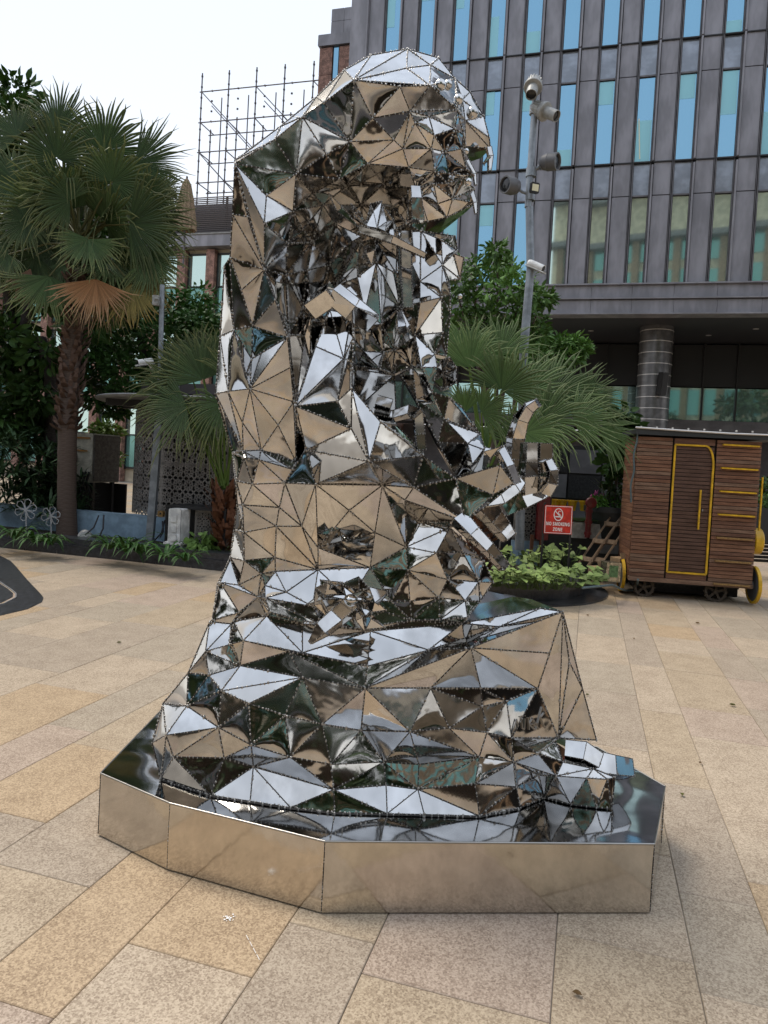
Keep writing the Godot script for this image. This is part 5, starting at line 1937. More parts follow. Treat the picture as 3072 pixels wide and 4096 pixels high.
		for k in 22:
			mb = MB.new()
			var v := r.randf_range(0.6, 1.3)
			mb.col = Color(0.08 * v, 0.16 * v, 0.05 * v)
			var an := r.randf() * TAU
			var o := Vector3(cos(an), 0, sin(an))
			var sd := o.cross(Vector3.UP)
			var L := r.randf_range(0.2, 0.36)
			for j in 9:
				var u := (j + 1) / 10.0
				var p := Vector3.UP * 0.2 + o * L * u + Vector3.UP * L * (1.1 * u - 1.3 * u * u)
				var wl := 0.05 * (1.0 - u) + 0.008
				mb.quad(p, p + sd * wl + o * 0.012, p + sd * wl * 0.9 + o * 0.022, p + o * 0.016)
				mb.quad(p, p + o * 0.016, p - sd * wl * 0.9 + o * 0.022, p - sd * wl + o * 0.012)
			put("fern_frond", mb, M.leaf, wp)
	# ---- red cabinet and pierced panel at the left of the sign
	var rc := thing("red_cabinet", "dark red cabinet on brown legs half hidden behind the sign", "cabinet", at(2165, 2070, 10.2))
	mb = MB.new()
	mb.box(Vector3.ZERO, Vector3(0.16, 0.62, 0.3), Basis.IDENTITY, 0.01)
	put("case", mb, M.maroon, rc)
	mb = MB.new()
	for e in [-0.07, 0.06]:
		mb.box(Vector3(e - 0.07, -0.62, 0.12), Vector3(0.045, 0.75, 0.045))
	put("legs", mb, M.boot_red, rc)
	var ps := thing("pierced_screen", "short dark pierced panel behind the steel fingers, left of the sign", "screen")
	var pp := at(2055, 2155, 10.2)
	pierced_panel(ps, func(x: float, y: float, z: float) -> Vector3: return pp + Vector3(x, y, z), 0.36, 0.86, 0.12)
	mb = MB.new()
	mb.box(pp + Vector3(0.18, 0.3, -0.1), Vector3(0.7, 1.5, 0.05))
	put("backing", mb, M.black, ps)
	mb = MB.new()
	mb.box(pp + Vector3(0.18, -0.22, 0.0), Vector3(0.42, 0.40, 0.05))
	put("blue_foot", mb, M.blue, ps)
	# ---- wooden racks leaning against the ledge
	for q in [[0.0, "left of the two, leaning to the right"], [0.16, "right of the two, nearer the wagon"]]:
		var pl := thing("leaning_rack", "weathered wooden slat rack, %s" % q[1], "pallet", Vector3.ZERO, 0.0, "leaning racks")
		var b0 := at(2330, 2262, 9.6) + Vector3(q[0], 0, 0.05 * q[0])
		var b1 := at(2462, 2068, 10.15) + Vector3(q[0], 0, 0)
		var up := (b1 - b0).normalized()
		var side := Vector3(0.93, -0.06, 0.35).normalized()
		for e in [-0.065, 0.065]:
			mb = MB.new()
			mb.bar(b0 + side * e, b1 + side * e, 0.022, 0.035, Vector3(0.2, 0.5, 0.8))
			put("rail", mb, M.pallet, pl)
		for k in 3:
			mb = MB.new()
			var pc := b0.lerp(b1, 0.12 + 0.36 * k)
			mb.bar(pc - side * 0.085, pc + side * 0.085, 0.07, 0.03, Vector3(0.2, 0.5, 0.8))
			put("cross_slat", mb, M.pallet, pl)
	# ---- tin, cartons, hose
	var tn := thing("square_tin", "dented square metal tin with a green label beside the bed end", "tin", at(2442, 2285, 9.2) + Vector3(0, 0, 0), 0.15)
	mb = MB.new()
	mb.box(Vector3.ZERO, Vector3(0.20, 0.25, 0.17), Basis(Vector3.BACK, -0.03), 0.012)
	put("body", mb, M.tin, tn)
	mb = MB.new()
	mb.box(Vector3(0, 0.01, 0.087), Vector3(0.12, 0.15, 0.004), Basis(Vector3.BACK, -0.03))
	put("label_paper", mb, M.paper, tn)
	mb = MB.new()
	for e in [-0.118, 0.118]:
		mb.box(Vector3(0, e, 0), Vector3(0.206, 0.012, 0.176), Basis(Vector3.BACK, -0.03), 0.004)
	put("rim", mb, M.tin, tn)
	for q in [[2395, 2290, 9.45, 0.20, 0.16, "left of the square tin, lying lower"], [2480, 2268, 9.5, 0.18, 0.26, "right of the square tin, taller and open"]]:
		var bx := thing("carton", "brown cardboard box, %s" % q[5], "cardboard box", at(q[0], q[1], q[2]), 0.4, "cardboard boxes by the bed")
		mb = MB.new()
		mb.box(Vector3.ZERO, Vector3(q[3], q[4], 0.2), Basis.IDENTITY, 0.006)
		put("box", mb, M.carton, bx)
		mb = MB.new()
		mb.box(Vector3(0, q[4] * 0.5 + 0.03, 0.10), Vector3(q[3], 0.09, 0.006), Basis(Vector3.RIGHT, -0.5))
		put("flap", mb, M.carton, bx)
	var ho := thing("garden_hose", "grey hose running from the curved bed under the wagon", "hose")
	mb = MB.new()
	var hp := []
	for q in [[2330, 2352, 0.24], [2400, 2345, 0.24], [2450, 2340, 0.22], [2480, 2355, 0.14], [2500, 2362, 0.05], [2530, 2362, 0.03], [2548, 2345, 0.1], [2552, 2318, 0.26]]:
		hp.append(ground(q[0], q[1], q[2]))
	mb.tube(hp, [0.014], 8)
	put("tube", mb, M.hose, ho)
	# ---- planters and wicker behind the wagon at the right edge
	var rp := thing("box_hedge", "clipped dark green hedge in black boxes at the right edge behind the wagon", "hedge")
	mb = MB.new()
	mb.box(at(3060, 2100, 11.5), Vector3(0.5, 0.55, 0.4))
	put("box", mb, M.pot_dark, rp)
	out = []
	tints = []
	sprays(r, [[at(3050, 1985, 11.5), 0.22], [at(3070, 2020, 11.5), 0.22], [at(3060, 1940, 11.5), 0.15]], 150, 1.0, out, tints, Color(0.05, 0.10, 0.03))
	many("foliage", leaf_mesh(0.06, 0.04), M.leaf, rp, out, tints)
	var wb := thing("wicker_screen", "black woven screen behind the wagon's right corner", "screen", at(3075, 2160, 11.8))
	for k in 14:
		mb = MB.new()
		mb.box(Vector3(0, -0.35 + 0.06 * k, 0), Vector3(0.6, 0.045, 0.02), Basis(Vector3.RIGHT, 0.2))
		put("strip", mb, M.iron, wb)

# ================================================================ small things on the paving
func build_litter() -> void:
	var r := RandomNumberGenerator.new()
	r.seed = 8
	var spots := [[2308, 3978, 0.030, "nearest the camera, at the lower right"], [2727, 3180, 0.032, "right of the plinth's far corner"], [2802, 3052, 0.022, "above the one beside the plinth corner"], [2350, 2462, 0.04, "in front of the curved bed"], [2930, 2822, 0.045, "at the right, midway to the wagon"], [476, 2572, 0.04, "left of the statue"], [2535, 2555, 0.03, "in front of the wagon's left wheel"], [2790, 2494, 0.05, "in front of the wagon door"], [2350, 2780, 0.03, "beside the steel knee"]]
	for s in spots:
		var p := ground(s[0], s[1], 0.006)
		var t := thing("fallen_leaf", "small curled dry leaf on the paving, %s" % s[3], "leaf", p, r.randf() * TAU, "fallen leaves")
		var mb := MB.new()
		mb.col = Color(0.10, 0.10, 0.03) if r.randf() < 0.6 else Color(0.13, 0.075, 0.03)
		var L: float = s[2]
		for i in 4:
			for sg in [-1.0, 1.0]:
				var u0 := i / 4.0
				var u1 := (i + 1) / 4.0
				var a := Vector3((u0 - 0.5) * L, L * 0.25 * absf(u0 - 0.5), 0)
				var b := Vector3((u1 - 0.5) * L, L * 0.25 * absf(u1 - 0.5), 0)
				var wa := sin(u0 * PI) * L * 0.32
				var wb := sin(u1 * PI) * L * 0.32
				mb.quad(a, b, b + Vector3(0, wb * 0.9, wb * sg), a + Vector3(0, wa * 0.9, wa * sg))
		put("blade", mb, M.leaf, t)
	# chalk-white splash marks on one slab
	var sp := thing("paint_splash", "small white splash mark on the paving in front of the plinth", "stain", ground(917, 3673, 0.0))
	var mb := MB.new()
	for k in 26:
		var an := r.randf() * TAU
		var rad := 0.004 + 0.016 * pow(r.randf(), 1.5)
		var c := Vector3(cos(an) * rad * 1.2, 0.0035, sin(an) * rad)
		var s := r.randf_range(0.001, 0.004)
		mb.lathe(c, [[s, 0.0], [s * 0.8, 0.0006], [0.0, 0.0008]], 6)
	for k in 4:
		var c := ground(985 + 14 * k, 3740 + 26 * k, 0.0036) - sp.position
		mb.bar(c, c + Vector3(0.012, 0, 0.022), 0.0016, 0.0008, Vector3.UP)
	put("spots", mb, M.print, sp, true)

# ================================================================ the mirror-steel figure
func dished(a: Vector3, b: Vector3, c: Vector3, k: float, tilt: Vector3, N := 4) -> MB:   # a sheet of steel that bulges or dishes a little, smooth over its face
	var mb := MB.new()
	var n := (c - a).cross(b - a).normalized()
	var size := (c - a).cross(b - a).length() / maxf(a.distance_to(b), maxf(b.distance_to(c), c.distance_to(a)))
	var pt := func(i: int, j: int) -> Array:
		var u := float(i) / N
		var v := float(j) / N
		var w := 1.0 - u - v
		var p := a * w + b * u + c * v
		var h := 27.0 * u * v * w * k * size
		# slope of the bulge, from the corners' weights
		var du := 27.0 * k * size * v * (w - u)
		var dv := 27.0 * k * size * u * (w - v)
		var e1 := (b - a)
		var e2 := (c - a)
		var g := e1 * (du / e1.length_squared()) + e2 * (dv / e2.length_squared())
		return [p + n * h, (n - g + tilt).normalized()]
	for i in N:
		for j in N - i:
			var p: Array = pt.call(i, j)
			var q: Array = pt.call(i + 1, j)
			var r: Array = pt.call(i, j + 1)
			mb.tris(p[0], q[0], r[0], p[1], q[1], r[1])
			if i + j < N - 1:
				var s: Array = pt.call(i + 1, j + 1)
				mb.tris(q[0], s[0], r[0], q[1], s[1], r[1])
	return mb

var bead_mesh: ArrayMesh

func weld(groove: MB, beads: Array, a: Vector3, b: Vector3, out: Vector3, r: RandomNumberGenerator, size := 1.0) -> void:
	var L := a.distance_to(b)
	if L < 0.006:
		return
	var d := (b - a) / L
	var x := out.cross(d).normalized()
	var z := x.cross(d).normalized()
	var w := 0.0025 * size
	var o := z * w * 0.35
	if z.dot(out) < 0:
		o = -o
	groove.box((a + b) * 0.5 + o * 0.3, Vector3(w * 1.5, L, w * 1.3), Basis(x, d, z))
	var s := 0.0
	while s < L:
		var p := a + d * s + o + x * r.randf_range(-0.6, 0.6) * w
		var k := r.randf_range(0.6, 1.5) * size
		if r.randf() < 0.1:
			k *= 1.4
		beads.append(Transform3D(Basis(x, d, z).scaled(Vector3(k, k * r.randf_range(1.0, 1.9), k)) * Basis(Vector3.UP, r.randf()), p))
		s += r.randf_range(0.010, 0.024) * size

func box_tube(pts: Array, wide: Array, thick: Array, flat: Vector3, groove: MB, beads: Array, r: RandomNumberGenerator) -> MB:   # a square welded tube through pts
	var mb := MB.new()
	var rings := []
	for i in pts.size():
		var d: Vector3 = (pts[mini(i + 1, pts.size() - 1)] - pts[maxi(i - 1, 0)]).normalized()
		var z := (flat - d * flat.dot(d)).normalized()
		var x := d.cross(z).normalized()
		var w: float = wide[i]
		var t: float = thick[i]
		var ring := []
		for q in [[-1.0, 1.0], [1.0, 1.0], [1.15, -1.0], [-1.15, -1.0]]:
			ring.append(pts[i] + x * q[0] * w * 0.5 + z * q[1] * t * 0.5)
		rings.append(ring)
	for i in pts.size() - 1:
		var c: Vector3 = (pts[i] + pts[i + 1]) * 0.5
		for k in 4:
			var j := (k + 1) % 4
			var m: Vector3 = (rings[i][k] + rings[i][j] + rings[i + 1][j] + rings[i + 1][k]) * 0.25
			mb.quad_out(rings[i][k], rings[i][j], rings[i + 1][j], rings[i + 1][k], m - c)
			weld(groove, beads, rings[i][k], rings[i + 1][k], rings[i][k] - pts[i], r, 0.6)
			weld(groove, beads, rings[i + 1][k], rings[i + 1][j], m - c, r, 0.6)
	for e in [0, rings.size() - 1]:
		mb.quad_out(rings[e][0], rings[e][1], rings[e][2], rings[e][3], pts[e] - pts[1 if e == 0 else e - 1])
	return mb

func build_statue() -> void:
	var r := RandomNumberGenerator.new()
	r.seed = 77
	var bm := MB.new()
	for k in 2:   # a low dome of weld metal
		pass
	var br := 0.0026
	var ringp := []
	for k in 6:
		var an := TAU * k / 6.0
		ringp.append(Vector3(cos(an) * br, sin(an) * br, 0.0))
	for k in 6:
		var a: Vector3 = ringp[k]
		var b: Vector3 = ringp[(k + 1) % 6]
		for s in [1.0, -1.0]:
			var a2 := a * 0.7 + Vector3(0, 0, s * br * 0.8)
			var b2 := b * 0.7 + Vector3(0, 0, s * br * 0.8)
			var tip := Vector3(0, 0, s * br)
			bm.tris(a, b, b2, a.normalized(), b.normalized(), b2.normalized())
			bm.tris(a, b2, a2, a.normalized(), b2.normalized(), a2.normalized())
			bm.tris(a2, b2, tip, a2.normalized(), b2.normalized(), tip.normalized())
	bead_mesh = bm.mesh()
	var st := thing("steel_sculpture", "faceted mirror steel sculpture of a veiled seated woman on a low steel plinth", "sculpture")
	var facets := statue_facets()
	# which panels show largest become parts of their own
	var sized := []
	for part in facets:
		for f in facets[part].split(", "):
			var k: PackedStringArray = f.split(" ")
			var area: float = (P[k[1]] - P[k[0]]).cross(P[k[2]] - P[k[0]]).length()
			sized.append(area)
	sized.sort()
	var limit: float = sized[maxi(0, sized.size() - 285)]
	var all_edges := {}
	for part in facets:
		var node := Node3D.new()
		node.name = part
		st.add_child(node, true)
		var small := MB.new()
		var edges := {}
		for f in facets[part].split(", "):
			var k: PackedStringArray = f.split(" ")
			var a: Vector3 = P[k[0]]
			var b: Vector3 = P[k[1]]
			var c: Vector3 = P[k[2]]
			var n := (c - a).cross(b - a)
			var area := n.length()
			n = n.normalized()
			var bulge := clampf(r.randfn(0.0, 0.013), -0.03, 0.03)
			if area >= limit:
				put("panel", dished(a, b, c, bulge, Vector3.ZERO, 5), M["steel%d" % (r.randi() % 4)], node)
			else:
				var d := dished(a, b, c, bulge, Vector3.ZERO, 3)
				small.v.append_array(d.v)
				small.n.append_array(d.n)
				small.c.append_array(d.c)
			for e in 3:
				var p := k[e]
				var q := k[(e + 1) % 3]
				var key := p + "/" + q if p < q else q + "/" + p
				if edges.has(key):
					edges[key][2] += n
				else:
					edges[key] = [p, q, n]
				if not all_edges.has(key):
					all_edges[key] = [0, p, q, part]
				all_edges[key][0] += 1
		if small.v.size():
			put("small_panels", small, M.steel1, node, true)
		var groove := MB.new()
		var beads := []
		for key in edges:
			var e: Array = edges[key]
			weld(groove, beads, P[e[0]], P[e[1]], e[2].normalized(), r)
		put("weld_seam", groove, M.groove, node, true)
		many("weld_beads", bead_mesh, M.bead, node, beads)
	# the sheets turn back round the figure and close behind it
	var shell := MB.new()
	var axis_x := func(y: float) -> float: return 0.02 + 0.12 * clampf((y - 1.9) / 1.4, -0.4, 1.0)
	var outer := ["veil", "shawl", "face", "hip", "lap", "skirt", "foot", "head"]
	for key in all_edges:
		var e: Array = all_edges[key]
		if e[0] != 1:
			continue
		var p: Vector3 = P[e[1]]
		var q: Vector3 = P[e[2]]
		if e[3] in ["lining", "belly", "waistband"]:
			continue
		var prev := [p, q]
		var far: bool = e[3] in outer
		for s in (3 if far else 1):
			var cur := []
			for v in [p, q]:
				var ax := Vector3(axis_x.call(v.y), v.y, v.z)
				if not far:
					cur.append(v.lerp(ax, 0.02) + Vector3(0, 0, -0.09))
				elif s == 0:
					cur.append(v.lerp(ax, 0.10) + Vector3(0, 0.0, minf(-0.1, (-3.25 - v.z) * 0.5)))
				elif s == 1:
					cur.append(Vector3(lerpf(v.x, ax.x, 0.55), v.y, minf(v.z - 0.15, -3.36)))
				else:
					cur.append(Vector3(ax.x, v.y, minf(v.z - 0.2, -3.42)))
			shell.quad(prev[0], prev[1], cur[1], cur[0])
			prev = cur
	put("rear_panels", shell, M.steel2, st, true)
	build_hands(st, r)
	build_ornaments(st, r)
	build_plinth(st, r)

func px3(a: Array) -> Vector3:
	return at(a[0], a[1], a[2])

func build_hands(st: Node3D, r: RandomNumberGenerator) -> void:
	var near := Node3D.new()
	near.name = "near_hand"
	st.add_child(near, true)
	var far := Node3D.new()
	far.name = "far_hand"
	st.add_child(far, true)
	var m := 0.00095   # metres per picture unit at the hands
	var lists := [
		[near, "finger", [[1905, 1885, 2.66], [1952, 1812, 2.62], [2005, 1805, 2.60], [2035, 1868, 2.58], [2062, 1935, 2.58]], [38, 36, 34, 34, 30], 44],
		[near, "finger", [[1930, 2010, 2.64], [1972, 2068, 2.66], [2008, 2112, 2.68], [2036, 2150, 2.68]], [84, 62, 56, 46], 60],
		[near, "thumb", [[1835, 2070, 2.58], [1893, 2132, 2.55], [1950, 2190, 2.55], [2018, 2268, 2.57]], [58, 46, 40, 32], 46],
		[near, "palm", [[1930, 2000, 2.62], [1990, 1985, 2.64], [2048, 1950, 2.66], [2070, 1925, 2.68]], [60, 70, 56, 40], 80],
		[far, "palm", [[2010, 2035, 2.88], [2080, 2000, 2.88], [2150, 1968, 2.90], [2180, 1950, 2.92]], [60, 74, 70, 56], 110],
		[far, "finger", [[2052, 1965, 2.84], [2060, 1840, 2.84], [2064, 1755, 2.84], [2085, 1680, 2.82], [2118, 1632, 2.80], [2152, 1612, 2.78]], [66, 62, 58, 48, 40, 30], 52],
		[far, "finger", [[2108, 1965, 2.86], [2112, 1900, 2.83], [2116, 1850, 2.83], [2118, 1772, 2.83]], [62, 66, 54, 50], 60],
		[far, "finger", [[2165, 1955, 2.88], [2170, 1900, 2.86], [2172, 1850, 2.86], [2174, 1775, 2.86]], [60, 60, 62, 60], 60],
		[far, "finger", [[2178, 1968, 2.84], [2202, 1930, 2.82], [2206, 1885, 2.82], [2186, 1845, 2.83]], [46, 44, 42, 34], 50]]
	for node in [near, far]:
		var groove := MB.new()
		var beads := []
		for l in lists:
			if l[0] != node:
				continue
			var pts := []
			var wd := []
			var th := []
			for i in l[2].size():
				pts.append(px3(l[2][i]))
				wd.append(l[3][i] * m)
				th.append(l[4] * m * (1.0 - 0.3 * i / l[2].size()))
			put(l[1], box_tube(pts, wd, th, Vector3(0.35, 0.25, 1.0), groove, beads, r), M["steel%d" % (r.randi() % 4)], node)
		put("weld_seam", groove, M.groove, node, true)
		many("weld_beads", bead_mesh, M.bead, node, beads)

func spike(a: Vector3, b: Vector3, c: Vector3, d: Vector3, ridge: float, groove: MB, beads: Array, r: RandomNumberGenerator) -> MB:   # a folded leaf of steel a-b-c-d with a raised middle fold a-c
	var mb := MB.new()
	var n := (c - a).cross(b - a).normalized()
	if n.z < 0:
		n = -n
	var m := (b + d) * 0.5 + n * ridge
	for q in [[a, b, m], [b, c, m], [c, d, m], [d, a, m]]:
		mb.tri_out(q[0], q[1], q[2], n)
		var back := (a + c) * 0.5 - n * ridge * 0.6
		mb.tri_out(q[0], q[1], back, -n)
		weld(groove, beads, q[0], q[1], n, r, 0.7)
		weld(groove, beads, q[0], m, n, r, 0.6)
	return mb

func build_ornaments(st: Node3D, r: RandomNumberGenerator) -> void:
	var m := 0.00095
	# polished balls along the veil's rim, nose and ear
	var orn := Node3D.new()
	orn.name = "jewellery"
	st.add_child(orn, true)
	for q in [[1762, 340, 2.80, 23], [1792, 338, 2.92, 18], [1834, 397, 2.84, 20], [1890, 452, 3.0, 25], [1864, 605, 2.92, 12], [1872, 728, 2.92, 16], [1840, 1185, 2.9, 10]]:
		var s := SphereMesh.new()
		s.radius = q[3] * q[2] / FPX
		s.height = s.radius * 2.0
		s.radial_segments = 28
		s.rings = 14
		var o := put("ball", s, M.steel0, orn)
		o.position = at(q[0], q[1], q[2] - 0.05)
	var groove := MB.new()
	var beads := []
	# ear pendant, drop at the veil's tip, nose ring
	for l in [[[[1658, 755, 2.78], [1662, 800, 2.77], [1668, 885, 2.77]], [40, 44, 52], 40], [[[1955, 590, 3.05], [1962, 625, 3.05], [1958, 685, 3.05]], [22, 22, 12], 16], [[[1958, 625, 3.04], [1935, 655, 3.04]], [14, 6], 10],
			[[[1848, 590, 2.95], [1868, 640, 2.97], [1898, 695, 2.98], [1902, 740, 2.98]], [12, 16, 14, 8], 8], [[[1855, 715, 2.95], [1885, 765, 2.98], [1900, 810, 2.98], [1903, 855, 2.98]], [14, 22, 18, 8], 8]]:
		var pts := []
		var wd := []
		var th := []
		for i in l[0].size():
			pts.append(px3(l[0][i]))
			wd.append(l[1][i] * m)
			th.append(l[2] * m)
		put("pendant", box_tube(pts, wd, th, Vector3(0.2, 0.2, 1.0), groove, beads, r), M.steel1, orn)
	# the necklace: flat bar and the long leaves
	for l in [[[[1440, 918, 2.72], [1570, 958, 2.70], [1700, 1022, 2.72]], [26, 28, 18], 34], [[[1625, 930, 2.86], [1625, 1080, 2.84], [1632, 1235, 2.82]], [44, 40, 40], 30], [[[1600, 1260, 2.82], [1610, 1320, 2.78]], [18, 34], 40]]:
		var pts := []
		var wd := []
		var th := []
		for i in l[0].size():
			pts.append(px3(l[0][i]))
			wd.append(l[1][i] * m)
			th.append(l[2] * m)
		put("necklace_bar", box_tube(pts, wd, th, Vector3(0.0, -0.25, 1.0), groove, beads, r), M.steel3, orn)
	for q in [[[1315, 773, 2.80], [1372, 830, 2.74], [1440, 915, 2.72], [1345, 845, 2.76]], [[1403, 815, 2.82], [1440, 850, 2.78], [1470, 905, 2.74], [1418, 868, 2.78]], [[1482, 815, 2.80], [1528, 805, 2.80], [1508, 912, 2.74], [1462, 905, 2.76]], [[1530, 820, 2.80], [1575, 880, 2.78], [1540, 925, 2.72], [1510, 912, 2.74]], [[1572, 880, 2.82], [1596, 930, 2.78], [1580, 968, 2.74], [1548, 920, 2.76]], [[1470, 985, 2.74], [1500, 1000, 2.70], [1488, 1062, 2.72], [1450, 1030, 2.74]], [[1605, 1235, 2.82], [1640, 1300, 2.80], [1590, 1390, 2.80], [1575, 1380, 2.82]]]:
		put("leaf", spike(px3(q[0]), px3(q[1]), px3(q[2]), px3(q[3]), 0.012, groove, beads, r), M["steel%d" % (r.randi() % 4)], orn)
	put("weld_seam", groove, M.groove, orn, true)
	many("weld_beads", bead_mesh, M.bead, orn, beads)
	# the armlet: two bars meeting in a point over the sleeve
	var arm := Node3D.new()
	arm.name = "armlet"
	st.add_child(arm, true)
	groove = MB.new()
	beads = []
	for l in [[[[1248, 1232, 2.66], [1335, 1172, 2.60]], [58, 58], 70], [[[1335, 1172, 2.60], [1412, 1235, 2.60], [1492, 1292, 2.64]], [52, 56, 34], 70], [[[1385, 1160, 2.72], [1412, 1195, 2.72]], [34, 40], 30], [[[1290, 1250, 2.72], [1308, 1300, 2.74]], [30, 20], 30]]:
		var pts := []
		var wd := []
		var th := []
		for i in l[0].size():
			pts.append(px3(l[0][i]))
			wd.append(l[1][i] * m)
			th.append(l[2] * m)
		put("bar", box_tube(pts, wd, th, Vector3(0.0, 0.75, 0.7), groove, beads, r), M["steel%d" % (r.randi() % 2)], arm)
	# hanging strip on the far wrist
	put("weld_seam", groove, M.groove, arm, true)
	many("weld_beads", bead_mesh, M.bead, arm, beads)
	# the near wrist's cuff blocks seen through the arms
	var cuff := Node3D.new()
	cuff.name = "cuff"
	st.add_child(cuff, true)
	groove = MB.new()
	beads = []
	for l in [[[[1505, 1605, 2.84], [1565, 1622, 2.84]], [42, 42], 40], [[[1490, 1650, 2.9], [1570, 1665, 2.9], [1640, 1645, 2.9], [1675, 1665, 2.86]], [30, 34, 40, 46], 50], [[[1672, 1655, 2.88], [1680, 1740, 2.86], [1686, 1800, 2.86]], [38, 38, 36], 40]]:
		var pts := []
		var wd := []
		var th := []
		for i in l[0].size():
			pts.append(px3(l[0][i]))
			wd.append(l[1][i] * m)
			th.append(l[2] * m)
		put("block", box_tube(pts, wd, th, Vector3(0.0, 0.3, 1.0), groove, beads, r), M["steel%d" % (r.randi() % 4)], cuff)
	put("weld_seam", groove, M.groove, cuff, true)
	many("weld_beads", bead_mesh, M.bead, cuff, beads)
	# the flower at the waist with its two tails
	var fl := Node3D.new()
	fl.name = "waist_flower"
	st.add_child(fl, true)
	groove = MB.new()
	beads = []
	var d := 2.62
	var c := at(1405, 2392, d)
	for k in 6:
		var an := TAU * k / 6.0 + 0.35
		var L := [0.12, 0.105, 0.125, 0.15, 0.13, 0.11][k] as float
		var u := Vector3(cos(an), sin(an) * 0.62, 0.12 * sin(an))
		var s := Vector3(-sin(an), cos(an) * 0.62, 0.0)
		var base := c + u * 0.028
		put("petal", spike(base, base + u * L * 0.5 + s * 0.055 + Vector3(0, 0, 0.03), base + u * L + Vector3(0, 0, -0.01), base + u * L * 0.5 - s * 0.055 + Vector3(0, 0, 0.03), 0.03, groove, beads, r), M["steel%d" % (r.randi() % 4)], fl)
	for q in [[[1352, 2375, 2.59], [1310, 2330, 2.56], [1262, 2352, 2.60], [1300, 2400, 2.59]], [[1300, 2400, 2.60], [1262, 2352, 2.60], [1255, 2420, 2.60], [1310, 2470, 2.61]], [[1450, 2425, 2.60], [1500, 2400, 2.58], [1545, 2440, 2.60], [1480, 2470, 2.61]], [[1440, 2440, 2.61], [1485, 2475, 2.58], [1540, 2510, 2.58], [1465, 2525, 2.60]], [[1420, 2430, 2.60], [1450, 2470, 2.56], [1462, 2530, 2.58], [1432, 2480, 2.60]]]:
		put("petal", spike(px3(q[0]), px3(q[1]), px3(q[2]), px3(q[3]), 0.018, groove, beads, r), M["steel%d" % (r.randi() % 4)], fl)
	var pts2 := [px3([1400, 2425, 2.59]), px3([1345, 2470, 2.53]), px3([1290, 2515, 2.52]), px3([1242, 2570, 2.53])]
	put("tail", box_tube(pts2, [0.06, 0.055, 0.05, 0.01], [0.04, 0.035, 0.03, 0.015], Vector3(0.1, 0.7, 0.7), groove, beads, r), M.steel3, fl)
	var hub := SphereMesh.new()
	hub.radius = 0.026
	hub.height = 0.04
	var ho := put("boss", hub, M.steel1, fl)
	ho.position = c + Vector3(0, 0, 0.03)
	put("weld_seam", groove, M.groove, fl, true)
	many("weld_beads", bead_mesh, M.bead, fl, beads)
	# second toe of the foot, behind
	var toe := Node3D.new()
	toe.name = "far_foot"
	st.add_child(toe, true)
	groove = MB.new()
	beads = []
	for l in [[[[2262, 3000, 2.86], [2330, 3010, 2.84], [2385, 3045, 2.84]], [66, 74, 62], 80], [[[2360, 3050, 2.86], [2440, 3065, 2.87], [2505, 3075, 2.90]], [86, 78, 70], 90]]:
		var pts := []
		var wd := []
		var th := []
		for i in l[0].size():
			pts.append(px3(l[0][i]))
			wd.append(l[1][i] * m)
			th.append(l[2] * m)
		put("block", box_tube(pts, wd, th, Vector3(0.1, 0.5, 0.8), groove, beads, r), M["steel%d" % (r.randi() % 4)], toe)
	put("weld_seam", groove, M.groove, toe, true)
	many("weld_beads", bead_mesh, M.bead, toe, beads)
	# the welded signature on the knee panel
	var a: Vector3 = P.i3
	var n: Vector3 = (P.i12 - a).cross(P.i5 - a).normalized()
	if n.z < 0:
		n = -n
	var sg := MB.new()
	var sx := 0.872
	for s in [[246, 602, 226, 668], [246, 602, 252, 640], [268, 606, 272, 644], [272, 644, 282, 650], [282, 650, 284, 600], [298, 596, 304, 652], [322, 598, 302, 628], [304, 628, 334, 654], [330, 640, 318, 596], [318, 596, 348, 650], [312, 628, 340, 622], [362, 548, 336, 650], [362, 548, 376, 572], [376, 572, 356, 596], [356, 596, 374, 640], [262, 592, 266, 592], [282, 588, 286, 588]]:
		var e := []
		for k in 2:
			var ry := ray(1850.0 + s[k * 2] * sx, 2350.0 + s[k * 2 + 1] * sx)
			e.append(EYE + ry * ((a - EYE).dot(n) / ry.dot(n)) + n * 0.003)
		sg.bar(e[0], e[1], 0.0035, 0.004, n)
	put("signature", sg, M.bead, st)

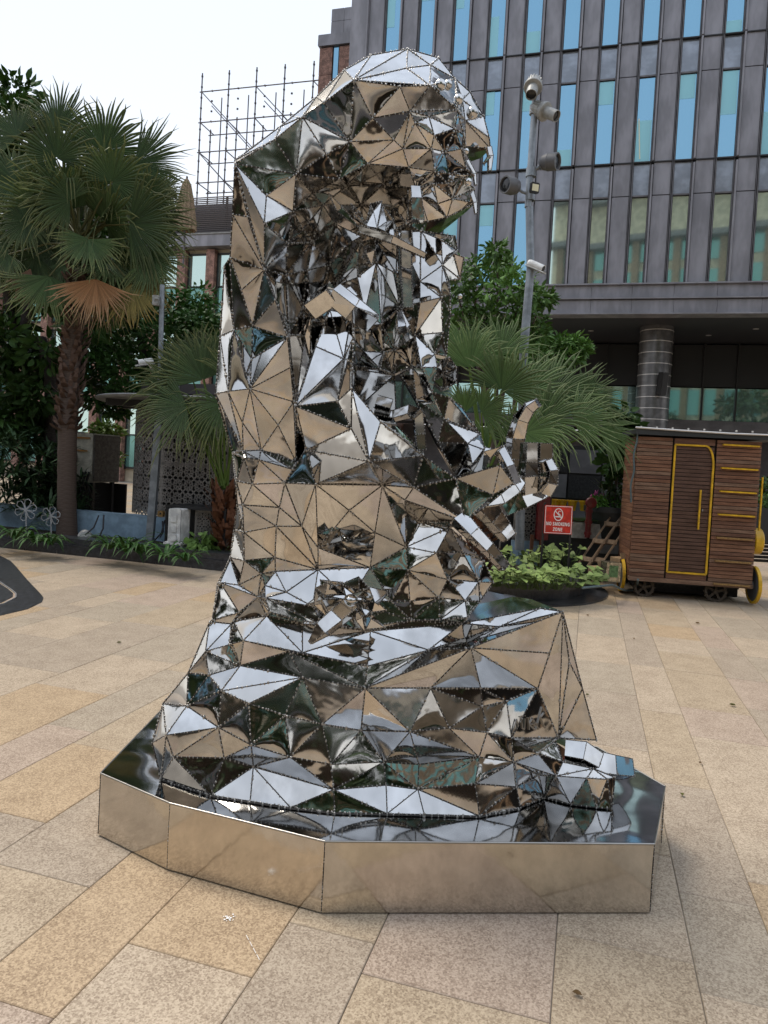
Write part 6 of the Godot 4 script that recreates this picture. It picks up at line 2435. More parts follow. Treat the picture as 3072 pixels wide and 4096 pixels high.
func build_plinth(st: Node3D, r: RandomNumberGenerator) -> void:
	var pl := Node3D.new()
	pl.name = "plinth"
	st.add_child(pl, true)
	var H := 0.255
	var poly := [Vector3(-1.065, 0, -2.79), Vector3(-0.725, 0, -2.58), Vector3(-0.135, 0, -2.375), Vector3(1.025, 0, -2.475), Vector3(1.25, 0, -2.95), Vector3(1.08, 0, -3.34), Vector3(0.5, 0, -3.66), Vector3(-0.55, 0, -3.78), Vector3(-1.05, 0, -3.54)]
	var c := Vector3(0.1, 0, -3.05)
	var groove := MB.new()
	var beads := []
	for i in poly.size():
		var j := (i + 1) % poly.size()
		var a: Vector3 = poly[i]
		var b: Vector3 = poly[j]
		var out := ((a + b) * 0.5 - c).normalized()
		var mb := MB.new()
		var e := (b - a).normalized() * 0.0015
		var up := Vector3.UP
		# a sheet with a few soft waves in it
		var n := 12
		for k in n:
			for y in 4:
				var q := []
				for s in [[k, y], [k + 1, y], [k + 1, y + 1], [k, y + 1]]:
					var u: float = float(s[0]) / n
					var v: float = float(s[1]) / 4.0
					q.append((a + e).lerp(b - e, u) + up * (0.006 + (H - 0.007) * v) + out * 0.0018 * sin(u * 9.0 + i) * sin(v * PI))
				mb.quad_out(q[0], q[1], q[2], q[3], out)
		put("side_panel", mb, M.plinth_side, pl)
		weld(groove, beads, b + up * 0.01, b + up * H, out, r, 0.7)
		# folded top edge
		var ed := MB.new()
		ed.tube([a + up * (H - 0.002), b + up * (H - 0.002)], [0.004], 6)
		put("top_edge", ed, M.bead, pl)
	var tp := MB.new()
	var pv := PackedVector2Array()
	for q in poly:
		pv.append(Vector2(q.x, -q.z))
	tp.prism(pv, Basis(Vector3.RIGHT, Vector3.FORWARD, Vector3.UP), Vector3(0, H - 0.004, 0), 0.004)
	put("top_plate", tp, M.plinth_top, pl)
	var ft := MB.new()
	var pv2 := PackedVector2Array()
	for q in poly:
		var k: Vector3 = c + (q - c) * 0.985
		pv2.append(Vector2(k.x, -k.z))
	ft.prism(pv2, Basis(Vector3.RIGHT, Vector3.FORWARD, Vector3.UP), Vector3(0, 0.002, 0), 0.1)
	put("foot_frame", ft, M.groove, pl)
	put("weld_seam", groove, M.groove, pl, true)
	many("weld_beads", bead_mesh, M.bead, pl, beads)
	# the thick weld where the skirt meets the plate
	groove = MB.new()
	beads = []
	var line := ["s20", "s19", "s21", "s22", "s26", "g20", "g21", "g22", "i20"]
	for i in line.size() - 1:
		var a: Vector3 = P[line[i]]
		var b: Vector3 = P[line[i + 1]]
		for k in 2:
			weld(groove, beads, Vector3(a.x, H + 0.004, a.z + 0.004 * k), Vector3(b.x, H + 0.004, b.z + 0.004 * k), Vector3(0, 0.6, 0.8), r, 1.4)
	put("weld_seam", groove, M.groove, pl, true)
	many("weld_beads", bead_mesh, M.bead, pl, beads)

# the corners of the sheets, in metres, and the sheets of each section as corner triples
func statue_points() -> Dictionary:
	var p := {}
	p.h0 = Vector3(-0.000, 3.312, -3.079)
	p.h1 = Vector3(-0.151, 3.249, -3.028)
	p.h2 = Vector3(-0.246, 3.098, -2.873)
	p.h3 = Vector3(-0.342, 2.943, -2.785)
	p.h4 = Vector3(-0.477, 2.833, -2.804)
	p.h5 = Vector3(-0.612, 2.644, -2.673)
	p.r0 = Vector3(-0.197, 2.988, -2.735)
	p.r1 = Vector3(-0.305, 2.893, -2.724)
	p.r2 = Vector3(-0.379, 2.825, -2.701)
	p.r3 = Vector3(-0.475, 2.729, -2.684)
	p.r4 = Vector3(-0.612, 2.618, -2.650)
	p.k1 = Vector3(0.001, 3.163, -2.954)
	p.k2 = Vector3(0.098, 3.198, -2.986)
	p.k3 = Vector3(0.134, 3.279, -3.076)
	p.k4 = Vector3(0.093, 2.999, -2.765)
	p.k5 = Vector3(0.209, 3.187, -3.060)
	p.k6 = Vector3(0.280, 3.174, -3.133)
	p.k7 = Vector3(0.348, 3.085, -3.156)
	p.k8 = Vector3(0.374, 2.980, -3.125)
	p.k9 = Vector3(0.208, 2.942, -2.825)
	p.k10 = Vector3(0.243, 3.096, -3.050)
	p.k11 = Vector3(0.256, 2.994, -3.015)
	p.k12 = Vector3(0.386, 2.947, -3.157)
	p.k13 = Vector3(0.269, 2.916, -3.077)
	p.k14 = Vector3(0.242, 2.869, -2.873)
	p.a2 = Vector3(-0.120, 2.863, -2.763)
	p.a3 = Vector3(-0.021, 2.958, -2.705)
	p.a4 = Vector3(0.022, 2.899, -2.767)
	p.a5 = Vector3(-0.203, 2.781, -2.787)
	p.a6 = Vector3(-0.034, 2.796, -2.787)
	p.a7 = Vector3(0.003, 2.776, -2.812)
	p.a9 = Vector3(-0.132, 2.711, -2.812)
	p.a10 = Vector3(0.030, 2.722, -2.853)
	p.a11 = Vector3(0.065, 2.657, -2.898)
	p.a12 = Vector3(0.044, 2.863, -2.782)
	p.a13 = Vector3(0.121, 2.825, -2.793)
	p.a15 = Vector3(0.133, 2.702, -2.828)
	p.a16 = Vector3(0.113, 2.781, -2.810)
	p.a17 = Vector3(-0.069, 2.710, -3.000)
	p.a18 = Vector3(-0.027, 2.612, -2.995)
	p.f1 = Vector3(0.171, 2.786, -2.843)
	p.f2 = Vector3(0.192, 2.718, -2.884)
	p.f3 = Vector3(0.217, 2.643, -2.946)
	p.f4 = Vector3(0.157, 2.619, -2.944)
	p.f5 = Vector3(0.132, 2.661, -2.846)
	p.f6 = Vector3(0.082, 2.629, -2.900)
	p.f7 = Vector3(0.319, 2.663, -3.033)
	p.f8 = Vector3(0.200, 2.577, -2.977)
	p.f9 = Vector3(0.121, 2.553, -2.966)
	p.f10 = Vector3(0.253, 2.731, -2.946)
	p.f11 = Vector3(0.301, 2.753, -2.969)
	p.f18 = Vector3(0.236, 2.817, -2.879)
	p.f12 = Vector3(0.203, 2.875, -2.836)
	p.f14 = Vector3(0.096, 2.897, -2.793)
	p.f15 = Vector3(0.311, 2.717, -3.019)
	p.f16 = Vector3(0.190, 2.684, -2.897)
	p.f17 = Vector3(0.265, 2.762, -2.934)
	p.v2 = Vector3(-0.396, 2.623, -2.726)
	p.v3 = Vector3(-0.500, 2.527, -2.700)
	p.v4 = Vector3(-0.289, 2.716, -2.758)
	p.v5 = Vector3(-0.240, 2.641, -2.801)
	p.v7 = Vector3(-0.410, 2.504, -2.789)
	p.v8 = Vector3(-0.497, 2.412, -2.670)
	p.v9 = Vector3(-0.348, 2.606, -2.872)
	p.v10 = Vector3(-0.312, 2.591, -2.950)
	p.v11 = Vector3(-0.382, 2.464, -2.884)
	p.v12 = Vector3(-0.350, 2.443, -2.970)
	p.v13 = Vector3(-0.426, 2.383, -2.805)
	p.v14 = Vector3(-0.497, 2.254, -2.717)
	p.v15 = Vector3(-0.435, 2.271, -2.843)
	p.v16 = Vector3(-0.284, 2.386, -3.088)
	p.v17 = Vector3(-0.366, 2.332, -2.984)
	p.v18 = Vector3(-0.227, 2.704, -3.033)
	p.v19 = Vector3(-0.165, 2.662, -3.126)
	p.v20 = Vector3(-0.269, 2.555, -3.065)
	p.v21 = Vector3(-0.156, 2.517, -3.092)
	p.v22 = Vector3(-0.209, 2.488, -3.111)
	p.b1 = Vector3(-0.379, 2.176, -2.983)
	p.b2 = Vector3(-0.419, 2.046, -2.904)
	p.b3 = Vector3(-0.377, 2.073, -3.076)
	p.b4 = Vector3(-0.350, 2.167, -3.054)
	p.b5 = Vector3(-0.353, 1.980, -3.122)
	p.b6 = Vector3(-0.390, 1.783, -3.016)
	p.b7 = Vector3(-0.371, 1.535, -3.009)
	p.b8 = Vector3(-0.251, 2.325, -3.135)
	p.b9 = Vector3(-0.294, 2.143, -3.105)
	p.l2 = Vector3(-0.623, 2.449, -2.697)
	p.l22 = Vector3(-0.563, 2.438, -2.683)
	p.l3 = Vector3(-0.635, 2.300, -2.741)
	p.l6 = Vector3(-0.590, 2.183, -2.759)
	p.l7 = Vector3(-0.444, 2.134, -2.676)
	p.l8 = Vector3(-0.544, 2.051, -2.779)
	p.l9 = Vector3(-0.614, 2.031, -2.770)
	p.l10 = Vector3(-0.392, 1.999, -2.683)
	p.l11 = Vector3(-0.540, 1.924, -2.773)
	p.l12 = Vector3(-0.530, 1.802, -2.716)
	p.l13 = Vector3(-0.612, 1.788, -2.711)
	p.l14 = Vector3(-0.381, 1.893, -2.728)
	p.l15 = Vector3(-0.366, 1.765, -2.753)
	p.l16 = Vector3(-0.422, 1.672, -2.754)
	p.l17 = Vector3(-0.482, 1.572, -2.754)
	p.l18 = Vector3(-0.554, 1.564, -2.762)
	p.l19 = Vector3(-0.558, 1.674, -2.743)
	p.l20 = Vector3(-0.348, 1.531, -2.785)
	p.q1 = Vector3(-0.543, 1.538, -2.726)
	p.q2 = Vector3(-0.480, 1.535, -2.699)
	p.q3 = Vector3(-0.348, 1.505, -2.684)
	p.m1 = Vector3(-0.574, 1.446, -2.760)
	p.m2 = Vector3(-0.502, 1.440, -2.712)
	p.m3 = Vector3(-0.376, 1.452, -2.694)
	p.m4 = Vector3(-0.548, 1.354, -2.773)
	p.m5 = Vector3(-0.398, 1.355, -2.731)
	p.m6 = Vector3(-0.408, 1.281, -2.741)
	p.m7 = Vector3(-0.539, 1.246, -2.779)
	p.m9 = Vector3(-0.416, 1.150, -2.805)
	p.m10 = Vector3(-0.538, 1.131, -2.810)
	p.m11 = Vector3(-0.618, 1.124, -2.918)
	p.m12 = Vector3(-0.466, 1.084, -2.797)
	p.m13 = Vector3(-0.564, 1.024, -2.853)
	p.m14 = Vector3(-0.644, 1.027, -2.873)
	p.m15 = Vector3(-0.477, 0.988, -2.812)
	p.m16 = Vector3(-0.556, 0.915, -2.842)
	p.m17 = Vector3(-0.661, 0.878, -2.845)
	p.o1 = Vector3(-0.659, 2.270, -2.756)
	p.o2 = Vector3(-0.694, 2.023, -2.887)
	p.o3 = Vector3(-0.685, 1.785, -2.820)
	p.o4 = Vector3(-0.634, 1.557, -2.946)
	p.o5 = Vector3(-0.579, 1.440, -2.769)
	p.o6 = Vector3(-0.577, 1.350, -2.815)
	p.o7 = Vector3(-0.611, 1.236, -2.942)
	p.o8 = Vector3(-0.613, 1.130, -2.917)
	p.o9 = Vector3(-0.677, 1.002, -2.974)
	p.o10 = Vector3(-0.662, 0.869, -2.838)
	p.t11 = Vector3(-0.252, 1.456, -2.618)
	p.t12 = Vector3(-0.006, 1.465, -2.654)
	p.x1 = Vector3(-0.306, 1.289, -2.713)
	p.x3 = Vector3(-0.241, 1.208, -2.733)
	p.x4 = Vector3(-0.126, 1.362, -2.678)
	p.x5 = Vector3(-0.025, 1.279, -2.726)
	p.x6 = Vector3(-0.037, 1.134, -2.783)
	p.x7 = Vector3(-0.241, 1.115, -2.783)
	p.x8 = Vector3(0.101, 1.222, -2.790)
	p.x9 = Vector3(-0.412, 1.095, -2.807)
	p.y2 = Vector3(0.110, 1.135, -2.768)
	p.y3 = Vector3(0.217, 1.210, -2.750)
	p.y4 = Vector3(0.267, 1.109, -2.751)
	p.y5 = Vector3(0.323, 1.215, -2.785)
	p.y6 = Vector3(0.395, 1.098, -2.798)
	p.y7 = Vector3(0.415, 1.177, -2.830)
	p.y8 = Vector3(0.459, 1.092, -2.844)
	p.y9 = Vector3(0.237, 1.034, -2.755)
	p.y10 = Vector3(0.337, 1.034, -2.729)
	p.y11 = Vector3(0.406, 1.019, -2.809)
	p.y12 = Vector3(0.126, 1.014, -2.761)
	p.y13 = Vector3(0.053, 1.011, -2.754)
	p.z1 = Vector3(0.145, 1.325, -2.808)
	p.z3 = Vector3(0.266, 1.310, -2.768)
	p.t13 = Vector3(0.082, 1.413, -2.671)
	p.w2 = Vector3(0.135, 0.940, -2.754)
	p.w3 = Vector3(0.245, 0.954, -2.736)
	p.w4 = Vector3(0.347, 0.975, -2.702)
	p.p1 = Vector3(-0.358, 1.025, -2.753)
	p.p2 = Vector3(-0.447, 1.041, -2.783)
	p.p3 = Vector3(-0.248, 0.985, -2.703)
	p.p4 = Vector3(-0.107, 1.013, -2.726)
	p.p5 = Vector3(-0.437, 1.000, -2.741)
	p.p6 = Vector3(-0.205, 0.919, -2.687)
	p.p7 = Vector3(-0.413, 0.949, -2.727)
	p.p8 = Vector3(-0.081, 0.906, -2.709)
	p.s31 = Vector3(-0.435, 0.920, -2.787)
	p.u1 = Vector3(-0.291, 0.897, -2.777)
	p.g27 = Vector3(-0.021, 0.898, -2.722)
	p.g26 = Vector3(0.338, 0.932, -2.788)
	p.g25 = Vector3(0.484, 0.930, -2.774)
	p.i0 = Vector3(0.645, 1.006, -2.802)
	p.i1 = Vector3(0.731, 1.001, -2.784)
	p.s6 = Vector3(-0.512, 0.830, -2.738)
	p.s30 = Vector3(-0.279, 0.800, -2.717)
	p.g1 = Vector3(-0.025, 0.786, -2.635)
	p.g3 = Vector3(0.206, 0.838, -2.714)
	p.g4 = Vector3(0.355, 0.880, -2.618)
	p.s32 = Vector3(-0.331, 0.801, -2.722)
	p.s1 = Vector3(-0.672, 0.871, -2.844)
	p.s2 = Vector3(-0.584, 0.867, -2.843)
	p.s3 = Vector3(-0.669, 0.766, -2.786)
	p.s4 = Vector3(-0.578, 0.796, -2.792)
	p.s5 = Vector3(-0.575, 0.878, -2.842)
	p.s7 = Vector3(-0.525, 0.724, -2.761)
	p.s8 = Vector3(-0.647, 0.679, -2.763)
	p.s9 = Vector3(-0.584, 0.636, -2.714)
	p.s10 = Vector3(-0.722, 0.560, -2.742)
	p.s12 = Vector3(-0.468, 0.607, -2.673)
	p.s13 = Vector3(-0.582, 0.504, -2.685)
	p.s14 = Vector3(-0.777, 0.468, -2.673)
	p.s15 = Vector3(-0.443, 0.468, -2.624)
	p.s16 = Vector3(-0.743, 0.388, -2.667)
	p.s17 = Vector3(-0.553, 0.391, -2.675)
	p.s18 = Vector3(-0.440, 0.363, -2.676)
	p.s19 = Vector3(-0.589, 0.261, -2.641)
	p.s20 = Vector3(-0.814, 0.261, -2.754)
	p.s21 = Vector3(-0.435, 0.261, -2.611)
	p.s22 = Vector3(-0.280, 0.261, -2.580)
	p.s23 = Vector3(-0.293, 0.436, -2.611)
	p.s24 = Vector3(-0.140, 0.419, -2.606)
	p.s25 = Vector3(-0.125, 0.333, -2.588)
	p.s26 = Vector3(-0.116, 0.261, -2.561)
	p.s27 = Vector3(-0.326, 0.577, -2.650)
	p.s28 = Vector3(-0.183, 0.558, -2.632)
	p.s29 = Vector3(-0.270, 0.715, -2.683)
	p.e1 = Vector3(-0.744, 0.664, -2.823)
	p.e2 = Vector3(-0.857, 0.513, -2.882)
	p.e4 = Vector3(-0.850, 0.407, -2.740)
	p.g2 = Vector3(-0.029, 0.709, -2.615)
	p.g5 = Vector3(0.217, 0.713, -2.645)
	p.g6 = Vector3(0.413, 0.705, -2.702)
	p.g7 = Vector3(-0.037, 0.528, -2.670)
	p.g8 = Vector3(0.144, 0.573, -2.567)
	p.g9 = Vector3(0.293, 0.571, -2.627)
	p.g10 = Vector3(0.442, 0.546, -2.671)
	p.g11 = Vector3(0.056, 0.413, -2.666)
	p.g12 = Vector3(0.190, 0.410, -2.669)
	p.g13 = Vector3(0.415, 0.457, -2.653)
	p.g16 = Vector3(0.069, 0.336, -2.642)
	p.g17 = Vector3(0.189, 0.331, -2.632)
	p.g18 = Vector3(0.400, 0.370, -2.618)
	p.g20 = Vector3(0.077, 0.261, -2.573)
	p.g21 = Vector3(0.214, 0.261, -2.582)
	p.g22 = Vector3(0.420, 0.261, -2.593)
	p.g23 = Vector3(0.421, 0.637, -2.693)
	p.i3 = Vector3(0.659, 0.679, -2.818)
	p.i4 = Vector3(0.694, 0.829, -2.802)
	p.i5 = Vector3(0.757, 0.480, -2.828)
	p.i6 = Vector3(0.929, 0.458, -2.887)
	p.i7 = Vector3(0.853, 0.673, -2.869)
	p.i8 = Vector3(0.778, 0.795, -2.818)
	p.i10 = Vector3(0.523, 0.646, -2.742)
	p.i12 = Vector3(0.542, 0.520, -2.698)
	p.i14 = Vector3(0.552, 0.434, -2.680)
	p.i15 = Vector3(0.569, 0.334, -2.689)
	p.i17 = Vector3(0.638, 0.479, -2.665)
	p.i18 = Vector3(0.738, 0.481, -2.803)
	p.i20 = Vector3(0.587, 0.261, -2.675)
	p.F1 = Vector3(0.668, 0.358, -2.753)
	p.F2 = Vector3(0.719, 0.387, -2.685)
	p.F3 = Vector3(0.700, 0.261, -2.769)
	p.F4 = Vector3(0.792, 0.261, -2.724)
	p.F5 = Vector3(0.845, 0.373, -2.712)
	p.F6 = Vector3(0.932, 0.364, -2.733)
	p.F7 = Vector3(0.888, 0.261, -2.709)
	p.F8 = Vector3(0.947, 0.261, -2.707)
	p.F9 = Vector3(0.966, 0.367, -2.748)
	p.F10 = Vector3(0.751, 0.427, -2.723)
	p.F11 = Vector3(0.876, 0.400, -2.741)
	p.t1 = Vector3(-0.243, 2.121, -2.738)
	p.t2 = Vector3(-0.157, 2.103, -2.707)
	p.t3 = Vector3(-0.286, 1.973, -2.695)
	p.t4 = Vector3(-0.175, 1.926, -2.651)
	p.t5 = Vector3(-0.339, 1.738, -2.609)
	p.t6 = Vector3(-0.178, 1.754, -2.484)
	p.t7 = Vector3(-0.300, 1.581, -2.680)
	p.t8 = Vector3(-0.122, 1.659, -2.429)
	p.t9 = Vector3(-0.054, 1.551, -2.342)
	p.t14 = Vector3(-0.136, 1.992, -2.539)
	p.t15 = Vector3(-0.127, 1.796, -2.421)
	p.t17 = Vector3(-0.023, 1.685, -2.387)
	p.t18 = Vector3(0.139, 1.583, -2.648)
	p.t19 = Vector3(0.111, 1.463, -2.645)
	p.t20 = Vector3(0.258, 1.505, -2.580)
	p.t21 = Vector3(0.300, 1.354, -2.555)
	p.t22 = Vector3(0.411, 1.563, -2.546)
	p.t23 = Vector3(0.394, 1.454, -2.558)
	p.t24 = Vector3(0.465, 1.499, -2.551)
	p.t25 = Vector3(0.372, 1.412, -2.557)
	p.c1 = Vector3(0.097, 2.512, -2.968)
	p.c2 = Vector3(0.179, 2.468, -2.928)
	p.c3 = Vector3(0.189, 2.363, -2.913)
	p.c4 = Vector3(0.241, 2.512, -3.007)
	p.c5 = Vector3(0.257, 2.465, -3.041)
	p.c6 = Vector3(0.102, 2.296, -2.924)
	p.c7 = Vector3(0.190, 2.227, -2.890)
	p.c8 = Vector3(0.106, 2.203, -2.895)
	p.c9 = Vector3(0.227, 2.241, -2.897)
	p.c10 = Vector3(0.094, 2.078, -2.929)
	p.c11 = Vector3(0.204, 2.089, -2.900)
	p.c12 = Vector3(0.178, 2.002, -2.906)
	p.c13 = Vector3(0.225, 1.995, -2.910)
	p.c14 = Vector3(0.231, 2.171, -2.901)
	p.c15 = Vector3(0.236, 2.427, -2.966)
	p.c16 = Vector3(0.281, 2.422, -2.993)
	p.c17 = Vector3(0.277, 2.350, -3.061)
	p.c18 = Vector3(0.223, 2.321, -2.976)
	p.d1 = Vector3(0.125, 1.942, -2.891)
	p.d2 = Vector3(0.190, 1.945, -2.887)
	p.j1 = Vector3(-0.001, 2.500, -2.961)
	p.j3 = Vector3(0.094, 2.512, -2.967)
	p.j4 = Vector3(0.026, 2.197, -2.969)
	p.u2 = Vector3(-0.080, 2.356, -2.902)
	p.u3 = Vector3(0.003, 2.335, -2.975)
	p.u5 = Vector3(-0.046, 2.103, -2.871)
	p.u6 = Vector3(-0.114, 2.153, -2.879)
	p.u7 = Vector3(-0.159, 2.488, -3.086)
	p.u8 = Vector3(-0.159, 2.362, -2.975)
	p.u9 = Vector3(-0.153, 2.295, -2.915)
	p.u10 = Vector3(-0.240, 2.279, -3.000)
	p.u11 = Vector3(-0.095, 2.496, -3.049)
	p.n1 = Vector3(0.041, 2.651, -2.924)
	p.n2 = Vector3(0.033, 2.537, -2.960)
	p.z10 = Vector3(-0.106, 2.094, -2.881)
	p.z13 = Vector3(-0.030, 1.994, -2.890)
	p.z14 = Vector3(-0.111, 1.994, -2.886)
	p.z15 = Vector3(-0.139, 1.936, -2.915)
	p.z16 = Vector3(-0.040, 1.912, -2.773)
	p.z17 = Vector3(0.010, 1.919, -2.980)
	p.z18 = Vector3(0.015, 2.018, -2.966)
	p.z19 = Vector3(0.089, 2.069, -2.938)
	p.z20 = Vector3(0.086, 1.954, -2.961)
	p.ww1 = Vector3(-0.143, 1.935, -3.009)
	p.ww2 = Vector3(0.019, 1.921, -3.013)
	p.ww3 = Vector3(0.038, 1.708, -2.970)
	p.ww4 = Vector3(-0.154, 1.760, -3.103)
	p.ww5 = Vector3(0.156, 1.601, -3.030)
	p.la1 = Vector3(0.042, 1.922, -2.973)
	p.la2 = Vector3(0.090, 1.943, -2.913)
	p.la3 = Vector3(0.175, 1.841, -2.869)
	p.la4 = Vector3(0.112, 1.810, -2.895)
	p.la5 = Vector3(0.227, 1.739, -2.875)
	p.la6 = Vector3(0.329, 1.644, -2.880)
	p.la7 = Vector3(0.207, 1.642, -2.879)
	p.la8 = Vector3(0.295, 1.509, -2.920)
	p.la9 = Vector3(0.355, 1.539, -2.838)
	p.la10 = Vector3(0.241, 1.825, -2.868)
	p.la11 = Vector3(0.390, 1.692, -2.984)
	p.la12 = Vector3(0.402, 1.622, -2.887)
	p.la13 = Vector3(0.298, 1.796, -2.915)
	p.cu1 = Vector3(0.178, 1.931, -3.159)
	p.cu2 = Vector3(0.194, 1.956, -2.750)
	p.cu3 = Vector3(0.224, 1.962, -2.715)
	p.cu4 = Vector3(0.254, 1.931, -2.757)
	p.cu5 = Vector3(0.257, 1.872, -2.749)
	p.cu6 = Vector3(0.217, 1.851, -2.843)
	p.cu7 = Vector3(0.211, 1.910, -2.837)
	return p

func statue_facets() -> Dictionary:
	var f := {}
	f.veil = "r0 h1 h0, r0 h0 k1, r0 k1 k4, k1 k2 k4, k1 h0 k2, h0 k3 k2, k2 k3 k5, k2 k5 k4, k4 k5 k9, h2 h1 r0, h2 r0 r1, h3 h2 r1, h3 r1 r2, h4 h3 r2, h4 r2 r3, h5 h4 r3, h5 r3 r4, k5 k6 k10, k6 k7 k10, k7 k8 k11, k7 k11 k10, k5 k10 k9, k11 k8 k12, k11 k12 k13, k9 k10 k11, k9 k11 k14, k14 k11 k13"
	f.head = "r0 a3 a2, a3 a4 a2, a3 k4 a4, k4 k9 a4, a4 k9 f14, r0 a2 a5, a2 a6 a5, a2 a4 a6, a4 a12 a7, a4 a7 a6, a5 a6 a9, a6 a7 a9, a7 a10 a9, a9 a10 a17, a10 a11 a17, a12 a13 a16, a12 a16 a7, a7 a16 a10, a10 a16 a15, a10 a15 a11, a15 f5 a11, a11 a18 a17"
	f.face = "a4 f14 a12, f14 a13 a12, f14 f12 a13, f14 k9 f12, a13 f12 f1, a13 f1 a16, a16 f1 a15, f1 f2 a15, f1 f18 f17, f1 f17 f2, f12 f18 f1, f2 f17 f11, a15 f2 f16, a15 f16 f5, f5 f16 f3, f5 f3 f4, f5 f4 f6, a11 f5 f6, f16 f10 f3, f16 f2 f10, f2 f11 f10, f10 f15 f3, f3 f15 f7, f3 f7 f8, f4 f3 f8, f6 f4 f8, f6 f8 f9, k9 k14 f12, k14 f18 f12, a11 f6 n1, f6 f9 n2, f6 n2 n1, n2 f9 j3, n2 j3 j1"
	f.lining = "r4 r3 v2, r3 r2 v2, r2 v4 v2, r2 r1 a5, r2 a5 v4, r1 r0 a5, r4 v2 v3, r4 v3 v8, r4 v8 v14, v2 v5 v9, v2 v4 v5, v4 a5 v5, a5 a9 v5, v2 v9 v7, v2 v7 v3, v3 v7 v8, v7 v13 v8, v8 v13 v14, v13 v15 v14, v7 v11 v13, v9 v10 v7, v10 v11 v7, v11 v12 v13, v12 v15 v13, v10 v12 v11, v5 a9 v18, v5 v18 v9, v9 v18 v10, a9 a17 v18, v18 a17 v19, v18 v19 v10, v19 v20 v10, v10 v20 v12, v19 v21 v20, a17 a18 v19, v20 v21 v22, v20 v22 v16, v12 v20 v16, v12 v16 v17, v12 v17 v15, v15 v17 b1, v15 b1 b2, b1 b3 b2, v17 v16 b4, v17 b4 b1, b1 b4 b3, b3 b4 b5, b2 b3 b6, b3 b5 b6, b6 b5 b7, v16 v22 b8, v16 b8 b4, b4 b8 b9, b4 b9 b5, v21 b8 v22, v14 v15 b2, v19 a18 u7, v19 v21 u7, v21 u7 b8"
	f.shawl = "r4 l22 l2, r4 v14 l22, l2 l22 v14, l2 v14 l3, l3 v14 l6, l6 v14 l8, v14 l7 l8, l7 l10 l8, l3 l6 l8, l3 l8 l9, l8 l10 l11, l10 l12 l11, l10 l14 l12, l14 l15 l12, l9 l8 l11, l9 l11 l12, l9 l12 l13, l12 l15 l16, l12 l16 l17, l15 l20 l16, l16 l20 l17, l13 l12 l19, l12 l17 l19, l19 l17 l18, l13 l19 l18, l18 l17 q2, l18 q2 q1, l17 l20 q3, l17 q3 q2, v14 b2 l7, l7 b2 l10, l10 b2 l14, b2 b6 l14, l14 b6 l15, l15 b6 b7, l15 b7 l20, q1 m2 m1, q1 q2 m2, q2 m3 m2, q2 q3 m3, m1 m2 m4, m2 m3 m5, m2 m5 m4, m4 m5 m6, m4 m6 m7, m7 m6 m9, m7 m9 m10, m9 m12 m10, m10 m12 m13, m10 m13 m11, m11 m13 m14, m13 m12 m15, m13 m15 m14, m14 m15 m16, m14 m16 m17, l3 l9 o1, l9 o2 o1, l9 l13 o2, l13 o3 o2, l13 l18 o3, l18 o4 o3, l18 q1 o4, q1 m1 o4, m1 o5 o4, m1 m4 o5, m4 o6 o5, m4 m7 o6, m7 o7 o6, m7 m10 o7, m10 m11 o7, m11 o7 o8, m11 o8 m14, m14 o9 o8, m14 m17 o9, m17 o10 o9"
	f.belly = "m3 t11 x1, m3 x1 m5, m5 x1 m6, t11 x3 x1, x1 x3 x7, m6 x1 x7, m6 x7 m9, m9 x7 x9, t11 t12 x4, t11 x4 x3, x4 x5 x3, t12 x5 x4, x3 x5 x6, x3 x6 x7, t12 x8 x5, x5 x8 x6"
	f.hip = "x8 y2 x6, x8 y3 y2, y3 y4 y2, y3 y5 y4, y5 y6 y4, y5 y7 y6, y7 y8 y6, y2 y4 y9, y2 y9 y12, x6 y2 y13, y2 y12 y13, y4 y6 y10, y4 y10 y9, y6 y8 y11, y6 y11 y10, x8 t13 z1, t12 t13 x8, z1 z3 x8, x8 z3 y3, z3 y5 y3, z3 y7 y5, y13 y12 w2, y12 y9 w2, y9 w3 w2, y9 y10 w3, y10 w4 w3, y10 y11 w4"
	f.waistband = "x9 x7 p1, x9 p1 p2, x7 p3 p1, x7 x6 p4, x7 p4 p3, x6 y13 p4, p2 p1 p5, p1 p3 p5, p5 p3 p6, p5 p6 p7, p3 p4 p8, p3 p8 p6, p4 y13 w2, p4 w2 p8, x9 p2 m12, p2 p5 m15, p2 m15 m12, m9 x9 m12, p5 p7 m15"
	f.lap = "s6 s31 s30, s31 u1 s30, u1 g27 s30, s30 g27 g1, g27 g3 g1, g27 g26 g3, g26 g25 g3, g26 i0 g25, g25 i0 i1, p7 p6 u1, p7 u1 s31, p6 p8 g27, p6 g27 u1, p8 w2 g27, w2 w3 g26, w2 g26 g27, w3 w4 g26, s6 s32 s7, s6 s30 s32, s7 s32 s29, s32 s30 g1, s32 g1 g2, s32 g2 s29, s7 s29 s9, s9 s29 s12, s29 s27 s12, s29 s28 s27, s29 g2 s28, s28 g2 g7, g1 g3 g2, g3 g4 g2, g4 g5 g2, g4 g6 g5, g3 g25 g4, g25 i1 g4, g4 i1 i4, g4 i4 i3, g4 i3 g6, i1 i4 i3, i1 i5 i3, i1 i8 i5, i8 i7 i5, i7 i6 i5, i1 i7 i8"
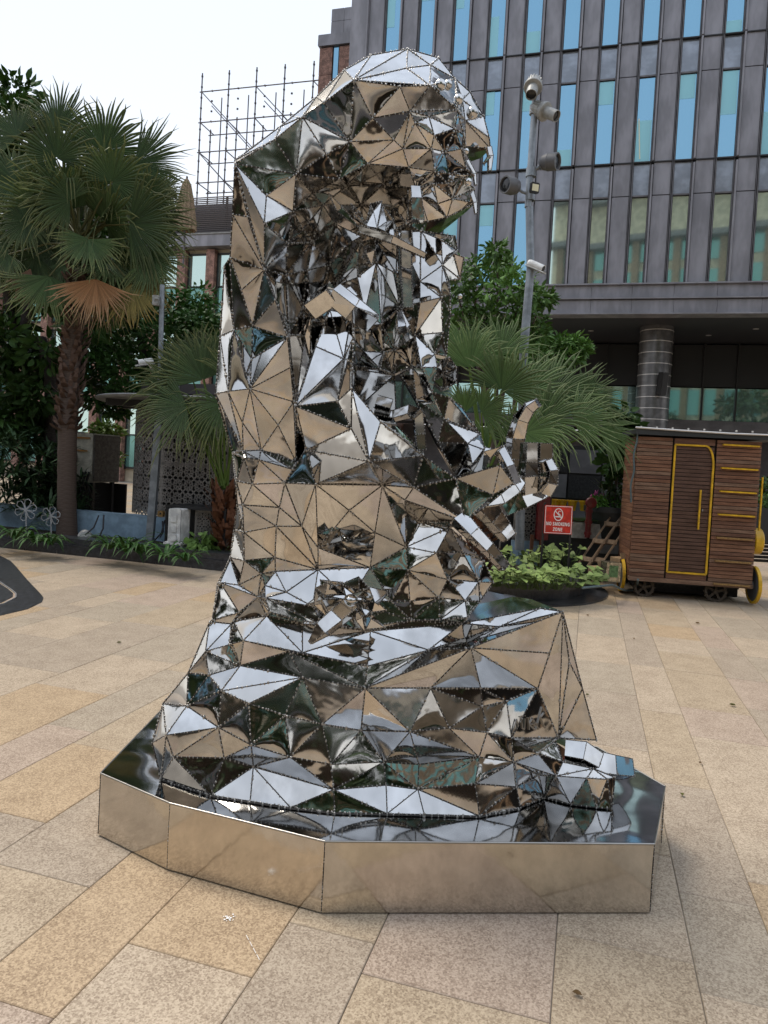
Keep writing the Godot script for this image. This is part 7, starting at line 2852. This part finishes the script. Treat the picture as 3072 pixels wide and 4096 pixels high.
	f.skirt = "g2 g5 g8, g2 g8 g7, g5 g9 g8, g5 g23 g9, g5 g6 g23, g6 i3 i10, g6 i10 g23, g23 i10 g10, g9 g23 g10, i10 i3 i12, g10 i10 i12, i3 i5 i12, s9 s13 s10, s9 s12 s13, s12 s15 s13, s12 s27 s15, s27 s23 s15, s27 s28 s23, s28 s24 s23, s28 g7 s24, g7 g11 s24, g7 g8 g11, g8 g12 g11, g8 g13 g12, g8 g9 g13, g9 g10 g13, g10 i14 g13, g10 i12 i14, i12 i5 i17, i12 i17 i14, i5 i17 i18, s10 s13 s14, s14 s13 s16, s13 s17 s16, s13 s15 s17, s15 s18 s17, s15 s23 s18, s23 s24 s25, s18 s23 s25, s24 g11 s25, g11 g16 s25, g11 g17 g16, g11 g12 g17, g12 g13 g17, g13 g18 g17, g13 i14 g18, i14 i15 g18, s14 s16 s20, s16 s19 s20, s16 s17 s19, s17 s18 s19, s18 s21 s19, s18 s22 s21, s18 s25 s22, s25 s26 s22, s25 g16 g20, s25 g20 s26, g16 g17 g20, g17 g21 g20, g17 g22 g21, g17 g18 g22, g18 i15 g22, i15 i20 g22, s1 s2 s3, s2 s4 s3, s2 s5 s4, s4 s5 s6, s5 s31 s6, s4 s6 s7, s3 s4 s7, s3 s7 s8, s7 s9 s8, s8 s9 s10, s3 s8 e1, s1 s3 e1, s8 s10 e1, e1 s10 e2, s10 s14 e2, s14 e4 e2, s14 s20 e4, m17 m16 s1, m16 s2 s1, m16 s5 s2, m16 m15 s5, m15 s31 s5, m15 p7 s31, m17 o10 s1, s1 o10 e1"
	f.foot = "i14 F1 i15, i14 i17 F2, i14 F2 F1, F1 F2 F3, i15 F1 F3, F2 F4 F3, F2 F5 F4, F5 F6 F7, F5 F7 F4, F6 F8 F7, F6 F9 F8, i17 F10 F2, F10 F11 F2, F11 F5 F2, F11 F6 F5, F11 F9 F6, i17 i18 F10, i15 F3 i20"
	f.sleeve = "t1 t4 t3, t1 t2 t4, t3 t4 t5, t4 t6 t5, t2 t14 t4, t4 t14 t6, t14 t15 t6, t6 t15 t8, t5 t6 t8, t5 t8 t7, t7 t8 t9, t7 t9 t11, t9 t12 t11, t7 t11 m3, t8 t15 t9, t15 t17 t9, t5 t7 b7, b7 t7 m3, t17 t18 t9, t18 t19 t9, t9 t19 t12, t18 t20 t19, t20 t21 t19, t19 t21 t13, t12 t19 t13, t20 t22 t23, t20 t23 t21, t22 t24 t23, t23 t24 t25, t23 t25 t21, t13 t21 z1, z1 t21 z3"
	f.torso = "c1 c2 c3, c1 c4 c2, c2 c4 c5, c2 c5 c3, c1 c3 c6, c3 c7 c6, c6 c7 c8, c3 c9 c7, c8 c7 c10, c7 c11 c10, c10 c11 c12, c11 c13 c12, c7 c14 c11, c7 c9 c14, c11 c14 c13, c10 c12 d1, c12 d2 d1, c3 c15 c5, c15 c16 c17, c3 c15 c17, c3 c17 c18, c3 c18 c9, j1 j3 c6, j1 c6 j4, j4 c6 c8, j3 c1 c6, u11 j1 u3, u11 u3 u2, u2 u3 j4, u2 j4 u5, u2 u5 u6, u2 u6 u9, u8 u2 u9, u7 u11 u2, u7 u2 u8, u8 u9 u10, u9 u6 u10, j1 j4 u3, a18 n2 u11, n2 j1 u11, a18 u11 u7, a18 n1 n2, a11 a18 n1, u7 u8 u10, u7 u10 b8, u6 u5 z10, z10 u5 z13, z10 z13 z14, u5 z18 z13, u5 j4 z18, j4 z19 z18, z19 z20 z18, z18 z20 z17, z13 z18 z17, z13 z17 z16, z14 z13 z16, z14 z16 z15, j4 c8 z19, c8 c10 z19, z19 d1 z20, c10 d1 z19, z15 z16 ww1, z16 ww2 z17, z16 ww2 ww1, ww1 ww2 ww4, ww2 ww3 ww4, ww4 ww3 t17, ww3 ww5 t17, ww5 t18 t17, u10 u6 b9, u6 z10 b9, z10 z14 b9, z14 z15 b9"
	f.far_arm = "la1 la2 la4, la2 la3 la4, la3 la5 la4, la4 la5 la7, la5 la6 la7, la6 la9 la8, la6 la8 la7, la3 la10 la5, la10 la11 la5, la10 la13 la11, la5 la11 la6, la11 la12 la6, la6 la12 la9, d1 d2 la3, d1 la3 la2, cu1 cu2 cu7, cu2 cu3 cu7, cu3 cu4 cu7, cu4 cu5 cu7, cu5 cu6 cu7, cu6 cu1 cu7"
	return f
